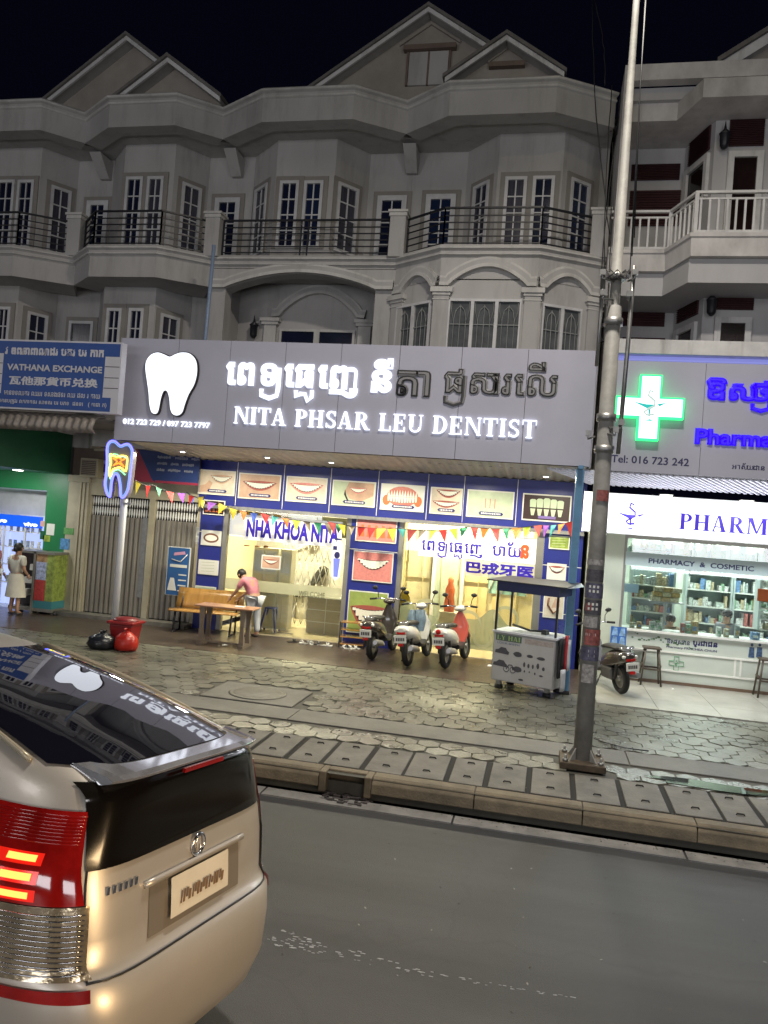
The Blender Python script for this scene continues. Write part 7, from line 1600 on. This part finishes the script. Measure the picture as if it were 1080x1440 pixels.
scooter('dark bronze scooter parked left of the two white ones against the blue pillar',(-2.86,13.62,0),R(84),R(-3),M_sd,M_sd,M_st)
scooter('white scooter carrying a blue-grey raincoat, middle of the three by the glass doors',(-2.16,13.38,0),R(83),R(-6),M_sw,M_sw,M_st,box=raincoat)
scooter('white scooter with salmon red front and red badge before the right glass doors',(-1.52,13.56,0),R(80),R(-5),M_sw,M_sr,M_st,box=badge(MATS['red_lens']))
scooter('black and silver scooter parked behind the street pole by the pharmacy counter',(1.40,13.10,0),R(112),R(-6),M_sd,M_sg,M_st)

# ================================================================ KEY CART
FK=Frame((-.66,12.34),(.29,11.99)); KL=FK.L; D=.62
kc=thing('key_cart','silver key-cutting cart with blue top, glass box and LY HAI lettering','cart',(-.2,12.4,0))
M_cs=mat('cart_silver_sheet',(.36,.36,.36),.4,metal=.35,var=.1); M_cn=mat('cart_navy',(.02,.03,.12),.4,var=.1)
mb=MB(FK.M); mb.box(0,KL,.15,.90,-D,-.001); mb.build('cabinet',M_cs,kc)
mb=MB(FK.M); mb.box(-.02,KL+.02,.901,.93,-D-.02,.02); mb.build('worktop',M_steelw,kc)
for a,b in ((0,-.03),(KL-.03,-.03),(0,-D),(KL-.03,-D)): mb=MB(FK.M); mb.box(a,a+.03,.931,1.68,b,b+.03); mb.build('upright',M_iron,kc)
M_cg=glass('cart_glass',(.97,.99,.98),.03,.05,fres=False)
mb=MB(FK.M); mb.box(.031,KL-.031,.935,1.55,-.02,-.015); mb.build('front_glass',M_cg,kc); mb=MB(FK.M); mb.box(KL-.02,KL-.015,.935,1.55,-D+.031,-.031); mb.build('side_glass',M_cg,kc); mb=MB(FK.M); mb.box(.015,.02,.935,1.55,-D+.031,-.031); mb.build('side_glass',M_cg,kc)
mb=MB(FK.M); mb.box(-.005,KL+.005,1.55,1.70,-D-.005,.005); mb.build('header',M_cn,kc)
mb=MB(FK.M); mb.add([(-.14,1.702,.12),(KL+.16,1.702,.12),(KL+.16,1.702,-D-.1),(-.14,1.702,-D-.1),(-.14,1.72,.12),(KL+.16,1.72,.12),(KL+.1,1.76,-D-.1),(-.1,1.76,-D-.1)],[(0,1,2,3),(4,5,6,7),(0,1,5,4),(1,2,6,5),(2,3,7,6),(3,0,4,7)],0,False); mb.build('roof',M_iron,kc)
mb=MB(FK.M); mb.box(.015,KL-.015,.16,.885,.0,.004); fp_=mb.build('front_print',mat('printed_grey_sheet',(.42,.42,.42),.4,var=.1),kc)
M_kg=mat('print_green_letters',(.30,.42,.16),.4,var=0); 
mb=MB(FK.M); mb.box(.04,.47,.775,.875,.0041,.006); mb.build('dark_band',mat('print_dark_slate',(.08,.12,.10),.4),kc)
serif('LY HAI',FK,.06,.45,.79,.86,M_kg,kc,depth=.003,w=.0065); text('LOCK SMITH',FK,.07,.44,.725,.76,mat('print_grey_blue',(.16,.20,.28),.4,var=0),kc,depth=.002,bold=.03,w=.0045)
mb=MB(FK.M); mb.box(.52,KL-.03,.78,.86,.0041,.005); mb.build('faint_band',mat('print_faint_tan',(.36,.32,.30),.4,var=.3,scale=30),kc)
def blob(mb,cx,cz,a,b,w=.0042,n=10): mb.prism([(cx+a*math.cos(2*PI*k/n)*(1+.12*math.sin(3*k)),cz+b*math.sin(2*PI*k/n)) for k in range(n)],w,w+.003)
mb=MB(FK.M)
for car in ((.15,.60),(.13,.40)):
    x,z=car; mb.prism([(x-.11,z-.02),(x-.1,z+.03),(x-.05,z+.04),(x-.01,z+.075),(x+.07,z+.07),(x+.1,z+.03),(x+.13,z+.01),(x+.12,z-.03)],.0042,.006)
for q in ((.42,.60,.07,.04),(.62,.60,.05,.025),(.80,.59,.065,.025),(.43,.37,.075,.045),(.54,.46,.018,.04),(.61,.45,.018,.035),(.68,.45,.016,.035),(.76,.47,.022,.045),(.85,.44,.022,.03),(.55,.36,.012,.02),(.63,.36,.01,.015),(.72,.35,.012,.02),(.82,.33,.03,.015),(.5,.22,.04,.016)): blob(mb,*q)
mb.build('printed_pictures',mat('print_charcoal',(.07,.07,.08),.4,var=.3,scale=20),fp_,kind='stuff')
mb=MB(FK.M)
for cx in (.25,.36): mb.tube([(cx+.045*math.cos(2*PI*k/16),.35+.045*math.sin(2*PI*k/16),.006) for k in range(16)],.006,4,closed=True)
mb.tube([(.25,.35,.006),(.29,.42,.006),(.34,.42,.006),(.36,.35,.006)],.008,4); mb.build('printed_motorbike',MATS['print_charcoal'],fp_)
for a in (.06,KL-.16):
    for b in (-.1,-D+.04):
        mb=MB(FK.M); mb.box(a,a+.08,.075,.149,b-.02,b+.04); mb.build('castor_fork',M_steel,kc); mb=MB(FK.M); mb.tube([(a-.01,.04,b+.01),(a+.1,.04,b+.01)],.04,12); mb.build('castor_wheel',M_black,kc)
mb=MB(FK.M); mb.tube([(.2,1.02,-.25),(.5,.96,-.25),(.75,.97,-.3)],.018,6); mb.box(.7,.78,.931,1.0,-.35,-.2); mb.build('key_tools',M_black,kc)
# clothes on the cart's side
hg=thing('hanging_clothes','red, black and white clothes hung on the right side of the key cart','clothes',(.42,12.2,.3))
FH=Frame((.315,12.02),(.48,12.5))
for k,(a,z0_,z1_,c) in enumerate(((.02,.32,.92,'black'),(.12,.45,.90,'black'),(.22,.42,.95,'red'),(.30,.40,.88,'white'),(.08,.12,.45,'white'))):
    mm=mat('cloth_'+c,{'black':(.02,.02,.022),'red':(.38,.02,.03),'white':(.5,.5,.52)}[c],.85,var=.2); rows=[]
    for i in range(6):
        f=i/5; rows.append([(a+.13*j/5+(.01*math.sin(i+k)),z1_+(z0_-z1_)*f,.03+.02*math.sin(j*2.1+k)+.01*k) for j in range(6)])
    mb=MB(FH.M); mb.grid(rows); mb.build('garment',mm,hg,solid=.01)

# ================================================================ BENCH, TABLE, BIN, BAGS
M_ply=mat('varnished_plywood',(.36,.19,.05),.25,var=.25,scale=2,stretch=(6,1,1),coat=.4)
bh=thing('wooden_bench','varnished curved plywood bench with black metal legs before the blue advertising board','bench',(-6.7,14.4,0))
B0=G(237,888); B1=Vector((B0.x+1.35,B0.y+.14,0)); FB=Frame((B0.x-.02,B0.y-.05),(B1.x,B1.y))
def ply(prof,name):
    rows=[[(u,p[1],p[0]) for p in prof] for u in [FB.L*k/6 for k in range(7)]]; mb=MB(FB.M); mb.grid(rows); return mb.build(name,M_ply,bh,solid=.018)
ply([(.02,.42),(-.05,.45),(-.2,.44),(-.36,.42),(-.44,.43)],'seat'); ply([(-.45,.45),(-.50,.56),(-.55,.70),(-.60,.84)],'backrest')
for u in (.12,FB.L-.12):
    mb=MB(FB.M); mb.tube([(u,.02,.0),(u,.40,-.08),(u,.40,-.40),(u,.0,-.42)],.02,6); mb.tube([(u,.40,-.40),(u,.80,-.60)],.018,6); mb.tube([(u,.02,.02),(u,.02,-.44)],.018,6); mb.build('leg_frame',M_iron,bh)
tb=thing('wooden_table','reddish wooden table with slab legs and floor runner beside the bench','table',(-6,14.5,0))
T0=G(274,850,.72); T1=G(356,858,.72); FT=Frame((T0.x,T0.y),(T1.x,T1.y)); M_tw=mat('reddish_table_wood',(.36,.19,.11),.35,var=.25,scale=3,coat=.2); M_tl=mat('grey_brown_leg_wood',(.19,.15,.11),.6,var=.3,scale=5)
mb=MB(FT.M); mb.box(0,FT.L,.695,.725,-.46,.02); mb.build('table_top',M_tw,tb,bevel=.008)
for u in (.14,FT.L-.2):
    for w_ in (-.05,-.38): mb=MB(FT.M); mb.prism([(u-.04,.05),(u+.05,.05),(u+.035,.35),(u+.06,.69),(u-.05,.69),(u-.03,.35)],w_-.03,w_+.03); mb.build('leg',M_tl,tb)
    mb=MB(FT.M); mb.box(u-.05,u+.06,0,.049,-.45,.02); mb.build('runner',M_tl,tb)
mb=MB(FT.M); mb.box(.2,FT.L-.27,.01,.045,-.30,-.24); mb.build('long_runner',M_tl,tb)
mb=MB(FT.M); mb.box(FT.L*.62,FT.L*.78,.726,.735,-.3,-.15); o=mb.build('papers',M_rimw); tag(o,'sheet of paper on the table under the hands of the man in pink','papers')
bp=G(164,912); M_redp=mat('red_bin_plastic',(.24,.012,.014),.35,var=.1)
bn=thing('red_bin','red lidded plastic bin at the foot of the left canopy post','bin',(bp.x,bp.y,0))
bp=Vector((bp.x,12.25,0)); hB=.40
mb=MB(); mb.add([(bp.x-.17,bp.y-.15,0.01),(bp.x+.17,bp.y-.15,.01),(bp.x+.17,bp.y+.15,.01),(bp.x-.17,bp.y+.15,.01),(bp.x-.22,bp.y-.19,hB),(bp.x+.22,bp.y-.19,hB),(bp.x+.22,bp.y+.19,hB),(bp.x-.22,bp.y+.19,hB)],[(0,1,2,3),(4,5,6,7),(0,1,5,4),(1,2,6,5),(2,3,7,6),(3,0,4,7)],0,False); mb.build('bin_body',M_redp,bn,bevel=.03)
mb=MB(); mb.box(bp.x-.25,bp.x+.25,bp.y-.22,bp.y+.22,hB+.002,hB+.05); mb.build('rim',M_redp,bn,bevel=.015); mb=MB(); mb.ball((bp.x,bp.y,hB+.05),.24,.21,.07,16); mb.build('lid',mat('dark_red_lid',(.16,.012,.015),.35,var=.1),bn)
def bag(x,y,r,h,mt,lab,grp='rubbish bags by the red bin'):
    rows=[]; n=22; prof=[(.25,0),(.85,.02),(1.0,.2),(1.0,.42),(.85,.62),(.5,.78),(.18,.86),(.14,.9),(.3,1.0)]
    for i,(a,b) in enumerate(prof):
        rows.append([(x+r*a*(1+.09*math.sin(3*k+i*1.7)+.06*math.sin(7*k+i*3))*math.cos(2*PI*k/n),y+r*.85*a*(1+.08*math.sin(4*k+i))*math.sin(2*PI*k/n),h*b*(1+.03*math.sin(5*k))+.004) for k in range(n)])
    mb=MB(); mb.grid(rows,closed=True,smooth=True); mb.add(rows[0],[tuple(range(n))],0,False); o=mb.build('rubbish_bag',mt); tag(o,lab,'bag',grp)
bag(bp.x-.2,bp.y-.38,.24,.30,mat('black_bag_plastic',(.012,.014,.02),.28,var=.1,bump=.8,bscale=14),'black knotted rubbish bag left of the red bag'); bag(bp.x+.2,bp.y-.30,.20,.36,mat('red_bag_plastic',(.42,.02,.012),.3,var=.15,bump=.8,bscale=14),'red knotted rubbish bag right of the black bag')
# shoe rack and shoes
k0=G(476,910); FR_=Frame((k0.x,k0.y-.02),(k0.x+.5,k0.y+.05)); sr=thing('shoe_rack','small dark metal and wood shoe rack left of the dark scooter','shoe rack',(k0.x,k0.y,0))
for u in (0,.48):
    for w_ in (0,-.26): mb=MB(FR_.M); mb.box(u,u+.02,0,.5,w_-.02,w_); mb.build('upright',M_iron,sr)
for z in (.06,.2,.34,.48): mb=MB(FR_.M); mb.box(.021,.479,z,z+.02,-.28,0); mb.build('shelf_board',M_ply,sr)
random.seed(3)
sh=[(421,899,'black'),(429,902,'white'),(436,903,'grey'),(444,903,'white'),(452,905,'grey'),(458,901,'black'),(465,905,'white'),(486,911,'white'),(493,910,'white'),(499,912,'white')]
words=['black sandal at the left end of the shoes before the dentist step','white slipper next to the black sandal on the ground','grey slipper third from left on the ground','white slipper fourth from left on the ground','grey slipper fifth from left on the ground','black sandal lying behind the others near the rack','white slipper nearest the shoe rack legs','white trainer under the shoe rack, left one','white trainer under the shoe rack, middle one','white trainer under the shoe rack, right one']
for (px,py,c),w_ in zip(sh,words):
    p=G(px,py); a=random.uniform(0,PI); M_=Matrix.Translation((p.x,min(p.y,14.55),0))@Matrix.Rotation(a,4,'Z'); mb=MB(M_)
    mb.grid([[(x*1.0,y*wd,z) for y,z in ((-1,.0),(-1,.015),(1,.015),(1,0))] for x,wd in ((-.12,.025),(-.08,.038),(0,.035),(.07,.045),(.12,.03))],smooth=False); mb.tube([(.03,-.045,.01),(.05,0,.055),(.03,.045,.01)],.014,6); mb.tube([(.03,-.045,.01),(.0,0,.06),(.03,.045,.01)],.012,6)
    o=mb.build('slipper',mat('shoe_'+c,{'black':(.02,.02,.02),'white':(.55,.55,.52),'grey':(.25,.24,.23)}[c],.6,var=.1)); tag(o,w_,'shoe','shoes left before the dentist doors')
p=G(402,891); mb=MB(); mb.box(p.x-.17,p.x+.17,p.y-.1,p.y-.02,.0,.02); o=mb.build('door_mat',M_dkw); tag(o,'short dark strip mat on the dentist doorstep','mat')
for i,(px,py,w_,lab) in enumerate(((317,908,.05,'crumpled white paper scrap on the bricks below the table'),(690,937,.06,'flat white paper scrap left of the key cart'),(947,970,.03,'small white scrap on the pale pharmacy floor'))):
    p=G(px,py); mb=MB(); mb.add([(p.x-w_,p.y-w_,.006),(p.x+w_,p.y-w_*.8,.02),(p.x+w_*.8,p.y+w_,.008),(p.x-w_*.7,p.y+w_*.7,.025)],[(0,1,2,3)],0,False); o=mb.build('paper_scrap',M_rimw,solid=.002); tag(o,lab,'litter')
# cable on the pavers
p=[G(*q,.012) for q in ((835,1038),(850,1044),(880,1052),(912,1056))]; mb=MB(); mb.tube(p,.008,5); o=mb.build('loose_wire',M_black); tag(o,'thin black wire lying on the hexagonal pavers right of the pole','wire')
# ================================================================ CAR (hatchback, seen from behind)
aC=R(10); Fw=Vector((-math.cos(aC),math.sin(aC),0)); Lf=Vector((0,0,1)).cross(Fw)
CU=Matrix(((Fw.x,Lf.x,0,-1.385),(Fw.y,Lf.y,0,3.31),(0,0,1,-.24),(0,0,0,1)))
CM=CU@Matrix.Rotation(R(4.5),4,'X')@Matrix.Diagonal((.98,.98,1.372,1))
car=thing('parked_hatchback' if False else 'hatchback_car','silver-gold hatchback with split rear window, seen from behind at the lower left','car',tuple(CM.translation),0)
M_cp=mat('champagne_silver_paint',(.48,.445,.39),.38,metal=.5,var=.03,coat=.35); M_cp.node_tree.nodes['Principled BSDF'].inputs['Coat Roughness'].default_value=.12; M_cgl=mat('dark_rear_glass',(.006,.006,.010),.015,var=0,spec=1.0,coat=1.0); M_cgl.node_tree.nodes['Principled BSDF'].inputs['Coat Roughness'].default_value=.01
M_cbk=mat('black_rear_panel',(.006,.005,.004),.12,var=0,spec=.5); M_rl=mat('red_tail_lens',(.24,.006,.005),.08,var=.5,scale=5,coat=1,emit=(1,.02,.01),estr=.03); M_cl=mat('clear_tail_lens',(.45,.37,.25),.14,metal=.7,var=.4,scale=7,coat=1,bump=.35,bscale=30)
TAB=[(.20,.16,4.28,.76),(.26,.05,4.36,.80),(.36,.0,4.42,.835),(.50,.0,4.44,.855),(.585,.02,4.42,.862),(.605,.055,4.40,.862),(.63,.085,4.38,.862),(.70,.095,4.30,.862),(.78,.11,4.1,.86),(.86,.135,3.85,.85),(.90,.15,3.62,.835),(.96,.16,3.45,.80),(1.04,.175,3.28,.755),(1.10,.19,3.16,.725),(1.125,.22,3.11,.715),(1.14,.26,3.08,.705),(1.187,.50,3.0,.685),(1.245,.83,2.88,.655),(1.291,1.14,2.76,.625),(1.335,1.48,2.64,.59),(1.369,1.8,2.53,.555),(1.386,2.02,2.47,.52),(1.393,2.16,2.42,.47),(1.395,2.24,2.38,.38)]
NN=5.0
def prof(z):
    for i in range(len(TAB)-1):
        if TAB[i][0]<=z<=TAB[i+1][0]:
            f=(z-TAB[i][0])/(TAB[i+1][0]-TAB[i][0]); return [TAB[i][k]+(TAB[i+1][k]-TAB[i][k])*f for k in (1,2,3)]
    return list(TAB[0][1:]) if z<TAB[0][0] else list(TAB[-1][1:])
def nexp(z): return 7.0 if z<1.08 else max(5.0,7.0-(z-1.08)*40)
def Srear(z,f,o=0):
    ur,uf,b=prof(z); c=(ur+uf)/2; a=(uf-ur)/2; n=nexp(z); f=max(-1,min(1,f)); x=c-a*(1-abs(f)**n)**(1/n); p=Vector((x,b*f,z))
    if o:
        e=.004; 
        d=Vector((-1/a*(max(1e-4,(c-x)/a))**(n-1),1/b*math.copysign(abs(f)**(n-1),f),0)).normalized()
        ur2=prof(z+e)[0]; ur1=prof(z-e)[0]; sl=(ur2-ur1)/(2*e)
        b2=prof(z+e)[2]; b1=prof(z-e)[2]; slb=(b1-b2)/(2*e)
        nrm=Vector((d.x,d.y,abs(d.x)*sl+abs(d.y)*slb)).normalized(); p=p+nrm*o
    return p
def ring(z,n=72):
    ur,uf,b=prof(z); c=(ur+uf)/2; a=(uf-ur)/2; N=nexp(z); out=[]
    for k in range(n):
        th=2*PI*k/n; cc,ss=math.cos(th),math.sin(th); out.append((c-a*math.copysign(abs(cc)**(2/N),cc),b*math.copysign(abs(ss)**(2/N),ss),z))
    return out
mb=MB(CM); rows=[ring(t[0]) for t in TAB]; mb.grid(rows,closed=True); mb.add(rows[-1],[tuple(range(72))],0,True); mb.add(rows[0],[tuple(range(72))],0,False); mb.build('body_shell',M_cp,car)
def patch(name,z0,z1,f0,f1,mt,o=.006,nz=14,nf=28,parent=None,fz=None):
    mb=MB(CM); rows=[]
    for i in range(nz+1):
        z=z0+(z1-z0)*i/nz; a,b=(f0,f1) if fz is None else fz(i/nz)
        rows.append([Srear(z,a+(b-a)*j/nf,o) for j in range(nf+1)])
    mb.grid(rows); return mb.build(name,mt,parent or car)
patch('upper_rear_glass',1.145,1.360,-.90,.90,M_cgl,o=.007)
patch('lower_rear_glass',.885,1.112,-.9,.9,M_cbk,o=.008,fz=lambda t:(-.80-.08*t,.80+.08*t))
def lamp(s):
    a=(lambda t:(s*(.80+.05*t),s*.992)) ; b=(lambda t:(s*.78,s*.992))
    L=patch('tail_lamp',.80,1.04,0,0,M_rl,o=.014,nz=8,nf=12,fz=a); C_=patch('clear_lens',.60,.797,0,0,M_cl,o=.014,nz=8,nf=12,parent=L,fz=b)
    patch('red_reflector',.555,.585,0,0,M_rl,o=.012,nz=2,nf=12,parent=L,fz=lambda t:(s*.80,s*.985))
    for k in range(3):
        patch('lit_led',.815+k*.045,.832+k*.045,0,0,emis('lit_brake_led' if s>0 else 'dim_brake_led',(1,.16,.03),6 if s>0 else 1.2),o=.019,nz=2,nf=6,parent=L,fz=lambda t:(s*.93,s*.965))
        patch('led_housing',.808+k*.045,.839+k*.045,0,0,mat('bright_red_lens',(.6,.01,.01),.2,var=0,emit=(1,.02,.0),estr=.5 if s>0 else .1),o=.016,nz=2,nf=6,parent=L,fz=lambda t:(s*.92,s*.975))
    mb=MB(CM)
    for k in range(13): z=.615+k*.0135; mb.tube([Srear(z,s*(.795+.19*j/8),.016) for j in range(9)],.0020,5)
    mb.build('chrome_rib',M_chrome,L,kind='stuff')
    mb=MB(CM)
    for k in range(9): z=.955+k*.009; mb.tube([Srear(z,s*(.845+.14*j/8),.015) for j in range(9)],.003,5)
    mb.build('red_rib',M_rl,L,kind='stuff')
lamp(1); lamp(-1)
# hatch: plate recess, seams, emblem
patch('plate_recess',.64,.80,-.42,.42,mat('recess_paint',(.30,.26,.21),.3,metal=.5,var=.05),o=.002,nz=4,nf=10)
patch('number_plate',.665,.785,-.27,.27,mat('number_plate_face',(.60,.56,.46),.4,var=.1),o=.022,nz=2,nf=8)
mb=MB(CM)
for k in range(16): p=Srear(.705,-.2+k*.026,.0245); mb.box(p.x-.002,p.x,p.y-.008,p.y+random.uniform(.0,.009),.70+.012*(k%3==1),.742-.01*(k%4==0))
mb.build('plate_marks',mat('faded_plate_brown',(.20,.12,.06),.5,var=.2),car,kind='stuff')
mb=MB(CM); L=[Srear(.80,f,.008) for f in [ -.46+.92*k/12 for k in range(13)]]; mb.tube(L,.012,6); mb.build('garnish_bar',M_cp,car)
mb=MB(CM); p=Srear(.865-.02,0,.012); mb.tube([(p.x,.05*math.cos(2*PI*k/20),p.z+.035*math.sin(2*PI*k/20)) for k in range(20)],.006,5,closed=True); mb.tube([(p.x,.022*math.cos(2*PI*k/16),p.z+.032*math.sin(2*PI*k/16)) for k in range(16)],.004,5,closed=True); mb.build('oval_emblem',M_chrome,car)
mb=MB(CM)
for pth in ([Srear(.598+0*k,-.80+1.6*k/20,.002) for k in range(21)],[Srear(.60+.29*k/8,.795,.003) for k in range(9)],[Srear(.60+.29*k/8,-.795,.003) for k in range(9)]): mb.tube(pth,.0045,5)
mb.build('hatch_seam',M_black,car)
mb=MB(CM)
for k in range(6): p=Srear(.82,.52+k*.035,.004); mb.box(p.x-.002,p.x+.001,p.y-.009,p.y+.009,.815,.838)
mb.build('hatch_lettering',M_chrome,car,kind='stuff')
# spoiler
def sp(f,du,dz,base=1.135): p=Srear(base,f,0); return Vector((p.x+du,p.y,p.z+dz))
rows=[]
for k in range(25):
    f=-.96+1.92*k/24
    xr=.17+.05*abs(f)**8; y=.605*f
    rows.append([(xr+.0,y,1.122),(xr-.006,y,1.130),(xr+.03,y,1.139),(xr+.20,y,1.158),(xr+.26,y,1.150),(xr+.20,y,1.11),(xr+.05,y,1.112)])
mb=MB(CM); mb.grid([r+[r[0]] for r in rows],smooth=False); mb.add(rows[0],[tuple(range(7))],0,False); mb.add(rows[-1],[tuple(range(7))],0,False); mb.build('spoiler',mat('pale_silver_spoiler_paint',(.50,.50,.52),.07,metal=.75,var=.0,coat=1),car,bevel=.004)
mb=MB(CM); mb.box(.135,.15,-.16,.16,1.108,1.122); mb.build('high_brake_lamp',M_rl,car)
# side glass (both), on the flank surface
def Sside(z,x,s,o=0):
    ur,uf,b=prof(z); c=(ur+uf)/2; a=(uf-ur)/2; n=nexp(z); y=b*(max(0,1-abs((x-c)/a)**n))**(1/n); return Vector((x,s*(y+o),z+o*.4))
for s in (1,-1):
    for x0,x1,nm in ((1.05,1.75,'rear_door_glass'),(1.82,2.70,'front_door_glass')):
        mb=MB(CM); rows=[]
        for i in range(9):
            z=.95+(1.28-.95)*i/8; sh=.62*max(0,(z-.95))
            q0=x0+(sh*.5 if nm[0]=='r' else 0); q1=x1-(0 if nm[0]=='r' else sh*.9); rows.append([Sside(z,q0+(q1-q0)*j/10,s,.006) for j in range(11)])
        mb.grid(rows); mb.build(nm,M_cgl,car)
    mb=MB(CM); mb.grid([[Sside(z,.62+.36*j/6+ (z-.95)*.9,s,.006) for j in range(7)] for z in [.95+.022*i for i in range(8)]]); mb.build('quarter_glass',M_cgl,car)
    mb=MB(CM); mb.tube([Sside(.94,.55+2.5*k/20,s,.008) for k in range(21)],.006,5); mb.build('belt_trim',M_chrome,car)
    mb=MB(CM); mb.tube([Srear(z,s*.93,.012) for z in [1.145+.21*k/14 for k in range(15)]],.010,6); mb.build('glass_edge_trim',mat('edge_trim_gold',(.40,.35,.25),.35,metal=.4,var=.05),car)
    mb=MB(CM); mb.tube([Sside(.72,1.75+.0*k,s,.004)+Vector((0,0,-.3+.55*k/6)) for k in range(7)],.004,4); mb.build('door_seam',M_black,car)
    mb=MB(CM); p=Sside(.83,1.62,s,.01); mb.tube([p,p+Vector((.05,s*.03,0)),p+Vector((.16,s*.03,0)),p+Vector((.2,0,0))],.012,6); mb.build('door_handle',M_cp,car)
    for x in (.86,3.56):
        mb=MB(CU@Matrix.Translation((x*.95,s*.745,.33))@Matrix.Rotation(PI/2,4,'X')); mb.lathe([(.355,-.085),(.355,.085)],32); mb.build('wheel_arch',M_black,car)
        mb=MB(CU@Matrix.Translation((x*.95,s*.745,.33))@Matrix.Rotation(PI/2,4,'X')); mb.lathe([(.2,-.10),(.29,-.105),(.31,-.08),(.31,.08),(.29,.105),(.2,.10)],32); w=mb.build('wheel',M_rub,car)
        mb=MB(CU@Matrix.Translation((x*.95,s*.745,.33))@Matrix.Rotation(PI/2,4,'X')); mb.lathe([(.199,-.108),(.205,-.108),(.205,.108),(.199,.108)],32)
        for k in range(6): a=2*PI*k/6; mb.tube([(.03*math.cos(a),.03*math.sin(a),-s*.100),(.2*math.cos(a),.2*math.sin(a),-s*.10)],.022,5)
        mb.lathe([(.05,-.11),(.05,.11)],14); mb.build('rim',M_chrome,w)
    mb=MB(CM); mb.ball((2.75,s*.92,.98),.06,.10,.07,12); mb.build('door_mirror',M_cp,car)
mb=MB(CM); ur=1
rows=[]
for i in range(10):
    z=.98+.31*i/9; rows.append([])
    ur_,uf,b=prof(z); c=(ur_+uf)/2; a=(uf-ur_)/2; n=nexp(z)
    for j in range(17): f=-.86+1.72*j/16; rows[-1].append((c+a*(1-abs(f)**n)**(1/n)+.006,b*f,z+.003))
mb.grid(rows); mb.build('windscreen',M_cgl,car)
